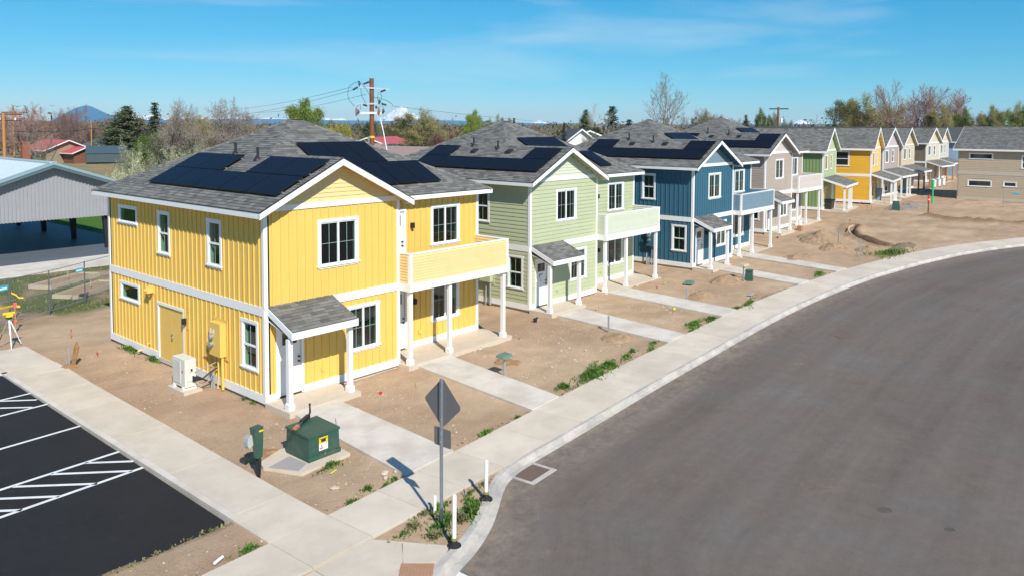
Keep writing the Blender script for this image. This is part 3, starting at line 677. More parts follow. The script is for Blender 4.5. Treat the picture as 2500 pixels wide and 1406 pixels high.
    laps(FF, 0, W1, [(5.85, zu(GG)-.02)], [], pg, gw, expo=.128, span=lambda z: (max(.02, (z+.09-ZF+.11)/PP-OO), min(W1-.02, 2*GG-((z+.09-ZF+.11)/PP-OO))))
    # interior floors and partitions
    mb = MB(); t_ = .18
    for z0, z1, mm in ((.02, .12, 0), (2.70, 2.86, 0)): mb.box(t_, W2-t_, RR+t_, DD-t_, z0, z1, mm); mb.box(t_, W1-t_, t_, RR+t_-.001, z0, z1, mm)
    mb.build('interior_floor', FLOORM, h)
    mb = MB(); mb.box(t_, W2-t_, t_+.9, DD-t_, 5.50, 5.54); mb.box(t_, W1-t_, t_, t_+.899, 5.50, 5.54); mb.box(t_, W2-t_, RR+t_, DD-t_, 2.68, 2.699); mb.box(t_, W1-t_, t_, RR+.17, 2.68, 2.699)
    for z0, z1 in ((.12, 2.68), (2.86, 5.5)):
        mb.box(t_+.01, W2-t_-.01, 4.3, 4.4, z0, z1); mb.box(W1-.1, W1, RR+.17, 4.3, z0, z1); mb.box(t_+.01, 4.6, 7.2, 7.3, z0, z1)
    mb.build('interior_partition', INTER, h)
    # roof
    Jy = EF+GG+OO; hf = (DD+O2-EF)/2; A = (-OO+hf, EF+hf); B = (W2+OO-hf, EF+hf); zA = ZF+PP*hf; c_ = 1/math.sqrt(1+PP*PP)
    zj = ZF+PP*(GG+OO); rx = 2*GG+OO
    roof = MB()
    planes = [[(-OO, -OG, ZF), (GG, -OG, zj), (GG, Jy, zj), (*A, zA), (-OO, DD+O2, ZF)], [(GG, Jy, zj), (*A, zA), (*B, zA), (W2+OO, EF, ZF), (rx, EF, ZF)],
              [(GG, -OG, zj), (rx, -OG, ZF), (rx, EF, ZF), (GG, Jy, zj)], [(W2+OO, EF, ZF), (W2+OO, DD+O2, ZF), (*B, zA)], [(-OO, DD+O2, ZF), (*A, zA), (*B, zA), (W2+OO, DD+O2, ZF)]]
    for pl in planes: roof.prism([(p[0], p[1], p[2]-.105) for p in pl], (0, 0, .10), 0); roof.quad(pl, 1)
    ro = roof.build('roof', [pw_, DECK], h)
    m_ = MB(); sg = (lambda P: P.x < 3.2 and P.y < 2.2 and P.x < 1.0+.0*P.y) if k == 1 else None
    if k == 1:
        sg = lambda P: P.x < .42 and P.y < 6.2
    shingles(m_, (-OO, -OG, ZF), (0, 1, 0), (1, 0, PP), [(0, 0), (0, (GG+OO)/c_) if False else (0, (GG+OO)/c_), (Jy+OG, (GG+OO)/c_), (A[1]+OG, (A[0]+OO)/c_), (DD+O2+OG, 0)], single=sg, parent=ro)
    shingles(m_, (W2+OO, EF, ZF), (-1, 0, 0), (0, 1, PP), [(0, 0), (W2+OO-rx, 0), (W2+OO-GG, (Jy-EF)/c_), (W2+OO-A[0], hf/c_), (W2+OO-B[0], hf/c_)])
    shingles(m_, (rx, -OG, ZF), (0, 1, 0), (-1, 0, PP), [(0, 0), (0, (GG+OO)/c_), (Jy+OG, (GG+OO)/c_), (EF+OG, 0)])
    shingles(m_, (W2+OO, EF, ZF), (0, 1, 0), (-1, 0, PP), [(0, 0), (hf, hf/c_), (DD+O2-EF, 0)])
    shingles(m_, (-OO, DD+O2, ZF), (1, 0, 0), (0, -1, PP), [(0, 0), (hf, hf/c_), (B[0]+OO, hf/c_), (W2+2*OO, 0)])
    # hip and ridge caps
    def caps(P, Q):
        P, Q = Vector(P), Vector(Q); d = (Q-P); n = int(d.length/.14); d.normalize(); sd_ = d.cross(Vector((0, 0, 1))).normalized(); up = sd_.cross(d)
        for i in range(n):
            a = P+d*(i*.14); b = a+d*.17
            for sg_ in (1, -1):
                w_ = sd_*sg_*.13-up*.055
                m_.hexa([a+up*.028, a+w_+up*.028, b+w_+up*.012, b+up*.012, a+up*.042, a+w_+up*.042, b+w_+up*.026, b+up*.026])
    caps((-OO+GG+OO, Jy, zj), (*A, zA)); caps((W2+OO, EF, ZF), (*B, zA)); caps((W2+OO, DD+O2, ZF), (*B, zA)); caps((-OO, DD+O2, ZF), (*A, zA)); caps((*A, zA), (*B, zA)); caps((GG, Jy, zj), (GG, -OG, zj))
    m_.build('shingles', SHING, ro, kind='stuff')
    # fascias and drip edge
    def fascia(mbx): return mbx.build('fascia', WHITE, ro)
    mb = MB(); mb.box(-OO-.03, -OO, -OG-.032, DD+O2, ZE, ZF-.006); fascia(mb)
    mb = MB(); mb.box(rx+.001, W2+OO+.03, EF-.03, EF, ZE, ZF-.006); fascia(mb)
    mb = MB(); mb.box(rx, rx+.03, -OG-.03, EF-.031, ZE, ZF-.006); fascia(mb)
    mb = MB(); mb.box(W2+OO, W2+OO+.03, EF, DD+O2, ZE, ZF-.006); fascia(mb)
    mb = MB(); mb.box(-OO, W2+OO, DD+O2, DD+O2+.03, ZE, ZF-.006); fascia(mb)
    for sgn, xa in ((1, -OO-.03), (-1, rx+.03)):
        za = ZF-.006-PP*.03; mb = MB(); mb.prism([(xa, -OG-.034, za-.175), (GG, -OG-.034, zj-.006-.20), (GG, -OG-.034, zj-.006), (xa, -OG-.034, za)], (0, .033, 0)); fascia(mb)
    dr = MB(); y_ = -OG-.042
    dr.box(-OO-.042, -OO+.02, y_, DD+O2+.01, ZF-.004, ZF+.012); dr.box(rx, W2+OO+.042, EF-.042, EF, ZF-.004, ZF+.012); dr.box(W2+OO, W2+OO+.04, EF, DD+O2, ZF-.004, ZF+.012)
    dr.prism([(-OO-.03, y_, ZF-.012), (GG, y_, zj-.004), (rx+.03, y_, ZF-.012), (rx+.03, y_, ZF+.01), (GG, y_, zj+.02), (-OO-.03, y_, ZF+.01)], (0, .05, 0))
    dr.build('drip_edge', DRIP, ro)
    sf = MB(); sf.quad([(-OO, -.0, ZE+.01), (0, 0, ZE+.01), (0, DD, ZE+.01), (-OO, DD, ZE+.01)]); sf.quad([(W1+.4, EF, ZE+.01), (W2+OO, EF, ZE+.01), (W2+OO, RR, ZE+.01), (W1+.4, RR, ZE+.01)]); sf.build('soffit', WHITE, ro)
    if k != 1:      # lookout blocks under the rake
        mb = MB()
        for i in range(7):
            x = GG+.25+i*.37; z = zj-.11-PP*(x-GG); mb.box(x, x+.04, -OG, 0, z-.11, z)
        mb.build('lookouts', pw_, ro)
    # solar panels
    OL, eL, sL = (-OO, 0, ZF), (0, 1, 0), (1, 0, PP); OFr, eF, sF = (0, EF, ZF), (1, 0, 0), (0, 1, PP)
    bl = [(.62+OO)/c_ - .33, 0, 0]; b0 = .79; bs = [b0, b0+1.075, b0+2.15]; ya = {1: -.24, 2: -.14, 3: -.30, 4: -.27}[k]; pl_ = 1.625
    for i in range(5): panel(h, OL, eL, sL, ya+i*pl_, ya+(i+1)*pl_, bs[0], bs[1])
    for i in ({1: [0, 1, 3, 4], 2: [0, 4], 3: [0, 4], 4: [0, 4]}[k]): panel(h, OL, eL, sL, ya+i*pl_, ya+(i+1)*pl_, bs[1], bs[2])
    bf = [(1.27-EF)/c_, (2.69-EF)/c_, (4.12-EF)/c_]
    for i in range(3): panel(h, OFr, eF, sF, 3.82+i*1.03, 3.82+(i+1)*1.03, bf[1], bf[2])
    for i in ({1: [0, 1, 2], 2: [2], 3: [2], 4: [2]}[k]): x = 5.22+i*1.03-(.05 if k > 1 else 0); panel(h, OFr, eF, sF, x, x+1.03, bf[0], bf[1])
    rl = MB()
    P = lambda a, b, hh_: Vector(OL)+Vector(eL)*a+Vector(sL).normalized()*b+Vector((-PP, 0, 1)).normalized()*hh_
    for b in (bs[0]+.2, bs[1]-.2): rl.hexa([P(ya-.04, b, .02), P(ya+5*pl_+.04, b, .02), P(ya+5*pl_+.04, b+.04, .02), P(ya-.04, b+.04, .02), P(ya-.04, b, .08), P(ya+5*pl_+.04, b, .08), P(ya+5*pl_+.04, b+.04, .08), P(ya-.04, b+.04, .08)])
    for b in (bs[1]+.2, bs[2]-.2):
        for i0, i1 in ([(0, 2), (3, 5)] if k == 1 else [(0, 1), (4, 5)]): rl.hexa([P(ya+i0*pl_-.04, b, .02), P(ya+i1*pl_+.04, b, .02), P(ya+i1*pl_+.04, b+.04, .02), P(ya+i0*pl_-.04, b+.04, .02), P(ya+i0*pl_-.04, b, .08), P(ya+i1*pl_+.04, b, .08), P(ya+i1*pl_+.04, b+.04, .08), P(ya+i0*pl_-.04, b+.04, .08)])
    rl.build('mounting_rail', GALV, h)
    for x, y in ((2.41, 5.70), (2.16, 3.83)):
        z = ZF+PP*(x+OO); mb = MB(); mb.tube([(x, y, z-.05), (x, y, z+.42)], .045, k=10); mb.lathe((x, y, z-.03), [(.16, 0), (.12, .06), (.05, .12)], 0, 10); mb.build('vent_pipe', BLACK, h)
    if k > 1:
        for x, y in ((1.84, 5.12), (1.90, 2.88)):
            z = ZF+PP*(x+OO); mb = MB(); mb.hexa([(x-.17, y-.16, z-.08), (x+.17, y-.16, z+.09), (x+.17, y+.16, z+.09), (x-.17, y+.16, z-.08), (x-.15, y-.14, z+.06), (x+.13, y-.14, z+.16), (x+.13, y+.14, z+.16), (x-.15, y+.14, z+.06)]); mb.build('roof_vent', BLACK, h)
    # entry porch
    pr = MB(); x0, x1, yf, za, zf_ = .08, 2.36, -1.26, 2.90, 2.37; pr.prism([(x0, 0, za-.09), (x0, yf, zf_-.09), (x0, yf, zf_-.005), (x0, 0, za-.005)], (x1-x0, 0, 0)); por = pr.build('porch_roof', DECK, h)
    ms = MB(); sl = Vector((0, 1, (za-zf_)/-yf)); ln = math.hypot(yf, za-zf_)
    shingles(ms, (x1+.01, yf-.01, zf_), (-1, 0, 0), sl, [(0, 0), (x1-x0+.02, 0), (x1-x0+.02, ln), (0, ln)], single=(lambda P: True) if k <= 2 else None, parent=por)
    if ms.v: ms.build('shingles', SHING, por, kind='stuff')
    mb = MB(); mb.box(x0, x1, yf-.03, yf, zf_-.215, zf_-.012); mb.build('fascia', WHITE, por)
    for xa in (x0-.031, x1): mb = MB(); mb.prism([(xa, .0, za-.20), (xa, yf-.03, zf_-.215), (xa, yf-.03, zf_-.012), (xa, 0, za-.012)], (.03, 0, 0)); mb.build('fascia', WHITE, por)
    mb = MB(); mb.box(x0+.04, x1-.04, -1.12, -.98, 2.13, 2.27); mb.quad([(x0, yf, 2.165), (x1, yf, 2.165), (x1, 0, 2.50), (x0, 0, 2.50)]); mb.build('beam', WHITE, por)
    for x in (.12, 2.24): post(h, x, -1.04, .10, 2.13)
    mb = MB(); mb.box(-.06, 2.46, -1.30, -.04, -.25, .10); mb.build('porch_slab', CONC, h)
    mb = MB(); mb.box(5.06, 10.35, -.56, RR-.04, -.25, .115); mb.build('porch_slab', CONC, h)
    door(h, FF, ed); door(h, FR, ld, tape=(k == 1)); door(h, FR, ud, tape=False)
    lamp(h, FF, 1.62, 1.78); lamp(h, FR, 6.72, 1.72); lamp(h, FR, 6.62, 4.5)
    # balcony
    bx0, bx1, by = 5.13, 10.10, -.55
    bc = MB(); bc.box(bx0+.09, bx1-.09, by+.09, RR, 2.72, 2.87); bal = bc.build('balcony', CONC, h)
    FBf = Frame((0, by, 0), (1, 0, 0), (0, -1, 0)); FBl = Frame((bx0, 0, 0), (0, 1, 0), (-1, 0, 0)); FBr = Frame((bx1, 0, 0), (0, 1, 0), (1, 0, 0))
    core = MB(); core.fbox(FBf, bx0, bx1, 2.89, 3.86, -.09, 0); core.box(bx0, bx0+.09, by+.09, 0, 2.89, 3.86); core.box(bx1-.09, bx1, by+.09, RR, 2.89, 3.86); pa = core.build('parapet', pg, h)
    laps(FBf, bx0+.09, bx1-.09, [(2.895, 3.855)], [], pg, pa, expo=.098, dep=.034); laps(FBl, by+.085, -.0, [(2.895, 3.855)], [], pg, pa, expo=.098, dep=.034)
    laps(Frame((bx1-.09, 0, 0), (0, 1, 0), (-1, 0, 0)), by+.1, RR, [(2.895, 3.855)], [], pg, pa, expo=.098, dep=.034)
    mb = MB(); mb.fbox(FBf, bx0-.03, bx1+.03, 3.86, 3.90, -.12, .03); mb.box(bx0-.03, bx0+.12, by+.121, 0, 3.86, 3.90); mb.box(bx1-.12, bx1+.03, by+.121, RR, 3.86, 3.90); mb.build('parapet_cap', WHITE, pa)
    mb = MB(); mb.box(bx0-.022, bx0+.09, by-.022, by-.0005, 2.891, 3.859); mb.box(bx0-.022, bx0-.0005, by, by+.085, 2.891, 3.859); mb.box(bx1-.09, bx1+.022, by-.022, by-.0005, 2.891, 3.859); mb.build('corner_trim', WHITE, pa)
    mb = MB(); mb.box(bx0-.035, bx1+.035, by-.035, by+.10, 2.62, 2.889); mb.box(bx0-.035, bx0+.10, by+.101, -.035, 2.62, 2.889); mb.box(bx1-.10, bx1+.035, by+.101, RR-.04, 2.62, 2.889); mb.build('beam', WHITE, h)
    for x in (5.24, 7.10, 9.98): post(h, x, -.42, .115, 2.62, w_=.135)
    # meters, conduits
    mu = 2.52
    yb = MB(); yb.fbox(FS, mu-.46, mu+.42, .92, 2.18, .022, .045); bb = yb.build('meter_backboard', pw_, h)
    mb = MB(); mb.fbox(FS, mu-.36, mu+.30, 1.04, 2.08, .045, .24); mx_ = mb.build('meter_box', pw_, h)
    md = MB()
    for zz in (1.40, 1.63): md.lathe((-.24, mu+.10, zz), [(.0, 0)], 0) if False else md.tube([(-.24, mu+.10, zz), (-.36, mu+.10, zz)], [.085, .075], k=14)
    md.build('meter', GALV, mx_)
    mb = MB(); mb.fbox(FS, mu+.16, mu+.24, 1.72, 1.88, .241, .246); mb.fbox(FS, mu-.02, mu+.08, 1.74, 1.86, .241, .246); mb.build('paper_label', WHITE, mx_)
    mb = MB(); mb.fbox(FS, mu+.20, mu+.25, 1.55, 1.62, .241, .246); mb.build('red_tag', REDP, mx_)
    cd = MB(); cd.tube([(-.12, mu-.28, 1.04), (-.12, mu-.28, .0)], .045, k=8); cd.tube([(-.12, mu-.02, 1.04), (-.12, mu-.02, .35), (-.15, mu-.02, -.02)], .025, k=8); cd.build('conduit', pw_ if k == 1 else PIPEG, h)
    if k in (1, 3):
        cd = MB()
        for i, (yy, hh_, r) in enumerate(((mu+.14, .40, .028), (mu+.22, .36, .024), (mu+.30, .62, .035))): cd.tube([(-.18, yy, -.1), (-.18, yy, hh_)], r, k=8)
        cd.build('conduit', PIPEG, h)
    mb = MB(); mb.fbox(FS, mu+.52, mu+.70, 1.12, 1.34, .022, .12); mb.build('outlet_box', pw_, h)
    mb = MB(); mb.fbox(FF, 1.93, 2.03, .58, .70, .02, .055); mb.build('outlet_box', pw_, h); mb = MB(); mb.fbox(FR, 6.95, 7.05, .58, .70, .02, .055); mb.build('outlet_box', pw_, h)
    if k == 1:
        o = sdoors[0]; mb = MB(); cw = .09; mb.fbox(FS, o[0], o[0]+cw, o[2], o[3]-cw, 0, .034); mb.fbox(FS, o[1]-cw, o[1], o[2], o[3]-cw, 0, .034); mb.fbox(FS, o[0]-.01, o[1]+.01, o[3]-cw, o[3], 0, .04); mb.build('door_frame', WHITE, h)
        mdl = (o[0]+o[1])/2
        for a, b, kx in ((o[0]+cw+.004, mdl-.004, mdl-.08), (mdl+.004, o[1]-cw-.004, mdl+.08)):
            mb = MB(); mb.fbox(FS, a, b, o[2]+.03, o[3]-cw-.004, -.05, -.012); dd = mb.build('door', pw_, h)
            if kx < mdl:
                mb = MB(); mb.tube([FS.p(mdl-.09, 1.12, -.012), FS.p(mdl-.09, 1.12, .05)], .03, k=8); mb.tube([FS.p(mdl-.09, .98, -.012), FS.p(mdl-.09, .98, .055)], .03, k=8); mb.tube([FS.p(mdl-.09, .98, .055), FS.p(mdl-.2, .98, .055)], .012, k=6); mb.build('handle', GALV, dd)
        mb = MB(); mb.fbox(FS, o[0], o[1], -.02, .13, -.1, .02); mb.build('threshold', CONC, h)
        lamp(h, FS, 4.76, 1.62); mb = MB(); mb.fbox(FS, 4.60, 4.74, 1.46, 1.88, .0, .022); mb.build('lamp_block', pw_, h)
        mb = MB(); mb.fbox(FS, 7.02, 7.42, 2.28, 2.60, .0, .022); mb.prism([(-.02, 7.06, 2.56), (-.24, 7.06, 2.40), (-.24, 7.06, 2.33), (-.02, 7.06, 2.33)], (0, .32, 0)); mb.tube([(-.12, 7.22, 2.33), (-.12, 7.22, 2.22)], .06, k=8); mb.build('vent_hood', pw_, h)
        mb = MB(); mb.fbox(FS, 7.35, 7.45, .42, .58, 0, .04); mb.tube([(-.04, 7.40, .50), (-.12, 7.40, .47)], .015, k=6); mb.build('hose_bib', pw_, h)
        mb = MB(); mb.tube([(-.05, 8.02, .13), (-.2, 8.02, .10)], .035, k=8); mb.tube([(-.05, 3.10, 1.12), (-.07, 3.12, .92), (-.07, 3.3, .85), (-.05, 3.55, .82)], .018, k=6); mb.build('drain_pipe', pw_, h)
    return h
big_house(1, 'bright yellow two storey house with white trim on the corner lot nearest the parking lot', (0, 0, 0), 0, (.75, .49, .115), (.75, .565, .265), 'batten')
big_house(2, 'pale green lap sided house between the yellow corner house and the dark blue one', (14.11, 1.67, .02), 0, (.43, .47, .295), (.555, .585, .465), 'lap')
big_house(3, 'dark blue two storey house with board and batten walls and blue grey balcony', (27.49, .90, .19), .57, (.036, .125, .185), (.165, .245, .30), 'batten')
big_house(4, 'taupe grey two storey house with lap siding next beyond the dark blue one', (42.36, 3.11, .49), .63, (.40, .335, .285), (.56, .51, .47), 'lap')

# ---------------------------------------------------------------- gable houses further along the row
def row_house(label, pos, rot, c_front, c_side, c_gable, side_style, posts='white', side_wins=(), front_style='lap', D=11.5, unfinished=False, balc=False):
    h = thing('house', label, 'house', pos, math.radians(rot), 'gabled houses at the far end of the row')
    W, ze, p, o, og = 5.9, 5.36, .63, .34, .36; zb, zt = 2.60, 2.86
    pf, ps_, pg = paint('front_paint', c_front), paint('side_paint', c_side), paint('gable_paint', c_gable)
    FS = Frame((0, 0, 0), (0, 1, 0), (-1, 0, 0)); FF = Frame((0, 0, 0), (1, 0, 0), (0, -1, 0)); FX = Frame((W, 0, 0), (0, 1, 0), (1, 0, 0))
    zw = ze-.15
    mb = MB(); wall_grid(mb, FS, 0, D, .05, zw, []); wl = mb.build('wall', [ps_, INTER], h)
    zr = [(.28, zb), (zt, zw)]
    (battens if side_style == 'batten' else laps)(FS, .09, D-.09, zr, [w_ for w_ in side_wins], ps_, wl)
    for w_ in side_wins: window(h, FS, w_, 'hung', far=True)
    mb = MB(); wall_grid(mb, FF, .002, W, .05, zw, []); wl = mb.build('wall', [pf, INTER], h)
    fw = [((.75, 1.95, 3.55, 5.0), 'slider'), ((3.2, 4.0, 3.55, 5.0), 'hung')]; ld = [((.55, 2.0, .5, 2.1), 'slider')] if not unfinished else []
    dr = (3.9, 4.9, .1, 2.25)
    laps(FF, .09, W-.09, zr, [w_ for w_, _ in fw+ld]+[dr], pf, wl, stuff=True) if front_style == 'lap' else battens(FF, .09, W-.09, zr, [w_ for w_, _ in fw+ld]+[dr], pf, wl, stuff=True)
    for w_, kd_ in fw+ld: window(h, FF, w_, kd_, far=True)
    mb = MB(); mb.fbox(FF, dr[0], dr[1], dr[2], dr[3], 0, .04); mb.build('door', WHITE if not unfinished else LUMB, h)
    mb = MB(); wall_grid(mb, FX, 0, D, .05, zw, []); wall_grid(mb, Frame((0, D, 0), (1, 0, 0), (0, 1, 0)), 0, W, .05, zw, []); mb.build('wall', [ps_, INTER], h)
    zr_ = ze+p*(W/2+o); mb = MB(); mb.prism([(0, 0, zw), (W, 0, zw), (W, 0, ze+p*o-.12), (W/2, 0, zr_-.12), (0, 0, ze+p*o-.12)], (0, .1, 0)); gw = mb.build('gable_wall', pg, h)
    laps(FF, 0, W, [(zw+.3, zr_-.14)], [], pg, gw, expo=.17, stuff=True, span=lambda z: (max(.02, (z+.1-ze+.12)/p-o), min(W-.02, W-((z+.1-ze+.12)/p-o))))
    def bx(name, mt, *a): mb = MB(); mb.box(*a); mb.build(name, mt, h)
    def fb(name, mt, F, *a): mb = MB(); mb.fbox(F, *a); mb.build(name, mt, h)
    fb('belly_band', WHITE, FS, 0, D, zb, zt, 0, .034); fb('belly_band', WHITE, FF, 0, W, zb, zt, 0, .034); fb('skirt_board', WHITE, FS, 0, D, .03, .28, 0, .034); fb('skirt_board', WHITE, FF, 0, W, .03, .28, 0, .034)
    fb('gable_band', WHITE, FF, .05, W-.05, zw+.05, zw+.27, 0, .04); fb('corner_trim', WHITE, FS, 0, .10, .28, zb, 0, .037); fb('corner_trim', WHITE, FS, 0, .10, zt, zw, 0, .037); fb('corner_trim', WHITE, FF, -.037, .09, .28, zb, 0, .037); fb('corner_trim', WHITE, FF, -.037, .09, zt, zw, 0, .037); fb('corner_trim', WHITE, FF, W-.09, W+.03, .28, zw, 0, .037)
    roof = MB(); L_ = [(-o, -og, ze), (W/2, -og, zr_), (W/2, D+o, zr_), (-o, D+o, ze)]; R_ = [(W+o, -og, ze), (W+o, D+o, ze), (W/2, D+o, zr_), (W/2, -og, zr_)]
    for pl in (L_, R_): roof.prism([(a, b, c-.11) for a, b, c in pl], (0, 0, .105), 0); roof.quad(pl, 1)
    ro = roof.build('roof', [pg, DECK], h)
    m_ = MB(); c_ = 1/math.sqrt(1+p*p); shingles(m_, (-o, -og, ze), (0, 1, 0), (1, 0, p), [(0, 0), (0, (W/2+o)/c_), (D+o+og, (W/2+o)/c_), (D+o+og, 0)])
    shingles(m_, (W+o, -og, ze), (0, 1, 0), (-1, 0, p), [(0, 0), (0, (W/2+o)/c_), (D+o+og, (W/2+o)/c_), (D+o+og, 0)]); m_.box(W/2-.12, W/2+.12, -og, D+o, zr_+.0, zr_+.04); m_.build('shingles', SHING, ro, kind='stuff')
    for sgn, xa in ((1, -o-.03), (-1, W+o+.03)):
        mb = MB(); za = ze-.01; mb.prism([(xa, -og-.034, za-.19), (W/2, -og-.034, zr_-.22), (W/2, -og-.034, zr_-.005), (xa, -og-.034, za)], (0, .033, 0)); mb.build('fascia', WHITE, ro)
        mb = MB(); mb.box(min(xa, xa+sgn*.03), max(xa, xa+sgn*.03), -og, D+o, ze-.19, ze-.012); mb.build('fascia', WHITE, ro)
    mb = MB()
    for i in range(5): x = W/2+.3+i*.65; z = zr_-.12-p*(x-W/2); mb.box(x, x+.05, -og, 0, z-.13, z)
    mb.build('lookouts', pg, ro, kind='stuff')
    mb = MB(); mb.lathe((1.9, 6.3, ze+p*(1.9+o)-.05), [(.2, 0), (.16, .16), (.05, .2)], 0, 8); mb.build('roof_vent', BLACK, h)
    # porch
    x0, x1, yf, za, zf_ = .02, W+.1, -2.0, 2.95, 2.32; pr = MB(); pr.prism([(x0, 0, za-.1), (x0, yf, zf_-.1), (x0, yf, zf_-.004), (x0, 0, za-.004)], (x1-x0, 0, 0)); por = pr.build('porch_roof', DECK, h)
    ms = MB(); sl = Vector((0, 1, (za-zf_)/-yf)); ln = math.hypot(yf, za-zf_); shingles(ms, (x1, yf, zf_), (-1, 0, 0), sl, [(0, 0), (x1-x0, 0), (x1-x0, ln), (0, ln)]); ms.build('shingles', SHING, por, kind='stuff')
    mb = MB(); mb.box(x0, x1, yf-.03, yf, zf_-.22, zf_-.012); mb.build('fascia', WHITE, por)
    for xa in (x0-.031, x1): mb = MB(); mb.prism([(xa, .0, za-.21), (xa, yf-.03, zf_-.22), (xa, yf-.03, zf_-.012), (xa, 0, za-.012)], (.03, 0, 0)); mb.build('fascia', WHITE, por)
    for x in (.15, 2.5, 3.6) if posts == 'white' else (.15, 2.9, 5.7): post(h, x, -1.85, .05, 2.12, WHITE if posts == 'white' else LUMB, .15)
    mb = MB(); mb.box(-.05, W+.2, -2.1, -.04, -.3, .05); mb.build('porch_slab', CONC, h)
    return h
CR = (.62, .55, .40)
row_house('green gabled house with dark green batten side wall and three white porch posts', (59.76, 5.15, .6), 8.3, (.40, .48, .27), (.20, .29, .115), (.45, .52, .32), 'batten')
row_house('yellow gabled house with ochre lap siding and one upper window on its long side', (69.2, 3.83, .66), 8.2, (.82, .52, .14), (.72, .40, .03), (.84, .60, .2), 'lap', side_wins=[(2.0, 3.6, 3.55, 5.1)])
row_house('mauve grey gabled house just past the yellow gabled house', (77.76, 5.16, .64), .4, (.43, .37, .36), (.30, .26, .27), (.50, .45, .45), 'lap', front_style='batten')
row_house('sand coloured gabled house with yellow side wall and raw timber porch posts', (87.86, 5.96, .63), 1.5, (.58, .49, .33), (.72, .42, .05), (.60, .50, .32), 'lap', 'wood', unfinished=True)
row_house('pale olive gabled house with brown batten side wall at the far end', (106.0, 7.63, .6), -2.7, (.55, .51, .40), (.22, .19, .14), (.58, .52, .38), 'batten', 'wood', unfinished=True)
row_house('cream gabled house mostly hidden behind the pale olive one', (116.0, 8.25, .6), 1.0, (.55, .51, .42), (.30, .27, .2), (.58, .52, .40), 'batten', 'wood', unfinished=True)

def plain_house(name, label, cat, pos, rot, W, D, eave, p, cw, roofm, group=None, wins=(), style=None, gable_end=True, trim_=True, o=.4, wall2=None, hip=False):
    """ridge along local y; wins: list of (face, u0, u1, z0, z1, kind) with face 's' (x=0), 'f' (y=0)"""
    h = thing(name, label, cat, pos, math.radians(rot), group); pm = paint('wall_paint', cw) if isinstance(cw, tuple) else cw
    Fs = {'s': Frame((0, 0, 0), (0, 1, 0), (-1, 0, 0)), 'f': Frame((0, 0, 0), (1, 0, 0), (0, -1, 0)), 'x': Frame((W, 0, 0), (0, 1, 0), (1, 0, 0)), 'b': Frame((0, D, 0), (1, 0, 0), (0, 1, 0))}
    zr_ = eave+p*(W/2+o)
    for kf, ln in (('s', D), ('x', D), ('f', W), ('b', W)):
        F = Fs[kf]; mb = MB(); wall_grid(mb, F, .001, ln-.001, -.3, eave-.1, []); 
        if kf in 'fb': y = 0 if kf == 'f' else D-.1; mb.prism([(0, y, eave-.1), (W, y, eave-.1), (W, y, eave+p*o-.12), (W/2, y, zr_-.12), (0, y, eave+p*o-.12)], (0, .1, 0), 0)
        wl = mb.build('wall', [pm, INTER], h); ws = [w_ for w_ in wins if w_[0] == kf]
        if style and kf in 'sf': laps(F, .09, ln-.09, [(.25, 2.62), (2.92, eave-.1)], [w_[1:5] for w_ in ws], pm, wl)
        for w_ in ws: window(h, F, w_[1:5], w_[5], far=True)
    roof = MB()
    for pl in ([(-o, -o, eave), (W/2, -o, zr_), (W/2, D+o, zr_), (-o, D+o, eave)], [(W+o, -o, eave), (W+o, D+o, eave), (W/2, D+o, zr_), (W/2, -o, zr_)]):
        roof.prism([(a, b, c-.12) for a, b, c in pl], (0, 0, .12), 0)
    ro = roof.build('roof', [roofm], h)
    if trim_:
        mb = MB(); mb.box(-o-.03, -o, -o, D+o, eave-.2, eave-.012); mb.build('fascia', WHITE, ro)
        for yy in (-o-.034, D+o+.001):
            for xa in (-o-.03, W+o+.03): mb = MB(); mb.prism([(xa, yy, eave-.21), (W/2, yy, zr_-.22), (W/2, yy, zr_-.005), (xa, yy, eave-.01)], (0, .033, 0)); mb.build('fascia', WHITE, ro)
    return h
# tan building across the dirt
RSH = mat('far_shingle_roof', (.075, .078, .080), .95, .38, 3.2, .4, 60, stretch=(1, 1.0, 1))
tb = plain_house('house', 'tan lap sided two storey building across the dirt lot with narrow black windows', 'house', (81.3, -15.5, .6), 0, 9, 14.25, 5.30, .47, (.47, .385, .275), DECK, wins=[('s', 6.9, 8.6, 3.35, 4.75, 'hung'), ('s', 11.05, 13.25, 4.2, 4.9, 'fixed'), ('s', 11.1, 13.3, 1.35, 2.1, 'fixed'), ('s', 8.9, 10.1, 1.45, 2.05, 'fixed'), ('s', 1.5, 2.8, 3.4, 4.8, 'hung'), ('s', 3.0, 4.6, 1.3, 2.0, 'fixed')], style='lap')
ro = [c for c in tb.children if c.name.startswith('roof')][0]; m_ = MB(); o_ = .4; c_ = 1/math.sqrt(1+.47**2)
shingles(m_, (-o_, -o_, 5.30), (0, 1, 0), (1, 0, .47), [(0, 0), (0, (4.5+o_)/c_), (14.25+2*o_, (4.5+o_)/c_), (14.25+2*o_, 0)]); m_.build('shingles', SHING, ro, kind='stuff')
for a in ((0, 14.25, -.02, .25), (0, 14.25, 2.62, 2.92)): mb = MB(); mb.fbox(Frame((0, 0, 0), (0, 1, 0), (-1, 0, 0)), *a, 0, .035); mb.build('belly_band', paint('tan_trim', (.50, .45, .37)), tb)
mb = MB(); mb.box(-.06, 0, 5.9, 6.6, 2.4, 2.75); mb.box(-.12, -.061, 6.05, 6.2, 2.5, 2.62); mb.box(-.12, -.061, 6.3, 6.45, 2.5, 2.62); mb.build('outlet_box', WHITE, tb)
plain_house('house', 'light blue two storey house behind the far end of the gabled row', 'house', (124, -1.5, .6), 0, 8, 12, 5.3, .5, (.30, .45, .62), DECK)

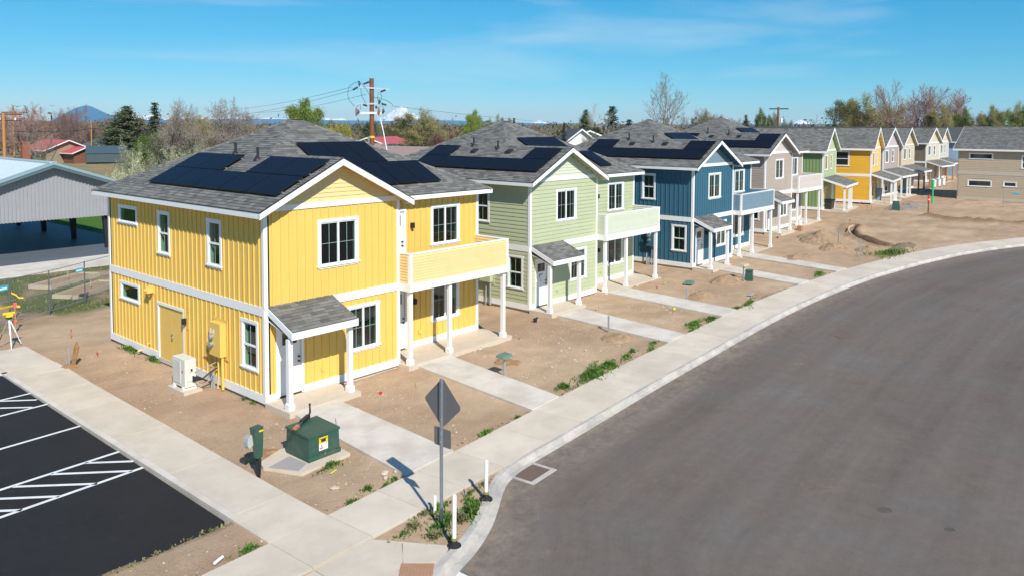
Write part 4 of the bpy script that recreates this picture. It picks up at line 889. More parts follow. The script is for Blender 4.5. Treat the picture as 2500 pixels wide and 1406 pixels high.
# ---------------------------------------------------------------- open metal shelter behind the yellow house
def corr(name, c, pitch=.3, axis_='x'):
    m, t, b = nodes_of(name); b.inputs['Base Color'].default_value = (*c, 1); b.inputs['Metallic'].default_value = .25; b.inputs['Roughness'].default_value = .45; return m
SHELT = mat('light_grey_metal_siding', (.315, .32, .335), .5, .05, 2, metal=.1); SHR = mat('pale_blue_metal_roof', (.50, .58, .62), .38, .05, 2, metal=.15); SHT = mat('slate_green_trim', (.085, .135, .15), .45, .05)
sh = thing('open_shelter', 'open sided metal shelter with grey corrugated gable and black columns', 'shelter', (0, 0, 0))
ax, ay, az, sw, sp, ez = 5.74, 33.5, 5.78, 4.75, .345, 2.22; ylen = 18
x0, x1 = ax-sw, ax+sw; nb = int(2*sw/.21)
wl = MB(); wl.quad([(x0, ay, ez), (x1, ay, ez), (x1, ay, az-.25-sp*sw), (ax, ay, az-.25), (x0, ay, az-.25-sp*sw)]); wlo = wl.build('gable_wall', SHELT, sh)
for i in range(nb+1):
    x = x0+i*(2*sw)/nb; zt_ = az-.3-sp*abs(x-ax); mb = MB(); mb.hexa([(x-.055, ay, ez-.02), (x+.055, ay, ez-.02), (x+.025, ay-.05, ez-.02), (x-.025, ay-.05, ez-.02), (x-.055, ay, zt_), (x+.055, ay, zt_), (x+.025, ay-.05, zt_), (x-.025, ay-.05, zt_)]); mb.build('rib', SHELT, wlo)
mb = MB(); zc = az-sp*(sw+.5)
for sgn in (-1, 1): mb.prism([(ax, ay-.55, az-.08), (ax+sgn*(sw+.5), ay-.55, zc-.08), (ax+sgn*(sw+.5), ay-.55, zc), (ax, ay-.55, az)], (0, ylen+1.1, 0))
sro = mb.build('roof', SHR, sh); mb = MB()
for i in range(46):
    y = ay-.5+i*.42
    for sgn in (-1, 1): mb.hexa([(ax+sgn*.1, y, az-.03), (ax+sgn*.1, y+.05, az-.03), (ax+sgn*(sw+.5), y+.05, zc), (ax+sgn*(sw+.5), y, zc), (ax+sgn*.1, y, az+.01), (ax+sgn*.1, y+.05, az+.01), (ax+sgn*(sw+.5), y+.05, zc+.035), (ax+sgn*(sw+.5), y, zc+.035)])
mb.build('seams', SHR, sro, kind='stuff')
for sgn in (-1, 1):
    mb = MB(); mb.prism([(ax, ay-.60, az-.30), (ax+sgn*(sw+.55), ay-.60, zc-.30), (ax+sgn*(sw+.55), ay-.60, zc-.12), (ax, ay-.60, az-.12)], (0, .05, 0)); mb.build('rake_trim', SHT, sro)
    mb = MB(); mb.prism([(ax, ay-.63, az-.115), (ax+sgn*(sw+.55), ay-.63, zc-.115), (ax+sgn*(sw+.55), ay-.63, zc+.06), (ax, ay-.63, az+.06)], (0, .3, 0)); mb.build('rake_cap', mat('blue_grey_flashing', (.30, .42, .47), .4, .05, metal=.3), sro)
mb = MB(); mb.box(ax-.2, ax+.2, ay-.5, ay+ylen, az-.02, az+.06); mb.build('ridge_cap', SHR, sro)
for y in (33.9, 39.6, 45.4, 51):
    for x in (9.2, 2.3):
        mb = MB(); mb.hexa([(x-.14, y-.12, 0), (x+.14, y-.12, 0), (x+.14, y+.12, 0), (x-.14, y+.12, 0), (x-.42 if x > 5 else x-.15, y-.12, 4.1), (x+.15 if x > 5 else x+.42, y-.12, 4.1), (x+.15 if x > 5 else x+.42, y+.12, 4.1), (x-.42 if x > 5 else x-.15, y+.12, 4.1)]); mb.build('column', BLACKM, sh)
    mb = MB(); mb.box(2.3, 9.2, y-.1, y+.1, 3.9, 4.15); mb.build('beam', BLACKM, sh)
m, t, b = nodes_of('damp_concrete'); b.inputs['Base Color'].default_value = (.20, .21, .22, 1); b.inputs['Roughness'].default_value = .35
mb = MB(); mb.box(-6, 11.6, 31.2, 52.5, -.2, .03); o = mb.build('shelter_floor', mat('smooth_concrete_floor', (.10, .115, .135), .6, .15, 1.2)); struct(o)  # shade under the roof is put into the dark blue floor colour
for i in range(8): x = -8+i*2.6; mb = MB(); mb.box(x+.01, x+2.59, 27.5, 31.19, -.2, .02); o = mb.build('apron_slab', WALKC); struct(o)

# ---------------------------------------------------------------- chain link fence, garden beds
fpts = [(-5.8, 6.0), (-3.4, 10.9), (-.06, 17.01), (1.93, 18.39), (3.9, 19.6), (6.5, 21.0)]
fpts = [(-3.70, 15.40), (-1.77, 16.26), (-0.04, 16.99), (1.87, 18.20), (3.79, 19.43), (5.79, 20.53)]
MESHM = None
m, t, b = nodes_of('chain_link_mesh'); L = t.links.new
tc = N(t, 'ShaderNodeTexCoord'); sxx = N(t, 'ShaderNodeSeparateXYZ'); L(tc.outputs['UV'], sxx.inputs[0])
def wave(expr_sign):
    a = N(t, 'ShaderNodeMath', operation='ADD' if expr_sign > 0 else 'SUBTRACT'); L(sxx.outputs[0], a.inputs[0]); L(sxx.outputs[1], a.inputs[1])
    f = N(t, 'ShaderNodeMath', operation='FRACT'); mm = N(t, 'ShaderNodeMath', operation='MULTIPLY'); mm.inputs[1].default_value = 14; L(a.outputs[0], mm.inputs[0]); L(mm.outputs[0], f.inputs[0])
    l = N(t, 'ShaderNodeMath', operation='LESS_THAN'); l.inputs[1].default_value = .055; L(f.outputs[0], l.inputs[0]); return l.outputs[0]
mxx = N(t, 'ShaderNodeMath', operation='MAXIMUM'); L(wave(1), mxx.inputs[0]); L(wave(-1), mxx.inputs[1]); L(mxx.outputs[0], b.inputs['Alpha'])
b.inputs['Base Color'].default_value = (.35, .36, .37, 1); b.inputs['Metallic'].default_value = .5; b.inputs['Roughness'].default_value = .5; MESHM = m
fe = thing('chain_link_fence', 'temporary chain link fence of framed panels behind the yellow house', 'fence', (0, 0, 0))
SIGNC = mat('cyan_sign', (.02, .42, .58), .5, .05)
for i, (a, b_) in enumerate(zip(fpts[:-1], fpts[1:])):
    a, b_ = Vector((*a, hgt(a[0]))), Vector((*b_, hgt(b_[0]))); up = Vector((0, 0, 1)); H = 1.85
    mb = MB()
    for q in (a, b_): mb.tube([q-up*.05, q+up*(H+.03)], .026, k=6)
    for zz in (.12, .95, H): mb.tube([a+up*zz, b_+up*zz], .016, k=5)
    fr = mb.build('panel_frame', GALV, fe); me = MB(); me.quad([a+up*.1, b_+up*.1, b_+up*H, a+up*H]); mo = me.build('wire_mesh', MESHM, fr)
    uv = mo.data.uv_layers.new(name='uv'); ln = (b_-a).length
    for l_, c in zip(range(4), ((0, 0), (ln, 0), (ln, H), (0, H))): uv.data[l_].uv = c
def fsign(x, y, z, w_=.42, h_=.2):
    d = (Vector(fpts[2])-Vector(fpts[1])).normalized(); mb = MB(); F = Frame((x, y, 0), (d.x, d.y, 0), (d.y, -d.x, 0)); mb.fbox(F, 0, w_, z, z+h_, .03, .036); mb.fbox(F, .05, w_-.05, z+.06, z+.13, .036, .038, 1)
    return mb.build('fence_sign', [SIGNC, WHITE])
p = Vector(fpts[2]).lerp(Vector(fpts[3]), .72); o = fsign(p.x, p.y, 1.45); tag(o, 'small cyan and white sign on the fence near the yellow house', 'sign')
p = Vector(fpts[0]).lerp(Vector(fpts[1]), .72); o = fsign(p.x, p.y, 1.42, .5, .22); tag(o, 'cyan and white sign on the fence panel beside the survey tripod', 'sign')
def ribbon(pts, name, label, mt=YEL, w_=.06):
    mb = MB(); pts = [Vector(p) for p in pts]
    for a, b_ in zip(pts[:-1], pts[1:]): mb.prism([a, b_, b_+Vector((0, 0, w_)), a+Vector((0, 0, w_))], (.004, .004, 0))
    return tag(mb.build(name, mt), label, 'tape')
q = Vector(fpts[1]); ribbon([(q.x+.05, q.y-.05, 1.25), (q.x+.2, q.y-.1, 1.15), (q.x+.3, q.y-.15, 1.02), (q.x+.45, q.y-.2, 1.0)], 'caution_tape', 'short strip of yellow tape tied to the fence post')
ribbon([(q.x-.9, q.y-.8, .86), (q.x-.4, q.y-.5, .75), (q.x+.1, q.y-.1, .70), (q.x+.35, q.y-.1, .62)], 'caution_tape', 'longer yellow tape hanging low from the fence by the tripod', w_=.09)
BED = mat('weathered_timber', (.45, .39, .29), .85, .12, 6)
def bed(c, lx, ly, rot, label):
    r_ = thing('raised_garden_bed', label, 'garden bed', (c[0], c[1], -.05), rot)
    for a in ((0, lx, 0, .06), (0, lx, ly-.06, ly), (0, .06, .061, ly-.061), (lx-.06, lx, .061, ly-.061)):
        mb = MB(); mb.box(a[0], a[1], a[2], a[3], 0, .2); mb.build('plank', BED, r_)
    mb = MB(); mb.box(.06, lx-.06, .06, ly-.06, 0, .12); mb.build('soil', DIRTPILE, r_)
    mb = MB(); mb.tube([(lx*.55, ly*.5, .2), (lx*.55, ly*.5, .6)], .02, k=5); mb.build('stake', BED, r_)
bed((1.91, 22.53), 3.6, 1.3, .55, 'long timber raised bed beyond the middle of the chain link fence')
bed((1.95, 19.28), 3.6, 1.3, .62, 'timber raised bed right behind the fence beside the yellow house')

# ---------------------------------------------------------------- street furniture and site clutter
# sign post with diamond and small plate, seen from behind
sp_ = thing('sign_post', 'perforated steel post carrying a diamond sign seen from behind', 'sign post', (-1.46, -8.88, 0))
mb = MB(); mb.box(-.026, .026, -.026, .026, -.1, 3.08); po = mb.build('post', GALV, sp_)
mb = MB()
for i in range(58): mb.box(-.0275, -.0262, -.006, .006, .12+i*.05, .132+i*.05); mb.box(-.006, .006, -.0275, -.0262, .12+i*.05, .132+i*.05)
mb.build('holes', DARKHOLE, po, kind='stuff')
SIGNB = mat('bare_aluminium_back', (.17, .165, .165), .45, .05, 3, metal=.25); SIGNY = mat('sign_yellow_face', (.75, .5, .02), .4, .03)
u = Vector((.03, -1, 0)).normalized(); nn = Vector((u.y, -u.x, 0)); nn = nn if nn.dot(Vector((.75, .66, 0))) > 0 else -nn
def plate(cz, pts, name, front):
    c = Vector((0, 0, cz))+nn*.032; P = [c+u*a+Vector((0, 0, b_)) for a, b_ in pts]; mb = MB(); mb.prism(P, nn*.003); o = mb.build(name, SIGNB, sp_)
    P2 = [p_+nn*.0045 for p_ in P]; mb = MB(); mb.quad(P2); mb.build('face', front, o)
def rounded(pts, r=.05):
    out = []; n = len(pts)
    for i in range(n):
        a, b_, c = Vector(pts[i-1]), Vector(pts[i]), Vector(pts[(i+1) % n]); d1, d2 = (a-b_).normalized(), (c-b_).normalized()
        for t_ in (0, .33, .67, 1): p_ = (b_+d1*r).lerp(b_+d2*r, t_); q_ = b_.lerp(p_, .75 if 0 < t_ < 1 else 1); out.append((q_.x, q_.y))
    return out
plate(2.57, rounded([(0, -.51), (.53, 0), (0, .53), (-.53, 0)], .06), 'diamond_sign', SIGNY); plate(1.86, rounded([(-.235, -.19), (.235, -.19), (.235, .19), (-.235, .19)], .03), 'small_plate', SIGNY)
mb = MB()
for zz in (2.25, 2.85, 1.78, 1.95): mb.tube([(0, 0, zz), tuple(nn*-.04+Vector((0, 0, zz)))], .012, k=6)
mb.build('bolts', GALV, sp_)
# flexible delineators
DEL = mat('white_delineator', (.80, .80, .78), .4, .03)
def delineator(xy, h_, label):
    d = thing('delineator_post', label, 'delineator', gp(xy, 0), 0, 'white delineator posts at the kerb')
    mb = MB(); mb.tube([(0, 0, .06), (.01, 0, h_-.03), (.01, 0, h_)], [.042, .042, .03], k=10); mb.build('tube', DEL, d)
    mb = MB(); mb.lathe((0, 0, -.02), [(.15, 0), (.14, .03), (.07, .06), (.055, .13)], 0, 14); mb.build('base', TIRE, d)
    mb = MB(); mb.lathe((0, 0, .11), [(.06, 0), (.06, .05)], 0, 10); mb.build('collar', mat('brass_collar', (.25, .22, .06), .6, .1), d)
delineator((0.05, -8.73), .86, 'white delineator post on a black base beside the storm drain')
delineator((-1.80, -9.59), 1.02, 'white delineator post on a black base at the corner ramp')
mb = MB(); mb.tube([(0, 0, -.1), (.01, .0, .33)], .035, k=10); o = mb.build('pipe_stub', DEL); o.location = gp((-1.10, -8.30), 0); tag(o, 'short white plastic pipe sticking up behind the steel sign post', 'pipe')
# storm drain
dr_ = thing('storm_drain', 'storm drain with rusty iron grate and concrete collar at the kerb', 'storm drain', (1.42, -8.15, hgt(1)+ROADZ), math.radians(5))
mb = MB()
for a in ((0, 1.02, -.10, 0), (0, 1.02, -.76, -.63), (0, .10, -.6295, -.1005), (.92, 1.02, -.6295, -.1005)): mb.box(a[0], a[1], a[2], a[3], -.1, .012)
mb.build('collar', KERBC, dr_)
IRON = mat('rusty_iron', (.15, .10, .075), .75, .2, 20); mb = MB(); mb.box(.10, .92, -.63, -.10, -.3, -.12); mb.build('pit', DARKHOLE, dr_); gr = MB(); gr.box(.10, .92, -.115, -.1, -.05, .006); gr.box(.10, .92, -.63, -.615, -.05, .006)
gro = gr.build('grate', IRON, dr_)
for i in range(18): mb = MB(); x = .105+i*.0462; mb.box(x, x+.02, -.615, -.115, -.05, .006); mb.build('bar', IRON, gro)
for i in range(9): mb = MB(); y = -.60+i*.058; mb.box(.10, .92, y, y+.012, -.035, .002); mb.build('cross_bar', IRON, gro)
COVM = mat('asphalt_grey_cover', (.12, .105, .095), .8, .1)
for xy, r_, lab in (((19.55, -10.07), .34, 'round iron manhole cover in the asphalt beyond the green house'), ((5.67, -15.42), .13, 'small round valve cover in the asphalt at lower right'), ((5.67, -16.69), .09, 'tiny round survey cap in the asphalt near the right edge')):
    mb = MB(); mb.lathe((0, 0, -.02), [(r_*1.15, 0), (r_*1.15, .024), (r_, .026), (r_, .018)], 0, 24)
    for i in range(4): mb.box(-r_*.6, r_*.6, -r_*.6+i*r_*.35, -r_*.5+i*r_*.35, -.002, .004)
    o = mb.build('manhole_cover', IRON if r_ > .2 else COVM); tag(o, lab, 'manhole cover'); o.location = (xy[0], xy[1], hgt(xy[0])+ROADZ+.002)
cw_ = [(-2.43, -10.12), (-2.21, -10.13), (-2.20, -10.39)]; a, b_, c = (Vector((*p_, ROADZ+.004)) for p_ in cw_); mb = MB(); e = (a-b_); e2 = (c-b_)
mb.quad([b_, b_+e2*1.0+(e)*0, b_+e2+e*14, b_+e*14]); o = mb.build('crosswalk_bar', PAINT); struct(o)

# transformer and pedestal
tf = thing('transformer', 'dark green pad mounted transformer box with a yellow warning label', 'transformer', (*(-1.41, -4.27), 0))
tf.location = (-1.51, -4.31, 0)
mb = MB(); mb.hexa([(0, 0, .02), (.94, .02, .02), (.94, 1.0, .02), (0, .98, .02), (.02, .02, .62), (.92, .04, .62), (.92, .98, .66), (.02, .96, .66)]); bo = mb.build('cabinet', GREENB, tf)
mb = MB(); mb.hexa([(-.008, -.008, .60), (.948, .012, .60), (.948, 1.008, .64), (-.008, .988, .64), (-.004, -.004, .655), (.944, .016, .655), (.944, 1.004, .69), (-.004, .984, .69)]); mb.build('lid', GREENB, tf)
mb = MB(); mb.box(-.012, .95, -.012, .006, .04, .14); mb.build('skirt', GREENB, tf); mb = MB(); mb.box(.44, .48, -.03, -.012, .10, .16); mb.build('latch', mat('brass_latch', (.35, .22, .05), .4, .1, metal=.5), tf)
mb = MB(); mb.box(.30, .56, -.0045, .002, .40, .55, 0); mb.box(.30, .56, -.0045, .002, .23, .395, 1); mb.box(.36, .50, -.007, -.0046, .43, .50, 2); mb.box(.32, .54, -.007, -.0046, .505, .52, 2); mb.box(.32, .42, -.007, -.0046, .27, .30, 3); mb.box(.36, .39, -.007, -.0046, .32, .36, 2); mb.build('warning_label', [YEL, WHITE, BLACK, REDP], tf)
def text3(s_, size, mt, parent, loc, rot, label=None):
    cu = bpy.data.curves.new('lettering', 'FONT'); cu.body = s_; cu.size = size; cu.extrude = .0005; cu.align_x = 'CENTER'; o = bpy.data.objects.new('lettering', cu); COL.objects.link(o); cu.materials.append(mt); o.parent = parent; o.location = loc; o.rotation_euler = rot; return o
pad = MB(); pd = [(-.86, .62), (-.42, -.32), (1.05, -.25), (1.12, 1.2), (0, 1.25), (-.75, .95)]; pad.prism([(a, b, -.12) for a, b in pd], (0, 0, .14)); o = pad.build('transformer_pad', CONC); o.location = tf.location; struct(o)
mb = MB(); mb.prism([(-2.30, -3.80, .021), (-1.93, -4.50, .021), (-1.56, -4.28, .021), (-1.60, -3.62, .021)], (0, 0, .012)); tag(mb.build('vault_cover', mat('speckled_grey_cover', (.33, .31, .30), .8, .25, 60)), 'grey polymer vault cover in the pad beside the green transformer', 'vault cover')
# tool left on the transformer
tl = thing('pole_tool', 'long jawed pole tool with black grip and orange jaws lying on the transformer', 'tool', (-1.45, -3.75, .70), .55)
mb = MB(); mb.tube([(.0, 0, .05), (.62, .05, .05)], .022, k=8); mb.build('shaft', GREENB, tl); mb = MB(); mb.box(.35, .78, -.0, .10, .01, .09); mb.build('body', BLACK, tl)
mb = MB(); mb.tube([(.76, .05, .06), (.88, .05, .10), (.86, .05, .34)], .028, k=6); mb.build('handle', BLACK, tl); mb = MB(); mb.box(-.14, .08, -.03, .05, .02, .09); mb.build('jaw', mat('orange_brown_jaw', (.55, .20, .08), .6, .1), tl); mb = MB(); mb.tube([(-.3, -.03, .03), (-.05, .0, .05)], .012, k=5); mb.tube([(-.3, .04, .03), (-.05, .02, .05)], .012, k=5); mb.build('jaw_tip', BLACKM, tl)
rb = MB(); rb.tube([(-.52, -4.20, .0), (-.50, -4.02, .78)], .014, k=6); tag(rb.build('steel_bar', GALV), 'thin steel bar leaning on the right side of the transformer', 'bar')
# pedestal
pe = thing('utility_pedestal', 'leaning green utility pedestal with black cables and peeled grey shell', 'pedestal', (-2.68, -3.93, 0))
mb = MB(); mb.hexa([(-.08, -.12, .78), (.10, -.12, .78), (.10, .06, .78), (-.08, .06, .78), (-.13, -.14, 1.16), (.10, -.14, 1.18), (.10, .09, 1.18), (-.13, .09, 1.16)]); mb.hexa([(-.05, -.10, .44), (.09, -.10, .44), (.09, .04, .44), (-.05, .04, .44), (-.08, -.12, .78), (.10, -.12, .78), (.10, .06, .78), (-.08, .06, .78)]); hd = mb.build('housing', GREENB, pe)
mb = MB(); mb.box(-.02, .09, -.148, -.146, 1.08, 1.12); mb.build('number_strip', YEL, hd)
mb = MB()
for i, (a, c) in enumerate(((-.02, .05), (.03, -.02), (.05, .03), (0, -.05))): mb.tube([(.02+a*.5, -.04+c*.5, .5), (.03+a, -.03+c, .3), (.04+a*.3, -.02+c*.3, -.08)], [.035, .028, .022], k=6)
mb.build('cable', TIRE, pe); mb = MB(); mb.tube([(.13, .1, -.1), (.12, .06, .42)], .016, k=6); mb.build('conduit', PIPEG, pe)
mb = MB(); pts = []
for i in range(9): a = math.radians(-60+i*32); pts.append((-.125+.10*math.cos(a)*-1, .02, .83+.17*math.sin(a)))
for a, b_ in zip(pts[:-1], pts[1:]): mb.prism([a, b_, (b_[0], b_[1]+.012, b_[2]), (a[0], a[1]+.012, a[2])], (.0, .17, -.03))
mb.quad([(p_[0], .015, p_[2]) for p_ in pts]); mb.build('shell', mat('pale_grey_shell', (.40, .41, .40), .5, .05), pe)
# air conditioner
acx, acy = -1.02, 2.95
ac = thing('heat_pump', 'beige outdoor heat pump unit standing on a pad by the yellow side wall', 'air conditioner', (-.98, 2.92, 0)); BE = mat('beige_enamel', (.66, .64, .58), .45, .03)
mb = MB(); mb.box(-.02, .34, -.0, .80, .12, .98); cab = mb.build('cabinet', BE, ac)
mb = MB()
for i in range(16): mb.box(-.038, -.021, .26, .76, .22+i*.042, .24+i*.042)
mb.box(-.034, -.0205, .27, .75, .2, .90, 1); mb.build('fan_grille', [BE, mat('grille_shadow_grey', (.5, .48, .44), .6)], cab)
mb = MB(); mb.box(.05, .30, -.022, 0, .30, .52); mb.box(.10, .26, -.022, 0, .58, .70); mb.build('service_panel', BE, cab); mb = MB(); mb.box(.16, .22, -.026, -.0225, .60, .68); mb.build('sticker', BLACK, cab); mb = MB(); mb.box(-.0262, -.0212, .12, .19, .56, .63); mb.build('sticker', REDP, cab)
mb = MB()
for y in (.1, .68): mb.box(-.06, .38, y-.05, y+.05, .03, .12)
mb.build('foot', WHITE, ac); mb = MB(); mb.box(-.14, .46, -.16, .92, -.1, .03); mb.build('pad', CONC, ac)
mb = MB()
for i, dz in enumerate((0, .05, .10, .15)): mb.tube([(.22, -.02, .28+dz), (.42, -.22-.03*i, .34+dz*.3), (.62, -.30, .52-dz*.2), (.90, -.30, .62)], .022, k=6)
mb.build('hose', BLACK, ac); mb = MB(); mb.tube([(.3, -.02, .55), (.6, -.25, .72), (.93, -.28, .80)], .016, k=6); mb.tube([(.30, -.02, .22), (.48, -.12, .12), (.66, -.32, .3), (.72, -.34, .5)], .02, k=6); mb.build('hose', PIPEG, ac)
# survey tripod
tp = thing('survey_level', 'yellow survey level on a white legged tripod near the fence', 'survey level', gp((-2.91, 12.48), 0))
c = Vector((0, 0, 1.08))
for i in range(3):
    a = math.radians(20+i*120); f_ = Vector((.45*math.cos(a), .45*math.sin(a), 0)); mb = MB(); mb.tube([c, c.lerp(f_, .55)], .03, k=5); mb.build('leg', WHITE if i != 1 else GALV, tp); mb = MB(); mb.tube([c.lerp(f_, .5), f_], .017, k=5); mb.build('leg_tip', WHITE if i != 1 else BLACKM, tp)
mb = MB(); mb.box(-.11, .11, -.09, .09, 1.12, 1.28); mb.tube([(-.2, 0, 1.24), (.18, 0, 1.24)], .045, k=8); mb.build('instrument', YEL, tp); mb = MB(); mb.lathe((0, 0, 1.05), [(.11, 0), (.11, .07)], 0, 10); mb.build('head', BLACKM, tp)
# stakes, flags
def flag(xy, mt, label, h_=.42, tall=False, wood=False):
    f_ = thing('marker_flag', label, 'marker flag', gp(xy, -.03), rnd.uniform(0, 6), 'small survey marker flags in the dirt'); mb = MB(); mb.tube([(0, 0, -.05), (.01, 0, h_)], .006 if not wood else .018, k=4); mb.build('stake', GALV if not wood else LUMB, f_)
    mb = MB(); mb.prism([(0, 0, h_-.10), (.12, .02, h_-.09), (.12, .03, h_), (0, 0, h_)], (.002, .004, 0)); mb.build('flag', mt, f_)
FL = [((-1.21, 8.87), 'r', 'small red flag in the dirt left of the yellow house', .14), ((-0.90, 12.28), 'p', 'pink flag in the dirt near the chain link fence', .3), ((10.53, -0.81), 'r', 'red flag in the dirt below the last post of the yellow house balcony', .12),
      ((2.92, -1.58), 'r', 'tiny red flag between the first two walkways', .08), ((4.03, -2.07), 'y', 'yellow green flag in the dirt between the first two walkways', .16), ((16.39, -0.43), 'p', 'pink flag between the two walkways of the pale green house', .22), ((18.58, -3.05), 'y', 'yellow flag beside the second walkway of the green house', .14),
      ((21.73, -0.30), 'p', 'pink flag in the dirt right of the green house porch', .16), ((22.94, 0.05), 'y', 'pale yellow flag behind the pink one right of the green house', .14), ((-0.19, -8.31), 'b', 'small blue flag in the corner planter beside the steel post', .16), ((-0.92, -4.90), 'y', 'yellow green flag in the weeds at the transformer pad', .14),
      ((27.03, -0.60), 'o', 'orange flag in the dirt in front of the dark blue house', .12), ((29.91, -0.43), 'o', 'small orange flag between the blue house walkways', .1), ((52.48, 0.34), 'o', 'orange flag at the head of the curved trench', .3), ((62.03, 1.91), 'o', 'orange lath beside the yellow gabled house, left one', .6), ((62.28, 1.64), 'o', 'orange lath beside the yellow gabled house, right one', .55),
      ((65.70, 3.64), 'o', 'orange lath at the foot of the yellow side wall', .5), ((67.27, 1.93), 'o', 'orange lath by the yellow gabled house porch slab', .5), ((66.32, 0.28), 'p', 'pinkish lath beside the green box at the gabled houses', .5), ((32.65, 4.50), 'p', 'faint pink flag in the dirt by the blue house side', .12)]
FM = dict(r=REDP, p=PINK, y=YELG, b=BLUEF, o=ORANGE)
for xy, c_, lab, h_ in FL: flag(xy, FM[c_], lab, h_, wood=(h_ >= .3))
st = thing('survey_stake', 'wooden lath with pink and orange ribbon standing at the fence foot', 'stake', gp((-2.02, 14.80), -.05)); mb = MB(); mb.box(-.02, .02, -.01, .01, 0, 1.15); mb.build('lath', LUMB, st); mb = MB(); mb.box(-.05, .06, -.03, .03, .98, 1.18); mb.build('ribbon', PINK, st); mb = MB(); mb.box(-.05, .05, -.03, .03, .42, .5); mb.build('ribbon', ORANGE, st)
mb = MB(); mb.prism([(-.22, 0, -.1), (.06, .02, -.12), (.22, .02, .55), (.14, .02, .78), (.04, .0, .6), (-.04, 0, .1)], (.03, .05, 0)); o = mb.build('bark_slab', mat('weathered_bark', (.27, .16, .07), .9, .35, 9)); o.location = gp((-2.24, 8.37), 0); tag(o, 'upright broken slab of bark stuck in the dirt by the parking walk', 'bark')
mb = MB(); mb.tube([(0, 0, -.1), (-.02, 0, .62)], .022, k=6); mb.tube([(.1, .05, -.1), (.12, .03, .35)], .018, k=6); mb.tube([(-.08, .05, -.1), (-.07, .03, .25)], .018, k=6); o = mb.build('conduit_stub', PIPEG); o.location = gp((-2.29, 8.50), 0); tag(o, 'bundle of grey conduit stubs next to the bark slab', 'conduit')
# irrigation stubs with floating lids, boxes
def stub(xy, h_, label, lid=True, mt=LIDG, dirt_=True):
    s_ = thing('utility_stub', label, 'utility post', gp(xy, -.03), rnd.uniform(-.2, .2), 'grey utility stub posts in the front yards'); mb = MB(); mb.box(-.03, .03, -.03, .03, -.1, h_); mb.build('post', PIPEG, s_)
    if lid: mb = MB(); mb.hexa([(-.24, -.18, h_-.04), (.24, -.18, h_-.02), (.24, .18, h_-.0), (-.24, .18, h_-.02), (-.20, -.15, h_+.05), (.20, -.15, h_+.07), (.20, .15, h_+.09), (-.20, .15, h_+.07)]); mb.build('lid', mt, s_)
stub((6.78, -3.32), .66, 'grey post with a green lid balanced on top in the yellow house yard'); stub((13.85, -2.68), .62, 'bare grey post beside a soil mound left of the green house walkway', False)
stub((20.60, -2.52), .60, 'bare grey post right of the second green house walkway', False)
stub((26.08, -2.80), .90, 'thin post carrying a tan board beside the small green box', True, mat('tan_board', (.45, .38, .28), .8)); stub((37.17, -5.15), 1.12, 'tall grey post in the open dirt beyond the last walkway', False); stub((40.92, -2.62), .9, 'thin lath standing in the soil heap', False)
def box_lid(xy, label, w_=.5, d=.35, h_=.06, z=0., mt=LIDG):
    mb = MB(); mb.hexa([(-w_/2, -d/2, z), (w_/2, -d/2, z), (w_/2, d/2, z), (-w_/2, d/2, z), (-w_/2+.03, -d/2+.03, z+h_), (w_/2-.03, -d/2+.03, z+h_), (w_/2-.03, d/2-.03, z+h_), (-w_/2+.03, d/2-.03, z+h_)]); mb.box(-.05, .05, -d/2+.06, -d/2+.09, z+h_, z+h_+.01)
    o = mb.build('valve_box_lid', mt); o.location = gp(xy, 0); o.rotation_euler[2] = .2; tag(o, label, 'valve box'); return o
box_lid((23.94, -0.85), 'green valve box lid lying in the dirt right of the green house', .62, .42, .12); box_lid((23.64, -4.31), 'flat grey lid in the dirt next to the sidewalk weeds', .7, .2, .03, 0, PIPEG)
gb = thing('green_utility_box', 'small green utility box standing at the dark blue house walkway', 'utility box', gp((26.85, -2.76), -.05), .3); mb = MB(); mb.hexa([(-.24, -.2, 0), (.24, -.2, 0), (.24, .2, 0), (-.24, .2, 0), (-.20, -.17, .5), (.20, -.17, .5), (.20, .17, .5), (-.20, .17, .5)]); mb.build('cabinet', GREENB, gb); mb = MB(); mb.box(-.22, .22, -.19, .19, .5, .55); mb.build('lid', GREENB, gb)
gb = thing('green_utility_box', 'tapered green utility box in the dirt before the gabled houses', 'utility box', gp((64.87, 0.31), -.05), .2); mb = MB(); mb.hexa([(-.42, -.35, 0), (.42, -.35, 0), (.42, .35, 0), (-.42, .35, 0), (-.26, -.25, .85), (.26, -.25, .85), (.26, .25, .85), (-.26, .25, .85)]); mb.build('cabinet', GREENB, gb)
mb = MB(); mb.tube([(0, 0, 0), (.02, 0, .16)], .07, k=8); mb.tube([(-.1, 0, .13), (.14, 0, .16)], .045, k=8); o = mb.build('black_stub', BLACK); o.location = gp((13.07, 0.49), -.05); tag(o, 'black pipe cap in the dirt left of the green house entry walkway', 'pipe cap')
mb = MB(); mb.tube([(0, 0, 0), (.02, 0, .12)], .06, k=8); o = mb.build('black_stub', BLACK); o.location = gp((41.13, 1.60), -.05); tag(o, 'small black pipe cap in the dirt beyond the dark blue house porch', 'pipe cap')
mk = thing('marker_post', 'red and white hydrant marker rod beside a bright green pipe', 'marker', gp((61.18, -3.23), -.1)); mb = MB(); mb.tube([(0, 0, 0), (.02, 0, 1.4)], .05, k=6); mb.build('rod', WOODP, mk); mb = MB(); mb.tube([(.02, 0, 1.25), (.03, 0, 1.95)], .08, k=8); mb.build('sleeve', REDP, mk); mb = MB(); mb.tube([(.026, 0, 1.5), (.028, 0, 1.58)], .085, k=8); mb.build('band', WHITE, mk)
mb = MB(); mb.tube([(0, 0, -.2), (0, 0, 1.4), (0, 0, 1.42), (0, 0, 2.3)], [.085, .085, .12, .12], k=10); o = mb.build('green_pipe', GREENP); o.location = gp((73.83, -0.64), 0); tag(o, 'tall bright green plastic pipe standing in the construction dirt', 'pipe')
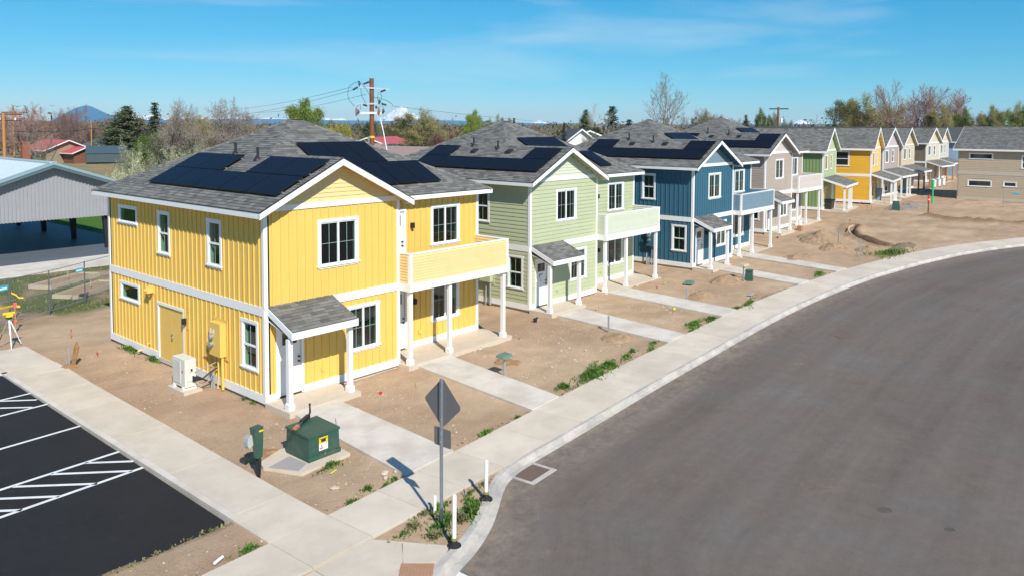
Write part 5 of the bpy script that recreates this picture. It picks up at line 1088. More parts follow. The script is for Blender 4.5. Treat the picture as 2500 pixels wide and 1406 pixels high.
mb = MB(); mb.tube([(0, 0, 0), (9.5, -1.8, .0)], .16, k=8); o = mb.build('green_pipe', GREENP); o.location = (108, 1.6, 1.75); tag(o, 'bright green pipe lying in front of the farthest gabled house', 'pipe')
# timber and debris by the trench
for i, (a, b_) in enumerate((((51.11, -0.32), (48.27, -0.87)), ((48.27, -0.87), (44.76, -2.44)))):
    mb = MB(); A_, B_ = Vector(gp(a, .0)), Vector(gp(b_, .0)); mb.tube([A_, A_.lerp(B_, .5)+Vector((-.1, .1, .03)), B_], .07, k=6); o = mb.build('pipe_run', mat('pale_pipe', (.55, .45, .33), .7)); tag(o, ('pale pipe curving along the near lip of the trench', 'lower pale pipe length at the trench bend')[i], 'pipe')
# mounds
def mound(xy, rx_, ry_, h_, label, seed, mt=DIRTPILE):
    r = random.Random(seed); n = 34; mb = MB(); V_ = {}
    for i in range(n+1):
        for j in range(n+1):
            x, y = (i/n*2-1)*1.25, (j/n*2-1)*1.25; rr = math.hypot(x, y); z = h_*max(0, 1-rr**1.5)*(.75+.5*nz3(x*rx_, y*ry_, 1.1, seed))+.07*nz3(x*rx_, y*ry_, 4, seed)*(1 if rr < 1.05 else 0)
            z += .06*abs(nz3(x*rx_, y*ry_, 2.2, seed+3))*(1 if rr < 1 else 0); z -= .05+.25*max(0, rr-.95); mb.v.append((x*rx_, y*ry_, z))
    for i in range(n):
        for j in range(n): a = i*(n+1)+j; mb.f.append((a, a+n+1, a+n+2, a+1)); mb.m.append(0)
    o = mb.build('soil_mound', mt, smooth=False); o.location = gp(xy, 0); return tag(o, label, 'soil heap')
mound((13.26, -3.50), .75, .6, .30, 'small soil heap beside the grey post in the yard of the green house', 1); mound((21.83, -2.68), .95, .6, .28, 'low soil heap right of the second green house walkway', 2)
mound((25.96, -2.02), 1.3, .8, .42, 'soil heap beside the small green box', 3); mound((42.76, -0.98), 2.4, 1.4, .75, 'largest dark soil heap in the dirt beyond the blue house', 4); mound((34.76, -2.34), 1.5, .8, .28, 'low soil heap near the last walkway', 5)
mound((39.83, -2.80), 1.6, .9, .35, 'rough soil spill in front of the largest heap', 6); mound((40.32, -4.67), 1.3, .7, .32, 'small brown soil heap by the roadside grass', 7); mound((68.73, 0.34), 3.6, 1.6, .40, 'grey gravel heap before the gabled houses', 8, mat('grey_gravel_heap', (.26, .22, .185), .95, .3, 9, .8, 30)); mound((42.49, -6.11), 2.3, .6, .30, 'dark sod bank at the end of the trench by the roadside grass', 14, mat('dark_bank', (.17, .13, .075), .95, .3, 4))
mound((43.86, 0.13), 1.8, .9, .3, 'left shoulder of loose soil by the largest heap', 9)
mound((-1.95, -2.95), .5, .42, .10, 'orange brown soil spread behind the utility pedestal', 10, mat('orange_soil', (.33, .19, .09), .95, .2, 5, .8, 40)); mound((-2.35, 8.35), .34, .28, .12, 'orange soil dug out around the conduit stubs', 11, MATS['orange_soil']); mound((8.06, -2.36), .45, .5, .06, 'orange brown soil patch behind the green lidded post', 12, MATS['orange_soil'])
# site clutter near the gabled houses
ct = thing('black_tote', 'black plastic tote on the green gabled house porch', 'tote', gp((61.38, 5.15), .05), .15); mb = MB(); mb.hexa([(-.75, -.35, 0), (.75, -.35, 0), (.75, .35, 0), (-.75, .35, 0), (-.85, -.42, .75), (.85, -.42, .75), (.85, .42, .75), (-.85, .42, .75)]); mb.build('bin', BLACK, ct); mb = MB(); mb.box(-.9, .9, -.46, .46, .75, .82); mb.build('lid', BLACK, ct)
def bucket(xy, label, mt, r_=.2, h_=.45, z=.05):
    b_ = thing('bucket', label, 'bucket', gp(xy, z)); mb = MB(); mb.lathe((0, 0, 0), [(r_*.85, 0), (r_, h_), (r_*1.06, h_), (r_*1.06, h_+.03)], 0, 12); mb.build('body', mt, b_)
bucket((62.37, 5.12), 'pale blue bucket beside the black tote', mat('pale_blue_plastic', (.42, .52, .60), .5), .25, .6); bucket((47.75, 2.55), 'white bucket on the taupe house porch edge', WHITE, .16, .35, .1)
mb = MB(); mb.box(-.2, .2, -.16, .16, 0, .32); o = mb.build('cardboard_carton', mat('cardboard', (.38, .2, .10), .8)); o.location = gp((45.95, 1.86), 0); tag(o, 'brown carton below the white bucket at the taupe house', 'carton')
bucket((72.79, 4.19), 'large grey barrel on the yellow gabled house porch', mat('grey_barrel', (.20, .27, .32), .5), .45, 1.15, .1)
for i in range(7): bucket((94.5+.75*i, 3.9+.3*(i % 3)), 'white bucket in the cluster on the far porch' , WHITE, .22, .8, .2); bpy.data.objects['bucket' if False else sorted(o.name for o in bpy.data.objects if o.name.startswith('bucket'))[-1]]['group'] = 'white buckets clustered on the far porch'
gt = thing('barrier_panel', 'grey steel barrier panel standing before the tan building', 'barrier', gp((73.62, -7.70), 0), -1.5); mb = MB(); mb.tube([(-1.0, 0, 0), (-1.0, 0, 1.9), (1.2, 0, 1.9), (1.2, 0, 0)], .03, k=5); mb.build('frame', GALV, gt); mb = MB(); mb.box(-.3, .2, -.01, .01, 1.35, 1.5); mb.build('sign', SIGNC, gt)

# stones and weeds
STONE = mat('pale_stone', (.47, .39, .31), .9, .15, 20)
def stone(xy, r_, label):
    rr = random.Random(int(xy[0]*100)); mb = MB(); k = 7; prof = [(r_*.6, -.02), (r_, r_*.25), (r_*.75, r_*.55), (r_*.3, r_*.7)]; mb.lathe((0, 0, 0), prof, 0, k)
    mb.v = [(x*(1+rr.uniform(-.25, .25)), y*(.7+rr.uniform(-.2, .2)), z*(1+rr.uniform(-.2, .2))) for x, y, z in mb.v]; o = mb.build('stone', STONE); o.location = gp(xy, -.05); o.rotation_euler[2] = rr.uniform(0, 6); return tag(o, label, 'stone', 'loose stones on the dirt')
for xy, r_, lab in (((8.51, -0.58), .14, 'pale stone at the edge of the yellow house porch slab'), ((8.11, -0.69), .09, 'smaller flat stone beside the porch slab stone'), ((-1.83, -5.78), .10, 'pale stone in the dirt below the transformer'), ((-0.57, -6.04), .13, 'largest of the chips beside the first walkway'), ((-0.72, -6.23), .10, 'chip just below the largest chip by the walkway'), ((-0.34, -6.14), .07, 'small chip touching the first walkway'),
                    ((8.60, -3.88), .07, 'small pink stone in the yard of the yellow house'), ((10.99, -3.58), .08, 'flat stone right of the pink one'), ((21.80, 0.95), .12, 'brown clod beside the green house porch'), ((22.82, 1.46), .09, 'brown clod behind the first at the green house porch')): stone(xy, r_, lab)
# crumbs of soil everywhere near the camera
mb = MB(); rr = random.Random(3)
for i in range(5200):
    x = rr.uniform(-6.5, 24); y = rr.uniform(-6.9, 10) if x < 0 else rr.uniform(-6.4, 0)
    if x < -2.8 and y > -5.6: continue
    if y > .4 and x > -.25: continue
    if y < y_inner(x)+.08: continue
    if nz3(x, y, .5, 8) < -.05 and rr.random() < .75: continue
    r_ = rr.uniform(.006, .026)*(1 if rr.random() < .93 else 1.9); z = ground_z(x, y); a = rr.uniform(0, 6); c_, s_ = math.cos(a)*r_, math.sin(a)*r_
    mb.v += [(x+c_, y+s_, z-.004), (x-s_, y+c_, z-.004), (x-c_, y-s_, z-.004), (x+s_*1.2, y-c_*1.2, z-.004), (x+rr.uniform(-.4, .4)*r_, y, z+r_*.9)]; k = len(mb.v)-5
    for q in range(4): mb.f.append((k+q, k+(q+1) % 4, k+4)); mb.m.append(0)
o = mb.build('gravel', STONE, kind='stuff'); o['label'] = 'scattered small stones and crumbs of soil on the bare yards'; o['category'] = 'gravel'
WEED = leafmat('weed_leaves', [(.06, .14, .02), (.11, .23, .03), (.17, .29, .05), (.08, .16, .05), (.24, .27, .10)], .6, .3)
WEEDB = leafmat('dry_weed_leaves', [(.10, .15, .05), (.20, .21, .09), (.30, .25, .15), (.14, .17, .08)], .7, .25)
def weed_blades(mb, cx, cy, rx_, ry_, rot, n, hgt_, rr, z0=None):
    for i in range(n):
        a = rr.uniform(0, 6.283); q = min(1.25, abs(rr.gauss(0, .62))); sc_ = 1+.35*math.sin(a*3+rx_*40); lx, ly = rx_*q*sc_*math.cos(a), ry_*q*sc_*math.sin(a)
        x = cx+lx*math.cos(rot)-ly*math.sin(rot); y = cy+lx*math.sin(rot)+ly*math.cos(rot); z = hgt(x)-.06 if z0 is None else z0
        h_ = hgt_*rr.uniform(.25, 1.15)*(1.1-.6*q); b_ = rr.uniform(0, 6.283); w_ = rr.uniform(.008, .02); le = rr.uniform(.25, .9)*h_; dx, dy = math.cos(b_), math.sin(b_)
        mb.quad([(x-dy*w_, y+dx*w_, z), (x+dy*w_, y-dx*w_, z), (x+dx*le*.5+dy*w_*1.1, y+dy*le*.5-dx*w_*1.1, z+h_*.7), (x+dx*le*.5-dy*w_*1.1, y+dy*le*.5+dx*w_*1.1, z+h_*.7)])
        mb.quad([(x+dx*le*.5+dy*w_*1.1, y+dy*le*.5-dx*w_*1.1, z+h_*.7), (x+dx*le*.5-dy*w_*1.1, y+dy*le*.5+dx*w_*1.1, z+h_*.7), (x+dx*le, y+dy*le, z+h_*.92)])
WD = [((2.79, -6.17), .34, .16, .3, 320, .14, 'clump of weeds at the sidewalk edge right of the sign post'), ((4.26, -6.07), .13, .09, .3, 120, .10, 'small weed tuft on the sidewalk edge before the second walkway'), ((-2.02, -6.63), .24, .13, .3, 220, .11, 'bright green weed patch at the sidewalk edge near the corner'), ((-1.36, -6.40), .15, .12, 0, 160, .14, 'round weed tuft right of the bright green patch'),
      ((-0.99, -6.54), .30, .08, .5, 200, .08, 'thin weeds along the sidewalk edge below the first walkway'), ((-0.63, -6.46), .13, .09, .3, 110, .11, 'little weed tuft at the first walkway corner'), ((-1.19, -4.73), .42, .13, .25, 380, .13, 'green weeds growing along the transformer pad'), ((-4.54, -6.69), .24, .15, .2, 240, .14, 'weed clump in the dirt strip at the parking lot corner'),
      ((7.20, -5.45), .30, .24, .2, 340, .20, 'round weed bush left of the long weed patch'), ((8.84, -5.42), .95, .42, .35, 1700, .26, 'widest dark weed patch along the sidewalk'), ((9.99, -5.30), .50, .32, .35, 800, .24, 'dense weeds at the right end of the widest patch'), ((11.35, -5.14), .45, .18, .3, 380, .14, 'weeds spaced beyond the widest patch'), ((12.07, -4.94), .3, .14, .3, 220, .12, 'small weeds behind the spaced weeds'), ((13.50, -4.98), .55, .14, .2, 300, .12, 'low weed row before the green house walkway'), ((12.71, -5.34), .35, .13, .4, 260, .13, 'weed tuft on the sidewalk edge before the green house walkway'),
      ((16.92, -4.85), .85, .28, .3, 900, .20, 'weed patch between the two green house walkways'), ((18.14, -4.97), .55, .25, .3, 500, .18, 'right end weeds between the green house walkways'), ((16.01, -5.24), .35, .12, .3, 160, .11, 'thin weeds in front of the green house patch'), ((21.92, -5.00), 1.3, .25, .3, 800, .16, 'long low weeds along the sidewalk beyond the green house'), ((20.75, -4.95), .4, .2, .3, 220, .13, 'sparse weeds right of the second green house walkway'),
      ((30.63, -5.05), 1.1, .35, .25, 500, .18, 'sparse weeds between the dark blue house walkways'), ((39.63, -6.20), 2.4, .9, -.2, 1700, .30, 'bright roadside grass patch where the sidewalk curves'),
      ((-0.10, 8.87), .62, .20, 1.5, 700, .20, 'leafy weeds against the side wall of the yellow house'), ((-0.05, 7.07), .42, .20, 1.4, 460, .20, 'second leafy weeds at the side door of the yellow house'), ((-0.09, 1.08), .16, .1, 0, 90, .09, 'tiny weed by the conduits of the yellow house'), ((-0.08, 0.60), .22, .1, 1.2, 110, .09, 'tiny weeds at the front corner of the yellow house'), ((-3.27, 10.44), .2, .2, 0, 120, .12, 'small weed at the foot of the chain link fence')]
WD = WD[:-1]
for i, (xy, a, b_, rot, n, hh_, lab) in enumerate(WD):
    mb = MB(); weed_blades(mb, 0, 0, a, b_, rot, int(n*.62), hh_*.95, random.Random(i+50), -.05); o = mb.build('weed_clump', WEED if i % 4 != 3 else WEED); o.location = gp(xy, 0); tag(o, lab, 'weeds', 'weed clumps on the bare ground')
PW = [((-1.86, -8.45), .30, .16, .5, 300, .16), ((-1.55, -8.9), .34, .2, .2, 330, .18), ((-1.2, -8.72), .3, .2, .4, 420, .20), ((-1.0, -8.92), .28, .2, .5, 460, .22), ((-.6, -8.9), .38, .2, .5, 520, .22), ((-.35, -8.68), .3, .2, .6, 420, .18), ((-1.8, -9.05), .24, .16, .3, 300, .17), ((-.95, -8.3), .4, .12, .3, 260, .16), ((0.0, -8.28), .4, .1, .3, 150, .10), ((-1.3, -8.2), .3, .1, 0, 160, .12), ((-2.2, -8.5), .5, .12, .3, 130, .09), ((-1.6, -9.35), .2, .1, .6, 120, .11), ((.55, -8.2), .35, .08, .2, 110, .10)]
PWL = ['weed tuft left of the steel post near the sidewalk side of the planter', 'weed tuft between the steel post and the ramp corner of the planter', 'weeds right at the back of the short white pipe', 'dense weeds just right of the steel post foot', 'densest weeds midway between the steel post and the kerb', 'weeds in the planter below the far delineator', 'low weeds at the ramp edge of the planter', 'strip of weeds along the sidewalk edge right of the short white pipe',
 'sparse weeds at the foot of the far delineator', 'dry weeds behind the short white pipe on the sidewalk edge', 'thin straggling weeds at the pointed left end of the planter', 'small weeds at the foot of the near delineator', 'few weeds at the narrow far end of the planter']
for i, (xy, a, b_, rot, n, hh_) in enumerate(PW):
    mb = MB(); weed_blades(mb, 0, 0, a, b_, rot, int(n*.55), hh_*.95, random.Random(i+90), -.03); o = mb.build('weed_clump', WEED if i % 3 else WEEDB); o.location = (xy[0], xy[1], 0); tag(o, PWL[i], 'weeds', 'weeds in the corner planter')
mb = MB(); rr = random.Random(7)
for i in range(60): x = rr.uniform(-7, -4.3); weed_blades(mb, x, -5.40+(x+4.3)*.045+rr.uniform(-.09, .05), .06, .05, 0, 3, .07, rr, -.05)
for i in range(500): x = rr.uniform(-6, 30); weed_blades(mb, x, y_inner(x)+rr.uniform(.02, .25), .07, .05, 0, 3, .05, rr)
o = mb.build('grass', WEEDB, kind='stuff'); o['label'] = 'sparse dry grass along the lot edge and sidewalk'; o['category'] = 'grass'
mb = MB(); rr = random.Random(17)
for i in range(2300):
    x = rr.uniform(-9, 9); y = rr.uniform(16.2+.28*x, 27.3)
    if nz3(x, y, .35, 2)+.5*nz3(x, y, 1.3, 4) > .12+rr.uniform(-.1, .1): continue
    weed_blades(mb, x, y, .22, .22, 0, 5, .13, rr)
o = mb.build('grass', WEEDB, kind='stuff'); o['label'] = 'patchy weedy grass between the chain link fence and the shelter'; o['category'] = 'grass'
mb = MB(); mb.tube([(0, 0, .03), (.22, .10, .03)], .03, k=8); o = mb.build('pipe_offcut', DEL); o.location = gp((-5.26, -6.72), 0); tag(o, 'white pipe offcut lying in the dirt at the bottom edge', 'pipe')
for xy, rot, lab in (((-1.33, -5.06), .3, 'yellow green tape scrap lying before the transformer'),): mb = MB(); mb.box(-.12, .1, -.015, .015, 0, .02); o = mb.build('tape_scrap', YELG); o.location = gp(xy, -.03); o.rotation_euler[2] = rot; tag(o, lab, 'tape')

# ---------------------------------------------------------------- utility poles and wires
def utility_pole(xy, h_, r_, mt, label, arms, scale=1.0):
    p_ = thing('utility_pole', label, 'utility pole', gp(xy, -.3)); mb = MB(); mb.tube([(0, 0, 0), (0, 0, h_)], [r_*1.15, r_], k=10); mb.build('pole', mt, p_)
    return p_
STEELARM = mat('pale_crossarm', (.42, .46, .48), .5, .1, 4)
P1 = (20.3, 20.1, 11.1, 0.3)
up_ = utility_pole(P1[:2], P1[2]+.3, .145, WOODP, 'tall brown utility pole with steel crossarms behind the yellow house roof', 0); pv = Vector((P1[0], P1[1], 0))
vdir = (pv-Vector((CAM.x, CAM.y, 0))).normalized(); rdir = Vector((vdir.y, -vdir.x, 0))
def at52(px, z_, dd=0): return rdir*px+Vector((0, 0, z_))+vdir*dd
H_ = P1[2]+.3; sc = 52*.985/1928.    # metres per photo pixel at the pole
def q(px, py, dd=0): return at52((px-909)*sc, H_-(py-192)*sc, dd)
mb = MB()
for a, b_ in (((880, 214), (951, 218.5)), ): A_, B_ = q(*a, -.2), q(*b_, -.2); mb.hexa([A_-Vector((0, 0, .05)), B_-Vector((0, 0, .05)), B_-Vector((0, 0, .05))+vdir*.1, A_-Vector((0, 0, .05))+vdir*.1, A_+Vector((0, 0, .05)), B_+Vector((0, 0, .05)), B_+Vector((0, 0, .05))+vdir*.1, A_+Vector((0, 0, .05))+vdir*.1])
mb.build('crossarm', STEELARM, up_)
mb = MB(); A_, B_ = q(876, 255, -.2), q(926, 253, -.2); mb.hexa([A_-Vector((0, 0, .05)), B_-Vector((0, 0, .05)), B_-Vector((0, 0, .05))+vdir*.1, A_-Vector((0, 0, .05))+vdir*.1, A_+Vector((0, 0, .05)), B_+Vector((0, 0, .05)), B_+Vector((0, 0, .05))+vdir*.1, A_+Vector((0, 0, .05))+vdir*.1]); mb.build('crossarm', STEELARM, up_)
mb = MB(); A_, B_ = q(881, 276, -.2), q(936, 276, -.2); mb.hexa([A_-Vector((0, 0, .07)), B_-Vector((0, 0, .07)), B_-Vector((0, 0, .07))+vdir*.05, A_-Vector((0, 0, .07))+vdir*.05, A_+Vector((0, 0, .07)), B_+Vector((0, 0, .07)), B_+Vector((0, 0, .07))+vdir*.05, A_+Vector((0, 0, .07))+vdir*.05]); mb.build('crossarm', mat('fibreglass_arm', (.62, .64, .62), .5), up_)
DINS = mat('dark_insulator', (.04, .08, .10), .4, .1)
for a, b_ in (((904, 201), (890, 206)), ((876, 214), (864, 221)), ((942, 220), (930, 225)), ((932, 253), (944, 257)), ((888, 256), (898, 259))):
    A_, B_ = q(*a, -.3), q(*b_, -.3); mb = MB(); n_ = 7; mb.tube([A_.lerp(B_, i/(n_*2)) for i in range(n_*2+1)], [.075 if i % 2 else .045 for i in range(n_*2+1)], k=8); mb.build('insulator', DINS, up_)
for x, y0, y1 in ((879, 199, 213), (927, 243, 255), (872, 264, 284), (876, 268, 280), (925, 262, 282), (936, 266, 278), (919, 258, 266)):
    mb = MB(); mb.tube([q(x, y0, -.3), q(x+1, (y0+y1)/2, -.3), q(x, y1, -.3)], [.05, .09, .045], k=7); mb.build('cutout', DINS if x not in (872, 925) else mat('rusty_cutout', (.25, .13, .1), .6), up_)
mb = MB()
for pts in ([(880, 199), (866, 205), (855, 213), (853, 222), (852, 235), (856, 247), (868, 260)], [(885, 203), (894, 215), (902, 230), (908, 236)], [(883, 216), (884, 232), (890, 245), (896, 253)], [(925, 226), (922, 240), (926, 252), (932, 246), (933, 236), (929, 228)], [(908, 238), (930, 240), (945, 246), (958, 254), (958, 259)], [(875, 288), (878, 302), (885, 316), (900, 331)], [(872, 262), (882, 255), (882, 268)], [(926, 262), (934, 256), (938, 268)]):
    mb.tube([q(*p_, -.3) for p_ in pts], .013, k=4)
mb.build('jumper_wire', BLACK, up_, kind='stuff')
mb = MB(); mb.tube([q(901, 333, -.22), q(901, 372, -.22)], .06, k=8); mb.build('riser', GALV, up_); mb = MB(); mb.lathe((0, 0, H_-(337-192)*sc), [(.18, 0), (.18, .14)], 0, 12); mb.build('yellow_band', YEL, up_)
mb = MB(); mb.tube([q(929, 288, -.2), q(935, 315, -.6), q(944, 368, -2.2)], .03, k=5); mb.build('guy_guard', WHITE, up_)
def wire(pts, label, r_=.02, mt=BLACK, n=14, sag=.6):
    mb = MB(); P_ = []
    for a, b_ in zip(pts[:-1], pts[1:]):
        a, b_ = Vector(a), Vector(b_)
        for i in range(n): t_ = i/n; P_.append(a.lerp(b_, t_)-Vector((0, 0, sag*4*t_*(1-t_))))
    P_.append(Vector(pts[-1])); mb.tube(P_, r_, k=4); o = mb.build('power_line', mt); tag(o, label, 'wire', 'overhead wires'); return o
def pt(px, py, D):
    pass
pw_world = lambda v_: Vector((P1[0], P1[1], hgt(P1[0])-.3))+v_
WIREM = mat('grey_wire', (.16, .17, .18), .5)
def ray_pt(t4): return (t4[0], t4[1], t4[2]+hgt(t4[0]))
wire([pw_world(q(864, 221, -.3)), ray_pt((41.6, 75.5, 8.9, 0.1))], 'lowest left hand wire running from the tall utility pole', .012, WIREM, sag=.3)
wire([pw_world(q(862, 214, -.3)), ray_pt((41.6, 75.5, 9.7, 0.1))], 'top left hand wire running from the tall utility pole', .012, WIREM, sag=.3)
wire([pw_world(q(896, 231, -.3)), ray_pt((39.1, 65.4, 9.2, 0.0))], 'middle left hand wire starting just below the upper crossarm', .012, WIREM, sag=.3)
wire([pw_world(q(958, 259, -.3)), ray_pt((132.1, 69.3, 7.5, 0.1))], 'long wire running right from the tall utility pole', .012, WIREM, sag=.5)
for D_, tx, lab, hgh in ((150, (29.6, 123.7, 9.6, 0.5), 'yellow brown utility pole at the left edge of the picture', 1), (205, (46.8, 176.0, 11.6, 0.4), 'second yellow brown utility pole just right of the one at the left edge', 0)):
    p_ = utility_pole(tx[:2], tx[2]+.3, .20 if D_ > 160 else .22, WOODY, lab, 0); R_ = (Vector((tx[0], tx[1], 0))-Vector((CAM.x, CAM.y, 0))).normalized(); Rr = Vector((R_.y, -R_.x, 0)); hh_ = tx[2]+.3
    mb = MB(); A_, B_ = Rr*-2.2+Vector((0, 0, hh_-(.15 if hgh else 1.5))), Rr*2.6+Vector((0, 0, hh_-(.15 if hgh else 1.5))); mb.tube([A_, B_], .12, k=4); mb.build('crossarm', WOODP, p_)
    mb = MB(); A_, B_ = Rr*-2.6+Vector((0, 0, hh_-(1.15 if hgh else 2.9))), Rr*2.4+Vector((0, 0, hh_-(1.15 if hgh else 2.9))); mb.tube([A_, B_], .12, k=4); mb.build('crossarm', WOODP, p_)
    for a in (-1.8, -.5, 1.6): mb = MB(); mb.tube([Rr*a+Vector((0, 0, hh_-(1.15 if hgh else 2.9))), Rr*a+Vector((0, 0, hh_-(.75 if hgh else 2.5)))], .12, k=6); mb.build('insulator', WHITE, p_)
    if not hgh: mb = MB(); mb.tube([Rr*.8+Vector((0, 0, hh_-2.4)), Rr*.8+Vector((0, 0, hh_-1.3))], .32, k=8); mb.build('transformer_can', WHITE, p_)
tx = (55.7, 157.1, 8.4, 0.3); p_ = utility_pole(tx[:2], tx[2]+.3, .11, WOODY, 'thin distant utility pole right of the red roofed house chimney', 0)
tx = (117.0, 32.9, 10.7, 0.3); p_ = utility_pole(tx[:2], tx[2]+.3, .17, WOODP, 'utility pole with one dark crossarm above the gabled row roofs', 0); hh_ = tx[2]+.3; R_ = (Vector((tx[0], tx[1], 0))-Vector((CAM.x, CAM.y, 0))).normalized(); Rr = Vector((R_.y, -R_.x, 0)); mb = MB(); mb.tube([Rr*-1.5+Vector((0, 0, hh_-.3)), Rr*1.6+Vector((0, 0, hh_-.3))], .09, k=4); mb.build('crossarm', BLACKM, p_); mb = MB(); mb.tube([Rr*.52+Vector((0, 0, hh_-2.6)), Rr*.52+Vector((0, 0, hh_-1.8))], .19, k=8); mb.build('transformer_can', WHITE, p_)
wire([ray_pt((29.8, 139.2, 7.2, 0.1)), ray_pt((41.4, 141.0, 6.2, 0.1)), ray_pt((55.7, 157.1, 6.6, 0.1)), ray_pt((78.9, 168.8, 5.7, 0.1))], 'sagging black cable crossing in front of the left hand trees', .05, BLACK, sag=.25)
wire([ray_pt((28.5, 134.4, 6.9, 0.1)), ray_pt((44.6, 145.2, 6.2, 0.1)), ray_pt((76.7, 164.3, 4.8, 0.1))], 'thin grey wire below the sagging black cable at left', .03, WIREM, sag=.1)
for (t4, lab) in (((13.9, 65.8, 9.8, 0.0), 'black bird flying at the far left beside the second pole'), ((26.4, 93.3, 10.3, 0.1), 'black bird in flight between the reddish trees at left')):
    mb = MB(); s_ = .42; mb.hexa([(-.28*s_, -.08*s_, -.06*s_), (.3*s_, -.04*s_, -.02*s_), (.3*s_, .04*s_, -.02*s_), (-.28*s_, .08*s_, -.06*s_), (-.2*s_, -.06*s_, .1*s_), (.2*s_, -.03*s_, .07*s_), (.2*s_, .03*s_, .07*s_), (-.2*s_, .06*s_, .1*s_)])
    for sg_ in (1, -1): mb.hexa([(-.1*s_, sg_*.05*s_, 0), (.15*s_, sg_*.05*s_, 0), (0, sg_*.9*s_, .28*s_), (-.15*s_, sg_*.9*s_, .28*s_), (-.1*s_, sg_*.05*s_, .04*s_), (.15*s_, sg_*.05*s_, .04*s_), (0, sg_*.9*s_, .30*s_), (-.15*s_, sg_*.9*s_, .30*s_)])
    o = mb.build('bird', BLACK); v_ = ray_pt(t4); o.location = v_; o.rotation_euler[2] = .8; tag(o, lab, 'bird')

# ---------------------------------------------------------------- houses and sheds in the middle distance
REDR = mat('red_metal_roof', (.50, .09, .085), .5, .06, 2); GREYR = mat('dark_grey_roof', (.09, .095, .10), .85, .12, 3); BROWNR = mat('faded_brown_roof', (.30, .215, .19), .8, .1, 2)
bw = (46.91, 142.79)
plain_house('red_roof_house', 'brick bungalow with a bright red metal roof beyond the metal shelter', 'house', (bw[0]-3.3, bw[1]+4.6, 0), 4, 8.0, 9.5, 3.0, .42, (.26, .22, .15), REDR, o=.7)
plain_house('porch_wing', 'lower red roofed front wing of the brick bungalow', 'house wing', (bw[0], bw[1], 0), 4, 4.2, 4.4, 2.5, .42, (.17, .075, .05), REDR, o=.6)
mb = MB(); mb.box(-.7, .7, -.6, .6, 0, 5.6); mb.box(-.8, .8, -.7, .7, 5.6, 5.8); o = mb.build('chimney_stack', BRICKR); o.location = (bw[0]-5.5, bw[1]+9, -1.2); tag(o, 'brick chimney behind the red roofed bungalow', 'chimney')
cp = thing('carport', 'dark teal metal carport with ribbed side beside the red roofed bungalow', 'carport', (*(47.86, 139.39), 0), math.radians(-22)); CPM = mat('teal_metal', (.055, .085, .10), .45, .06, 2)
mb = MB(); mb.prism([(-.1, -.2, 2.6), (-.1, 2.6, 3.9), (-.1, 5.4, 2.6), (-.1, 5.4, 2.45), (-.1, 2.6, 3.75), (-.1, -.2, 2.45)], (7.2, 0, 0)); mb.build('roof', CPM, cp)
for i in range(10): mb = MB(); mb.box(0, 7.0, -.06-.02*(i % 2), -.02, .75+i*.18, .925+i*.18); mb.build('side_panel', CPM, cp)
for x in (0, 2.3, 4.7, 7.0):
    for y in (0, 5.2): mb = MB(); mb.box(x-.06, x+.06, y-.05, y+.05, 0, 2.5); mb.build('post', BLACKM, cp)
tx = (56.8, 156.6); plain_house('grey_roof_house', 'small house with dark grey roof between the red roof and the dark evergreen', 'house', (tx[0], tx[1], 0), 0, 6, 8, 3.4, .45, (.5, .5, .46), GREYR)
tx = (62.7, 70.7); plain_house('brown_shed', 'dark red board shed with faded roof between the yellow and green house roofs', 'shed', (tx[0]+1.5, tx[1]-6.5, 0), 8, 7.5, 9, 3.3, .38, (.17, .05, .03), BROWNR, o=.6)
tx = (85.1, 93.7); plain_house('red_roof_shed', 'house with a crimson roof partly hidden behind the brown shed', 'house', (tx[0]-9, tx[1]+3, 0), -60, 9, 15, 4.1, .36, (.45, .40, .35), REDR, o=.5)
tx = (81.2, 83.7); plain_house('faded_roof_house', 'low building with a faded pinkish roof beyond the brown shed', 'house', (tx[0]-2, tx[1]-2, 0), 35, 9, 12, 3.3, .30, (.25, .14, .1), BROWNR, o=.5)
tx = (76.8, 47.4); wh = plain_house('white_gabled_house', 'white house with dark grey roof and two gables behind the green house roof', 'house', (tx[0], tx[1], 0), -42, 5.2, 9, 5.3, .78, (.80, .80, .78), GREYR, o=.5, wins=[('f', 3.3, 4.3, 3.9, 5.2, 'hung')])
tx = (83.8, 54.7); plain_house('grey_roof_house', 'long dark grey roofed wing left of the white gables', 'house', (tx[0]-11, tx[1]+6, 0), -52, 9, 22, 5.9, .42, (.75, .75, .74), GREYR, o=.5)
tx = (86.6, 43.9); plain_house('grey_roof_house', 'dark grey roof showing between the green and dark blue house roofs', 'house', (tx[0]-9, tx[1]+5, 0), -52, 9, 18, 5.4, .42, (.6, .6, .58), GREYR, o=.5)
for i, (px, D_, c_) in enumerate(((600, 330, (.45, .30, .26)), (640, 300, (.42, .3, .28)), (615, 270, (.6, .58, .55)))):
    pass
for tx, c_, rf, lab in (((139.4, 238.4), (.5, .42, .38), BROWNR, 'distant house with a pinkish roof left of the yellow house ridge'), ((127.5, 210.6), (.62, .6, .56), BROWNR, 'distant pale house just right of the pinkish roofed one'), ((187.6, 145.8), (.5, .45, .4), GREYR, 'distant low roof right of the green house ridge'), ((72.8, 225.3), (.35, .22, .2), GREYR, 'distant dark roofed house among the reddish trees')):
    plain_house('distant_house', lab, 'house', (tx[0], tx[1], 0), rnd.uniform(-40, 40), 9, 14, 3.4, .42, c_, rf)
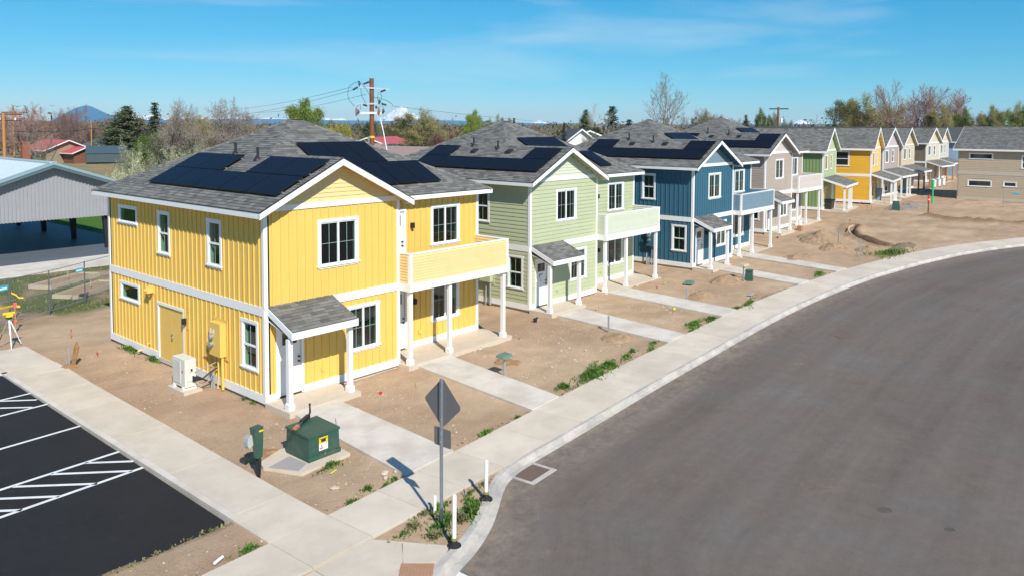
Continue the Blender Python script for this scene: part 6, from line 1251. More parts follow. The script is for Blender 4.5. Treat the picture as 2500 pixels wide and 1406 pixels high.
# parked cars far off beyond the shrubs
def far_car(xy, rot, c_, label):
    v_ = thing('parked_car', label, 'car', gp(xy, 0), rot); mt = mat('car_paint', c_, .3, .02, metal=.2); mb = MB(); mb.hexa([(-2.2, -.85, .3), (2.2, -.85, .3), (2.2, .85, .3), (-2.2, .85, .3), (-2.1, -.8, .85), (2.05, -.8, .8), (2.05, .8, .8), (-2.1, .8, .85)]); mb.build('body', mt, v_)
    mb = MB(); mb.hexa([(-1.7, -.78, .84), (1.2, -.78, .82), (1.2, .78, .82), (-1.7, .78, .84), (-1.2, -.62, 1.42), (.5, -.62, 1.42), (.5, .62, 1.42), (-1.2, .62, 1.42)]); mb.build('cabin', DGLASS, v_)
    for x in (-1.4, 1.4):
        for y in (-.8, .8): mb = MB(); mb.tube([(x, y-.1, .33), (x, y+.1, .33)], .33, k=10); mb.build('wheel', TIRE, v_)
far_car((35.1, 87.7), .4, (.7, .7, .7), 'white car glimpsed behind the blossoming shrub'); far_car((36.6, 89.3), .5, (.55, .58, .6), 'silver car right of the white one behind the blossoming shrub')

# ---------------------------------------------------------------- trees
BARK = mat('grey_brown_bark', (.14, .11, .085), .9, .2, 5); BARKP = mat('pale_bark', (.27, .25, .22), .9, .2, 5)
TWR = mat('reddish_twigs', (.27, .175, .15), .9, .25, 2); TWG = mat('grey_twigs', (.245, .21, .18), .9, .25, 2); TWP = mat('pale_twigs', (.30, .28, .24), .9, .25, 2)
L_OL = leafmat('olive_spring_leaves', [(.19, .18, .06), (.30, .28, .09), (.38, .34, .14), (.24, .22, .08), (.42, .37, .20)], trans=.35)
L_GR = leafmat('fresh_green_leaves', [(.09, .14, .025), (.17, .24, .035), (.25, .34, .06), (.13, .18, .035), (.31, .37, .09)])
L_BG = leafmat('bright_bush_leaves', [(.05, .10, .01), (.10, .18, .012), (.15, .24, .02), (.06, .11, .01)])
L_WI = leafmat('willow_yellow_leaves', [(.22, .22, .03), (.32, .31, .05), (.40, .36, .08), (.18, .19, .03)])
L_DK = leafmat('dark_evergreen', [(.025, .045, .025), (.048, .08, .042), (.075, .10, .055), (.04, .06, .03)], trans=.1)
L_JU = leafmat('juniper_green', [(.045, .062, .03), (.08, .105, .05), (.12, .14, .075), (.14, .13, .07)], trans=.1)
L_RD = leafmat('red_bud_haze', [(.27, .17, .135), (.37, .22, .18), (.42, .28, .23), (.30, .24, .16)])
L_RP = leafmat('maroon_leaves', [(.07, .02, .015), (.12, .035, .025), (.16, .06, .04)])
L_OR = leafmat('orange_spring_leaves', [(.30, .16, .04), (.38, .22, .06), (.25, .18, .05), (.33, .25, .08)])
L_BL = leafmat('blossom_and_leaf', [(.60, .58, .38), (.10, .15, .04), (.72, .70, .52), (.08, .12, .035), (.62, .60, .36), (.14, .18, .06)])
L_TG = leafmat('teal_grey_leaves', [(.12, .16, .09), (.19, .23, .13), (.26, .28, .17), (.11, .13, .07)])
def tube3(V, F, p, q_, r0, r1, k=3):
    d = q_-p; l = d.length
    if l < 1e-5: return
    d /= l; a = d.orthogonal().normalized(); b = d.cross(a); i = len(V)
    for P_, r_ in ((p, r0), (q_, r1)):
        for j in range(k):
            t_ = 2*math.pi*j/k; V.append(tuple(P_+(a*math.cos(t_)+b*math.sin(t_))*r_))
    for j in range(k): F.append((i+j, i+(j+1) % k, i+k+(j+1) % k, i+k+j))
def branch_tree(seed, h=10., spread=.9, levels=4, trunks=1, up=.25, twig=.014, first=.8, wild=.18, seg=6, low=.22, ratio=.52):
    """leaders with side limbs, each limb with side twigs: returns trunk verts/faces, twig verts/faces, tips"""
    r = random.Random(seed); TV, TF, CV, CF, tips = [], [], [], [], []
    def grow(p, d, l, rad, lev):
        q_ = p; dd = d; a0 = r.uniform(0, 6.28)
        for s_ in range(seg):
            dd = (dd+Vector((r.uniform(-wild, wild), r.uniform(-wild, wild), r.uniform(-wild*.5, wild*.5)+up*.22))).normalized(); q2 = q_+dd*(l/seg); t_ = (s_+1)/seg
            ra, rb_ = rad*(1-.75*s_/seg), rad*(1-.75*t_)
            (tube3(TV, TF, q_, q2, ra, rb_, 5) if lev == 0 or (lev == 1 and s_ < 2) else tube3(CV, CF, q_, q2, max(ra, twig), max(rb_, twig), 3)); q_ = q2
            if lev < levels-1 and t_ > (low if lev == 0 else .15):
                for c_ in range(2 if lev < 2 else 1):
                    a0 += 2.4+r.uniform(-.5, .5); o1 = dd.orthogonal().normalized(); o2 = dd.cross(o1); sd_ = o1*math.cos(a0)+o2*math.sin(a0)
                    nd = (dd*1.0+sd_*spread*r.uniform(.75, 1.2)+Vector((0, 0, up*.3))).normalized(); grow(q_, nd, l*ratio*(1.15-.55*t_)*r.uniform(.7, 1.15), max(rb_*.62, twig), lev+1)
            elif lev == levels-1 and s_ == 2: tips.append(q_)
        tips.append(q_)
    for t_ in range(trunks):
        a = t_*2.4+seed; k_ = 0 if trunks == 1 else (.28 if trunks < 5 else .5); d0 = Vector((math.cos(a)*k_, math.sin(a)*k_, 1)).normalized(); grow(Vector((math.cos(a)*.12*(trunks > 1), math.sin(a)*.12*(trunks > 1), -.3)), d0, h*first*r.uniform(.8, 1), h*.017, 0)
    top = np.percentile([v_[2] for v_ in CV], 99.8); k_ = h/top
    return [tuple(c_*k_ for c_ in v_) for v_ in TV], TF, [tuple(c_*k_ for c_ in v_) for v_ in CV], CF, [p_*k_ for p_ in tips]
def leaf_quads(mb, c, n, sp_r, size, rr, flat=.0, mi=1, droop=0):
    for i in range(n):
        p = c+Vector((rr.gauss(0, sp_r), rr.gauss(0, sp_r), rr.gauss(0, sp_r*.8)-droop*rr.random())); a = Vector((rr.gauss(0, 1), rr.gauss(0, 1), rr.gauss(0, 1))).normalized(); b = a.orthogonal().normalized(); s_ = size*rr.uniform(.6, 1.3)
        if droop: a, b = Vector((rr.gauss(0, .2), rr.gauss(0, .2), -1)).normalized(), Vector((rr.gauss(0, 1), rr.gauss(0, 1), 0)).normalized(); mb.quad([p-b*s_*.25, p+b*s_*.25, p+b*s_*.2+a*s_*2.2, p-b*s_*.2+a*s_*2.2], mi)
        else: mb.quad([p-a*s_, p-b*s_*.62, p+a*s_, p+b*s_*.62], mi)
TPL = {}
def tree_tpl(key):
    if key in TPL: return TPL[key]
    kind, var = key; rr = random.Random(hash((kind, var)) if False else sum(map(ord, kind))*31+var); tm = []; H0 = 10.
    def mk(nm, V_, F_, mt): me = bpy.data.meshes.new(nm); me.from_pydata(V_, [], F_); me.materials.append(mt); me.update(); return me
    if kind in ('bare_red', 'bare_grey', 'bare_pale', 'bare_gnarl', 'tall_bare'):
        tw, bk = {'bare_red': (TWR, BARK), 'bare_grey': (TWG, BARK), 'bare_pale': (TWP, BARKP), 'bare_gnarl': (TWG, BARK), 'tall_bare': (TWG, BARKP)}[kind]
        kw_ = dict(trunks=2, spread=.95, up=.25, wild=.16) if kind != 'bare_gnarl' else dict(trunks=2, wild=.34, up=.02, spread=1.15, twig=.018, ratio=.6)
        if kind == 'tall_bare': kw_ = dict(trunks=1, spread=.80, up=.38, twig=.012, wild=.08, ratio=.50, low=.06, first=1)
        if kind == 'bare_red': kw_ = dict(trunks=3, spread=.85, up=.35, twig=.013, wild=.14, low=.12)
        TV, TF, CV, CF, tips = branch_tree(var*7+len(kind), H0, **kw_); mb = MB()
        mb.v, mb.f, mb.m = list(CV), list(CF), [0]*len(CF)
        lf = {'bare_red': L_RD, 'tall_bare': L_OL, 'bare_pale': L_TG}.get(kind)
        if lf:
            for p_ in tips[::1 if kind == 'bare_red' else 3]: leaf_quads(mb, p_, 2, .12, .032, rr)
        mesh_c = mb.mesh('crown', [tw, lf or tw]); mesh_t = mk('trunk', TV, TF, bk)
    elif kind in ('olive', 'green', 'teal', 'orange', 'brightgreen', 'spring'):
        lf = {'olive': L_OL, 'green': L_GR, 'teal': L_TG, 'orange': L_OR, 'brightgreen': L_BG, 'spring': L_GR}[kind]
        TV, TF, CV, CF, tips = branch_tree(var*5+3, H0, trunks=2, twig=.014, spread=1.05, wild=.2, up=.18, low=.12); mb = MB(); mb.v, mb.f, mb.m = list(CV), list(CF), [0]*len(CF)
        n_ = {'olive': 9, 'green': 11, 'teal': 8, 'orange': 8, 'brightgreen': 12, 'spring': 13}[kind]
        for p_ in tips:
            if rr.random() < .85: leaf_quads(mb, p_, n_, .24, .085, rr)
        if kind in ('brightgreen', 'green'):
            for p_ in tips[::2]: leaf_quads(mb, Vector((p_.x, p_.y, p_.z*rr.uniform(.25, .9))), 8, .3, .1, rr)
        mesh_c = mb.mesh('crown', [TWP if kind == 'olive' else TWG, lf]); mesh_t = mk('trunk', TV, TF, BARK)
    elif kind == 'willow':
        TV, TF, CV, CF, tips = branch_tree(var*5+9, H0*.95, levels=3, trunks=3, twig=.014, spread=1.1, up=.1); mb = MB(); mb.v, mb.f, mb.m = list(CV), list(CF), [0]*len(CF)
        for p_ in tips:
            l = rr.uniform(1.2, 4.0); c_ = Vector(p_)
            for s_ in range(int(l/.28)): leaf_quads(mb, c_, 5, .10, .11, rr, droop=.15); c_ = c_+Vector((rr.uniform(-.07, .07), rr.uniform(-.07, .07), -.28))
        mesh_c = mb.mesh('crown', [TWP, L_WI]); mesh_t = mk('trunk', TV, TF, BARK)
    elif kind in ('spruce', 'pine', 'juniper'):
        lf = L_JU if kind == 'juniper' else L_DK; TV, TF = [], []; tube3(TV, TF, Vector((0, 0, -.3)), Vector((0, 0, H0*.97)), .17, .02, 7); mb = MB(); z = .5; R0 = {'spruce': 2.0, 'pine': 1.9, 'juniper': 2.9}[kind]
        while z < H0*.99:
            t_ = z/H0; R_ = R0*((1-t_)**.8 if kind == 'spruce' else (1-t_)**.62*(.75+.5*rr.random()) if kind == 'juniper' else (1-t_)**.6*(.45+.65*rr.random()))
            nb_ = rr.randint(6, 9)
            for i in range(nb_):
                a = rr.uniform(0, 6.283); l = R_*rr.uniform(.55, 1.12); d = Vector((math.cos(a), math.sin(a), 0)); dz = -.25 if kind == 'spruce' else .35; tip = Vector((0, 0, z))+d*l+Vector((0, 0, dz*l)); tube3(mb.v, mb.f, Vector((0, 0, z)), tip, .025, .01, 3); mb.m += [0]*(len(mb.f)-len(mb.m))
                k_ = max(2, int(l/.16))
                for j in range(1, k_+1):
                    c_ = Vector((0, 0, z)).lerp(tip, j/k_); s_ = (.16 if kind == 'spruce' else .2)*(1.2-.5*j/k_)
                    for e in range(4 if kind != 'spruce' else 3): leaf_quads(mb, c_, 1, .10 if kind != 'juniper' else .16, s_*.8, rr)
            z += .26 if kind != 'pine' else .34
        mesh_c = mb.mesh('crown', [BARK, lf]); mesh_t = mk('trunk', TV, TF, BARK)
    elif kind in ('blossom', 'bush', 'maroon', 'olivebush', 'orangebush'):
        lf = {'blossom': L_BL, 'bush': L_BG, 'maroon': L_RP, 'olivebush': L_TG, 'orangebush': L_OR}[kind]; TV, TF, CV, CF, tips = branch_tree(var*3+1, H0, levels=3, trunks=7, twig=.02, spread=.9, up=.2, wild=.25, low=.05); mb = MB(); mb.v, mb.f, mb.m = list(CV), list(CF), [0]*len(CF)
        if kind == 'blossom':
            for i in range(0, len(CV), 6):
                p_ = Vector(CV[i])
                if p_.z > 1 and rr.random() < .8: leaf_quads(mb, p_, 5, .2, .07, rr)
            for p_ in tips: leaf_quads(mb, p_, 9, .2, .08, rr)
        else:
            for p_ in tips: leaf_quads(mb, p_, 9, .35, .12, rr); leaf_quads(mb, Vector((p_.x*.9, p_.y*.9, p_.z*rr.uniform(.2, .8))), 8, .45, .13, rr)
        mesh_c = mb.mesh('crown', [TWG, lf]); mesh_t = mk('trunk', TV, TF, BARK)
    wx = np.percentile(np.abs(np.array([v_.co[:2] for v_ in mesh_c.vertices])), 88)
    TPL[key] = (mesh_t, mesh_c, float(wx)); return TPL[key]
TREE_COUNT = {}
def tree(kind, var, t4, label, cat='tree', name=None, wmul=1., group=None):
    x, y, h_, w_ = t4; mt_, mc, wx = tree_tpl((kind, var)); s_ = h_/10.; sw_ = max(.45*s_, w_/2/wx)*wmul
    root = thing(name or {'spruce': 'conifer', 'pine': 'pine_tree', 'juniper': 'juniper_tree', 'willow': 'willow_tree', 'blossom': 'blossom_shrub', 'bush': 'bush', 'maroon': 'bush', 'olivebush': 'bush', 'orangebush': 'bush'}.get(kind, 'tree'), label, cat, gp((x, y), -.1), rnd.uniform(0, 6.28), group or 'trees beyond the houses')
    root.scale = (sw_, sw_, s_); link('trunk', mt_, root); link('crown', mc, root); return root
TREES = [
 ('bare_red', 0, (46.7, 165.5, 11.7, 9.1), 'tall reddish budding tree behind the second left hand pole'), ('bare_red', 1, (51.5, 195.4, 11.6, 7.9), 'reddish bare tree at the very left edge'), ('bare_red', 2, (56.7, 172.7, 11.7, 4.8), 'greyish pink bare tree in front of the blue cone mountain'), ('bare_red', 0, (65.5, 180.1, 9.3, 4.9), 'lower pinkish tree right of the one before the blue mountain'), ('bare_red', 1, (62.1, 192.0, 11.6, 6.1), 'pinkish bare tree left of the blue mountain'),
 ('orange', 0, (63.8, 207.3, 7.8, 7.5), 'orange green tree between the reddish trees at left'), ('bare_grey', 0, (38.5, 136.7, 7.1, 5.5), 'small bare grey tree left of the red roofed bungalow'), ('orange', 1, (70.4, 215.6, 5.8, 9.0), 'orange brown tree over the red roof'), ('bare_red', 2, (71.1, 204.7, 7.8, 12.0), 'wide reddish thicket above the red roof'), ('bare_red', 1, (70.9, 226.0, 9.0, 10.5), 'hazy pink tree behind the orange green one'), ('olive', 0, (79.3, 212.3, 5.0, 6.9), 'yellow green tree right of the thin pole'), ('spruce', 1, (61.5, 170.9, 6.1, 1.5), 'narrow green conifer beside the thin pole'),
 ('juniper', 0, (60.5, 150.8, 11.3, 6.8), 'big dark evergreen left of the pointed conifer'), ('juniper', 1, (61.0, 157.1, 8.7, 5.0), 'shorter dark evergreen merging into the big one at left'), ('spruce', 0, (65.0, 147.7, 12.2, 4.0), 'pointed grey green conifer right of the big dark evergreen'), ('bare_red', 2, (79.0, 185.3, 8.9, 4.8), 'pink bare tree between the evergreen and the pointed conifer'),
 ('brightgreen', 0, (52.9, 125.8, 6.2, 5.0), 'bright green leafy tree below the pointed conifer'), ('olivebush', 0, (53.0, 116.9, 6.6, 5.2), 'dull olive tree right of the bright green one'), ('bare_gnarl', 0, (48.4, 105.8, 11.9, 6.3), 'gnarled bare tree with black limbs right of the pointed conifer'), ('bare_grey', 1, (60.2, 122.3, 10.8, 5.4), 'bare grey tree between the two gnarled ones'), ('bare_gnarl', 1, (54.8, 102.5, 12.1, 6.5), 'second gnarled bare tree with a forked top'), ('olive', 1, (57.5, 112.4, 9.5, 7.2), 'olive budding tree between the two gnarled trees'), ('bare_gnarl', 2, (63.6, 109.0, 10.5, 5.5), 'small gnarled bare tree left of the yellow house roof'), ('olivebush', 1, (52.3, 109.4, 5.8, 7.7), 'olive thicket low behind the gnarled trees'), ('orangebush', 0, (53.0, 97.8, 4.9, 3.4), 'orange shrub at the edge of the yellow house roof'), ('bare_grey', 2, (68.6, 123.5, 7.9, 7.3), 'dense grey bare tree behind the orange shrub'), ('bare_gnarl', 1, (50.8, 102.4, 7.9, 6.6), 'leaning gnarled limbs above the olive thicket'), ('bare_red', 0, (107.9, 175.7, 5.9, 6.8), 'low reddish tree in front of the blue ridge'), ('bare_grey', 1, (55.8, 124.4, 7.1, 4.6), 'bare grey tree in front of the olive thicket'),
 ('spring', 0, (49.6, 72.9, 11.0, 7.0), 'fresh green tree rising behind the yellow house ridge'), ('willow', 0, (62.3, 79.9, 8.5, 6.0), 'golden willow between the yellow house ridge and the tall pole'), ('orange', 1, (67.7, 106.5, 6.2, 3.0), 'small orange tree at the yellow house roof slope'), ('bare_red', 1, (128.1, 161.8, 5.2, 7.0), 'reddish trees low to the right of the golden willow'), ('juniper', 1, (125.3, 151.3, 8.1, 3.4), 'dark tree right behind the tall pole'), ('teal', 0, (133.5, 157.5, 9.0, 5.4), 'grey green tree just right of the tall pole'), ('spruce', 0, (143.3, 162.3, 8.6, 2.0), 'narrow conifer under the snowy peak, leftmost of four'), ('spruce', 1, (143.0, 159.9, 8.1, 1.7), 'narrow conifer under the snowy peak, second of four'), ('spruce', 0, (146.7, 162.1, 7.9, 1.6), 'narrow conifer under the snowy peak, last of four'), ('spruce', 1, (139.9, 160.0, 7.6, 1.7), 'short conifer under the left flank of the snowy peak'), ('olive', 2, (109.5, 125.4, 7.0, 5.8), 'yellowish tree below the snowy peak'), ('olive', 0, (94.0, 99.1, 6.5, 4.9), 'low olive tree left of the big olive one'),
 ('olive', 1, (84.1, 81.1, 10.0, 10.1), 'big olive budding tree between the yellow and green house roofs'), ('green', 0, (95.3, 84.1, 10.2, 4.8), 'green leafy tree right of the big olive one'), ('maroon', 0, (75.0, 69.0, 6.5, 4.0), 'dark maroon tree in front of the big olive one'), ('teal', 1, (112.8, 94.6, 9.5, 3.9), 'grey green tree left of the green house ridge'), ('orange', 0, (120.5, 93.5, 9.0, 3.3), 'orange budding tree right of the green house ridge'), ('pine', 0, (131.5, 103.7, 9.4, 1.2), 'tiny conifer tip beside the orange budding tree'), ('bare_pale', 0, (167.1, 123.4, 8.3, 6.0), 'pale bare tree before the small snowy peak'),
 ('spruce', 1, (67.3, 40.1, 8.0, 1.3), 'spruce standing in front of the white gabled house'), ('blossom', 1, (67.6, 36.3, 6.6, 2.3), 'white blossoming tree right of the white gabled house'), ('juniper', 0, (117.7, 72.8, 10.6, 3.0), 'dark evergreen left of the pale bare tree'), ('bare_pale', 1, (111.2, 64.6, 11.8, 3.5), 'pale silvery bare tree between the two dark evergreens'), ('pine', 0, (124.9, 71.2, 11.7, 3.4), 'dark pine right of the silvery bare tree'), ('pine', 1, (122.5, 65.7, 8.9, 2.9), 'lower dark pine left of the tall bare tree'), ('juniper', 1, (102.5, 59.7, 7.2, 4.3), 'dark thicket under the silvery bare tree'), ('bare_grey', 0, (104.7, 56.3, 8.0, 3.6), 'bare grey tree in front of the dark pines'),
 ('tall_bare', 0, (103.9, 48.3, 16.3, 6.8), 'very tall bare tree above the dark blue house ridge'), ('bare_pale', 2, (128.2, 55.9, 11.2, 4.8), 'pale budding tree right of the very tall bare tree'), ('olive', 2, (109.3, 48.8, 8.4, 4.3), 'yellow green shrubs at the foot of the very tall bare tree'), ('teal', 0, (129.1, 54.4, 10.2, 3.2), 'greenish budding tree before the taupe house ridge'), ('bare_red', 1, (166.4, 69.1, 11.7, 5.6), 'reddish bare tree behind the taupe house ridge'), ('bare_red', 2, (174.3, 75.7, 11.5, 4.2), 'smaller pinkish bare tree left of the reddish one'), ('juniper', 0, (137.8, 48.0, 9.7, 2.0), 'dark evergreen right of the taupe house ridge'), ('pine', 0, (143.2, 48.0, 8.9, 1.3), 'small dark pine left of the crossarm pole'), ('bare_red', 0, (186.7, 73.3, 10.0, 6.6), 'faint bare tree between the taupe ridge and dark evergreen'),
 ('green', 0, (125.9, 37.7, 10.5, 3.4), 'green tree left behind the crossarm pole'), ('teal', 1, (126.7, 35.8, 9.6, 2.6), 'teal green tree right behind the crossarm pole'), ('bare_pale', 0, (203.9, 57.7, 10.6, 2.7), 'faint bare tree near the small snowy peak at right'), ('pine', 1, (205.3, 53.7, 9.8, 1.5), 'small dark pine above the green gabled house'), ('juniper', 1, (210.7, 53.2, 8.2, 1.8), 'low dark evergreen left of the big pale willow'),
 ('olive', 0, (155.1, 30.1, 12.4, 10.7), 'big pale olive tree above the yellow gabled house'), ('olive', 1, (161.0, 27.9, 13.7, 10.1), 'taller pale olive tree right of the other big one'), ('olive', 2, (149.6, 31.0, 9.5, 4.8), 'low olive tree at the left of the big pale ones'), ('bare_red', 0, (152.6, 20.3, 15.8, 9.7), 'largest reddish bare tree above the far gables'), ('bare_red', 2, (153.5, 16.4, 15.4, 8.1), 'second reddish bare tree, right of the largest'), ('olive', 1, (149.1, 13.4, 11.1, 5.9), 'olive budding tree left of the tan building roof'), ('bare_red', 1, (173.8, 17.1, 12.6, 5.1), 'thin pinkish tree behind the olive budding tree'), ('green', 0, (135.1, 6.8, 10.3, 4.4), 'olive green tree over the tan building ridge, left one'), ('olive', 0, (133.4, 4.6, 10.7, 3.9), 'olive green tree over the tan building ridge, middle one'), ('green', 0, (135.7, 2.9, 11.5, 4.7), 'olive green tree over the tan building ridge, right one'), ('olive', 2, (138.0, 1.3, 11.4, 4.0), 'olive tree at the right edge of the picture'),
]
for kind, var, t4, lab in TREES: tree(kind, var, t4, lab, 'shrub' if kind in ('blossom', 'olivebush', 'orangebush', 'maroon') else 'tree')
for t4, var, lab in (((12.4, 36.5, 6.9, 1.8), 0, 'tallest cream blossoming shrub behind the shelter roof'), ((11.1, 34.9, 6.1, 1.7), 1, 'cream blossoming shrub at the eave corner of the yellow house'), ((15.8, 39.4, 6.3, 1.4), 1, 'cream blossoming shrub over the yellow house hip, left one'), ((17.4, 40.8, 6.1, 1.3), 0, 'cream blossoming shrub over the yellow house hip, middle one'), ((19.6, 42.0, 6.5, 1.1), 1, 'upper cream blossoming shrub near the solar panels'), ((21.3, 43.3, 6.2, 1.0), 0, 'small cream blossoming shrub highest along the roof slope'), ((14.1, 38.0, 5.4, 1.5), 0, 'low cream blossoming shrub above the yellow house hip')):
    tree('blossom', var, t4, lab, 'shrub', wmul=1.0, group='blossoming shrubs behind the yellow house')

# distant woods as one mass
mb = MB(); rr = random.Random(21); BAND = [(-.02, 0)]
WM = [leafmat('far_woods_%s' % n_, c_) for n_, c_ in (('brown', [(.16, .09, .065), (.22, .13, .09), (.12, .10, .05)]), ('olive', [(.09, .10, .035), (.14, .13, .05), (.06, .07, .03)]), ('dark', [(.025, .04, .02), (.04, .055, .028), (.05, .05, .03)]))]
az0, az1 = math.atan2(*reversed((6.9, 77.8)[:2])), 0
cx_, cy_ = CAM.x, CAM.y
a_lo = math.atan2((87.4, -14.8)[1]-cy_, (87.4, -14.8)[0]-cx_); a_hi = math.atan2((6.9, 77.8)[1]-cy_, (6.9, 77.8)[0]-cx_)
for i in range(1700):
    a = rr.uniform(a_lo, a_hi); D_ = rr.uniform(240, 620)*(1 if rr.random() < .7 else 1.6); x, y = cx_+D_*math.cos(a), cy_+D_*math.sin(a); hh_ = rr.uniform(5.0, 8.6)*(1 if rr.random() < .9 else 1.35); w_ = hh_*rr.uniform(.5, .9); mi = rr.choices((0, 1, 2), (.45, .35, .2))[0]
    for k_ in range(30):
        u_ = rr.random(); c_ = Vector((x+rr.gauss(0, w_*.35), y+rr.gauss(0, w_*.35), hgt(x)+hh_*u_)); leaf_quads(mb, c_, 1, .2, rr.uniform(.5, 1.1), rr, mi=mi)
o = mb.build('woods', WM, kind='stuff'); o['label'] = 'low band of distant brown and olive woods along the horizon'; o['category'] = 'woods'
# dry grass and brush in the field behind the shelter
mb = MB()
for i in range(2600):
    a = rr.uniform(a_hi-.75, a_hi); D_ = rr.uniform(70, 150); x, y = cx_+D_*math.cos(a), cy_+D_*math.sin(a)
    if y < 57 and x < 14: continue
    if D_ < 78 and x > 14: continue
    weed_blades(mb, x, y, .5, .5, 0, 5, .55, rr)
DG = leafmat('dry_field_grass', [(.30, .25, .14), (.38, .32, .19), (.22, .20, .09), (.33, .26, .16)]); o = mb.build('grass', DG, kind='stuff'); o['label'] = 'dry tan field grass beyond the metal shelter'; o['category'] = 'grass'

# ---------------------------------------------------------------- mountains
def mountain(name, label, prof, D_, depth, mats, snow=None, seed=0, rough=.02):
    """prof: list of (pixel-free) bearing in radians, height above the camera level in metres"""
    n = 120; bs_ = np.linspace(prof[0][0], prof[-1][0], n); hs_ = np.interp(bs_, [p_[0] for p_ in prof], [p_[1] for p_ in prof]); V_, F_, M_ = [], [], []; rows = 12
    hm = max(hs_)
    for i, (b_, h_) in enumerate(zip(bs_, hs_)):
        for j in range(rows):
            t_ = j/(rows-1); r_ = D_-depth*(1-t_); z = (h_+8)*(t_**1.1)
            z += rough*hm*mn.noise(Vector((i*.22+seed, j*.55, 3)))*(.3+t_)*(1 if .05 < t_ < .999 or rough > .03 else .3)
            V_.append((cx_+r_*math.cos(b_), cy_+r_*math.sin(b_), max(-3, z)))
        V_.append((cx_+(D_+depth)*math.cos(b_), cy_+(D_+depth)*math.sin(b_), -3))
    k_ = rows+1
    for i in range(n-1):
        for j in range(k_-1): F_.append((i*k_+j, i*k_+j+1, (i+1)*k_+j+1, (i+1)*k_+j))
    me = bpy.data.meshes.new(name); me.from_pydata(V_, [], F_); me.materials.append(mats); me.polygons.foreach_set('use_smooth', [True]*len(F_)); o = bpy.data.objects.new(name, me); COL.objects.link(o); o['kind'] = 'structure'; o['label'] = label; return o
def brg(xy): return math.atan2(xy[1]-cy_, xy[0]-cx_)
FORM = mat('forested_slope', (.02, .155, .29), .95, .12, .004)  # forest slope with the blue of distant haze mixed into its colour
m, t, b = nodes_of('snow_and_rock'); L = t.links.new
tc = N(t, 'ShaderNodeTexCoord'); sp2 = N(t, 'ShaderNodeSeparateXYZ'); L(tc.outputs['Object'], sp2.inputs[0]); nn_ = N(t, 'ShaderNodeTexNoise', Scale=.012, Detail=8., Roughness=.7); L(tc.outputs['Object'], nn_.inputs[0])
rk = mrange(t, nn_.outputs[0], .54, .66, 0, 1); mx = N(t, 'ShaderNodeMix', data_type='RGBA'); mx.inputs[6].default_value = (.86, .87, .90, 1); mx.inputs[7].default_value = (.18, .20, .24, 1); L(rk, mx.inputs[0]); L(mx.outputs[2], b.inputs['Base Color']); b.inputs['Roughness'].default_value = .9; SNOW = m
DM = 9000.
def prof(pts): return sorted([(brg(xy), z) for xy, z in pts])
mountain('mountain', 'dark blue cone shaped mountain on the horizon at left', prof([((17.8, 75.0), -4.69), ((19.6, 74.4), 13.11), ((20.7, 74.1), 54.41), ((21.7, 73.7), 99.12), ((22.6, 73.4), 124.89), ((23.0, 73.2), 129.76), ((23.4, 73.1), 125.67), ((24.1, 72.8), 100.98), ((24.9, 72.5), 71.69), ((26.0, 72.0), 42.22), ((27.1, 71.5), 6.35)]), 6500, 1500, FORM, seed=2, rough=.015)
mountain('snow_mountain', 'tall snow covered peak right of the utility pole', prof([((50.4, 57.5), 1.01), ((51.2, 56.8), 47.25), ((52.0, 56.2), 111.99), ((52.6, 55.6), 158.40), ((53.1, 55.2), 190.96), ((53.4, 55.0), 202.64), ((53.7, 54.7), 191.36), ((54.0, 54.5), 154.71), ((54.5, 54.0), 118.17), ((55.0, 53.5), 90.74), ((55.8, 52.8), 49.51), ((56.7, 51.9), 3.61)]), 9000, 1700, SNOW, seed=5, rough=.05)
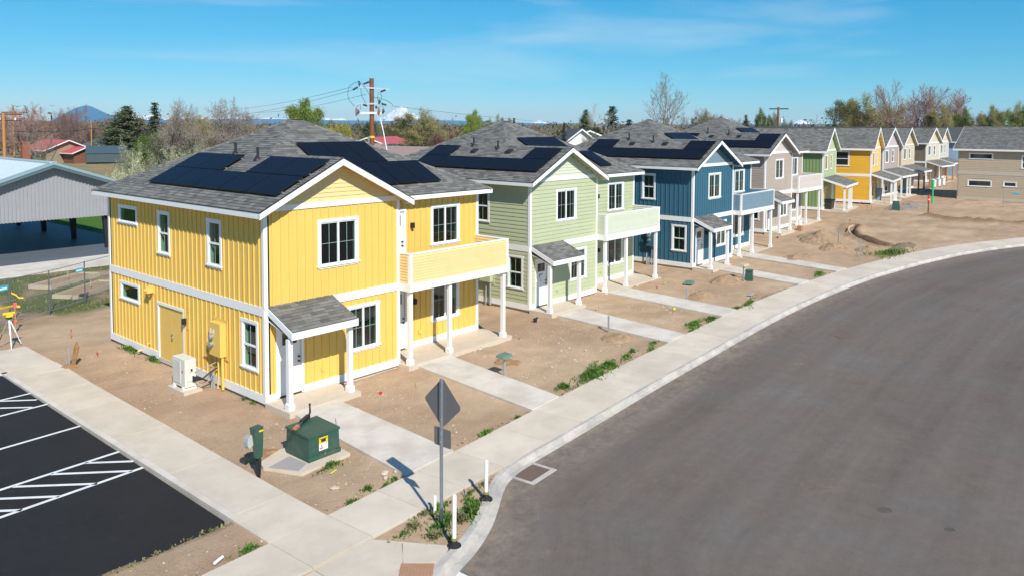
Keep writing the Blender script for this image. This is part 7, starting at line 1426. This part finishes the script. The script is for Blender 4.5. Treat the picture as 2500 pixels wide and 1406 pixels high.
mountain('snow_range', 'low line of snowy peaks along the horizon at left', prof([((24.6, 72.6), 16.95), ((25.4, 72.3), 94.57), ((26.0, 72.0), 103.21), ((26.5, 71.8), 83.20), ((27.5, 71.4), 100.44), ((28.3, 71.0), 76.33), ((29.0, 70.7), 89.26), ((30.3, 70.1), 56.87), ((32.3, 69.2), 79.10), ((35.0, 67.7), 55.46), ((36.6, 66.8), 73.53), ((38.3, 65.9), 57.28), ((40.7, 64.4), 62.99), ((45.5, 61.2), 43.59), ((46.2, 60.7), 74.97), ((46.7, 60.4), 53.06), ((47.6, 59.7), 66.87), ((48.3, 59.2), 40.49), ((50.2, 57.6), 32.47)]), 8800, 900, SNOW, seed=9, rough=.05)
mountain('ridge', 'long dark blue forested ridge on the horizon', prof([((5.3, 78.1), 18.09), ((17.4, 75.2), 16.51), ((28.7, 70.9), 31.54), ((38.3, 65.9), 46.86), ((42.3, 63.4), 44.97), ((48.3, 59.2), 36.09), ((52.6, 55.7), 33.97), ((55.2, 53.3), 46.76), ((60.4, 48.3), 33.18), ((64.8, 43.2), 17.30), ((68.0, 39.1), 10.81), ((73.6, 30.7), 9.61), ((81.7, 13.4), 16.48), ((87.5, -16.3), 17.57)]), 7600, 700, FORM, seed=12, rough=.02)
mountain('snow_mountain', 'small snowy peak above the ridge right of the green house', prof([((64.5, 43.6), 7.19), ((65.1, 42.9), 39.67), ((65.3, 42.6), 51.29), ((65.6, 42.2), 39.95), ((66.3, 41.4), 8.07)]), 8900, 600, SNOW, seed=15, rough=.05)
mountain('snow_mountain', 'small snowy dome above the gabled row roofs at right', prof([((80.5, 16.6), 8.21), ((80.8, 15.8), 47.42), ((81.0, 15.4), 62.61), ((81.2, 14.9), 47.60), ((81.5, 14.1), 9.11)]), 8900, 600, SNOW, seed=17, rough=.05)

# ---------------------------------------------------------------- haze
mb = MB(); mb.box(-14500, 14500, -14500, 14500, -4.2, 235); hz = mb.build('haze', [mat('tmp', (1, 1, 1))], kind='stuff'); hz['label'] = 'thin blue air over the whole valley'; hz['category'] = 'haze'
m = bpy.data.materials.new('thin_air'); m.use_nodes = True; t = m.node_tree; t.nodes.clear(); oo = t.nodes.new('ShaderNodeOutputMaterial'); pv_ = t.nodes.new('ShaderNodeVolumePrincipled')
pv_.inputs['Color'].default_value = (.70, .89, 1.0, 1); pv_.inputs['Density'].default_value = 4.6e-5; pv_.inputs['Anisotropy'].default_value = 0.0; t.links.new(pv_.outputs[0], oo.inputs['Volume'])
hz.data.materials.clear(); hz.data.materials.append(m); S.cycles.volume_max_steps = 64
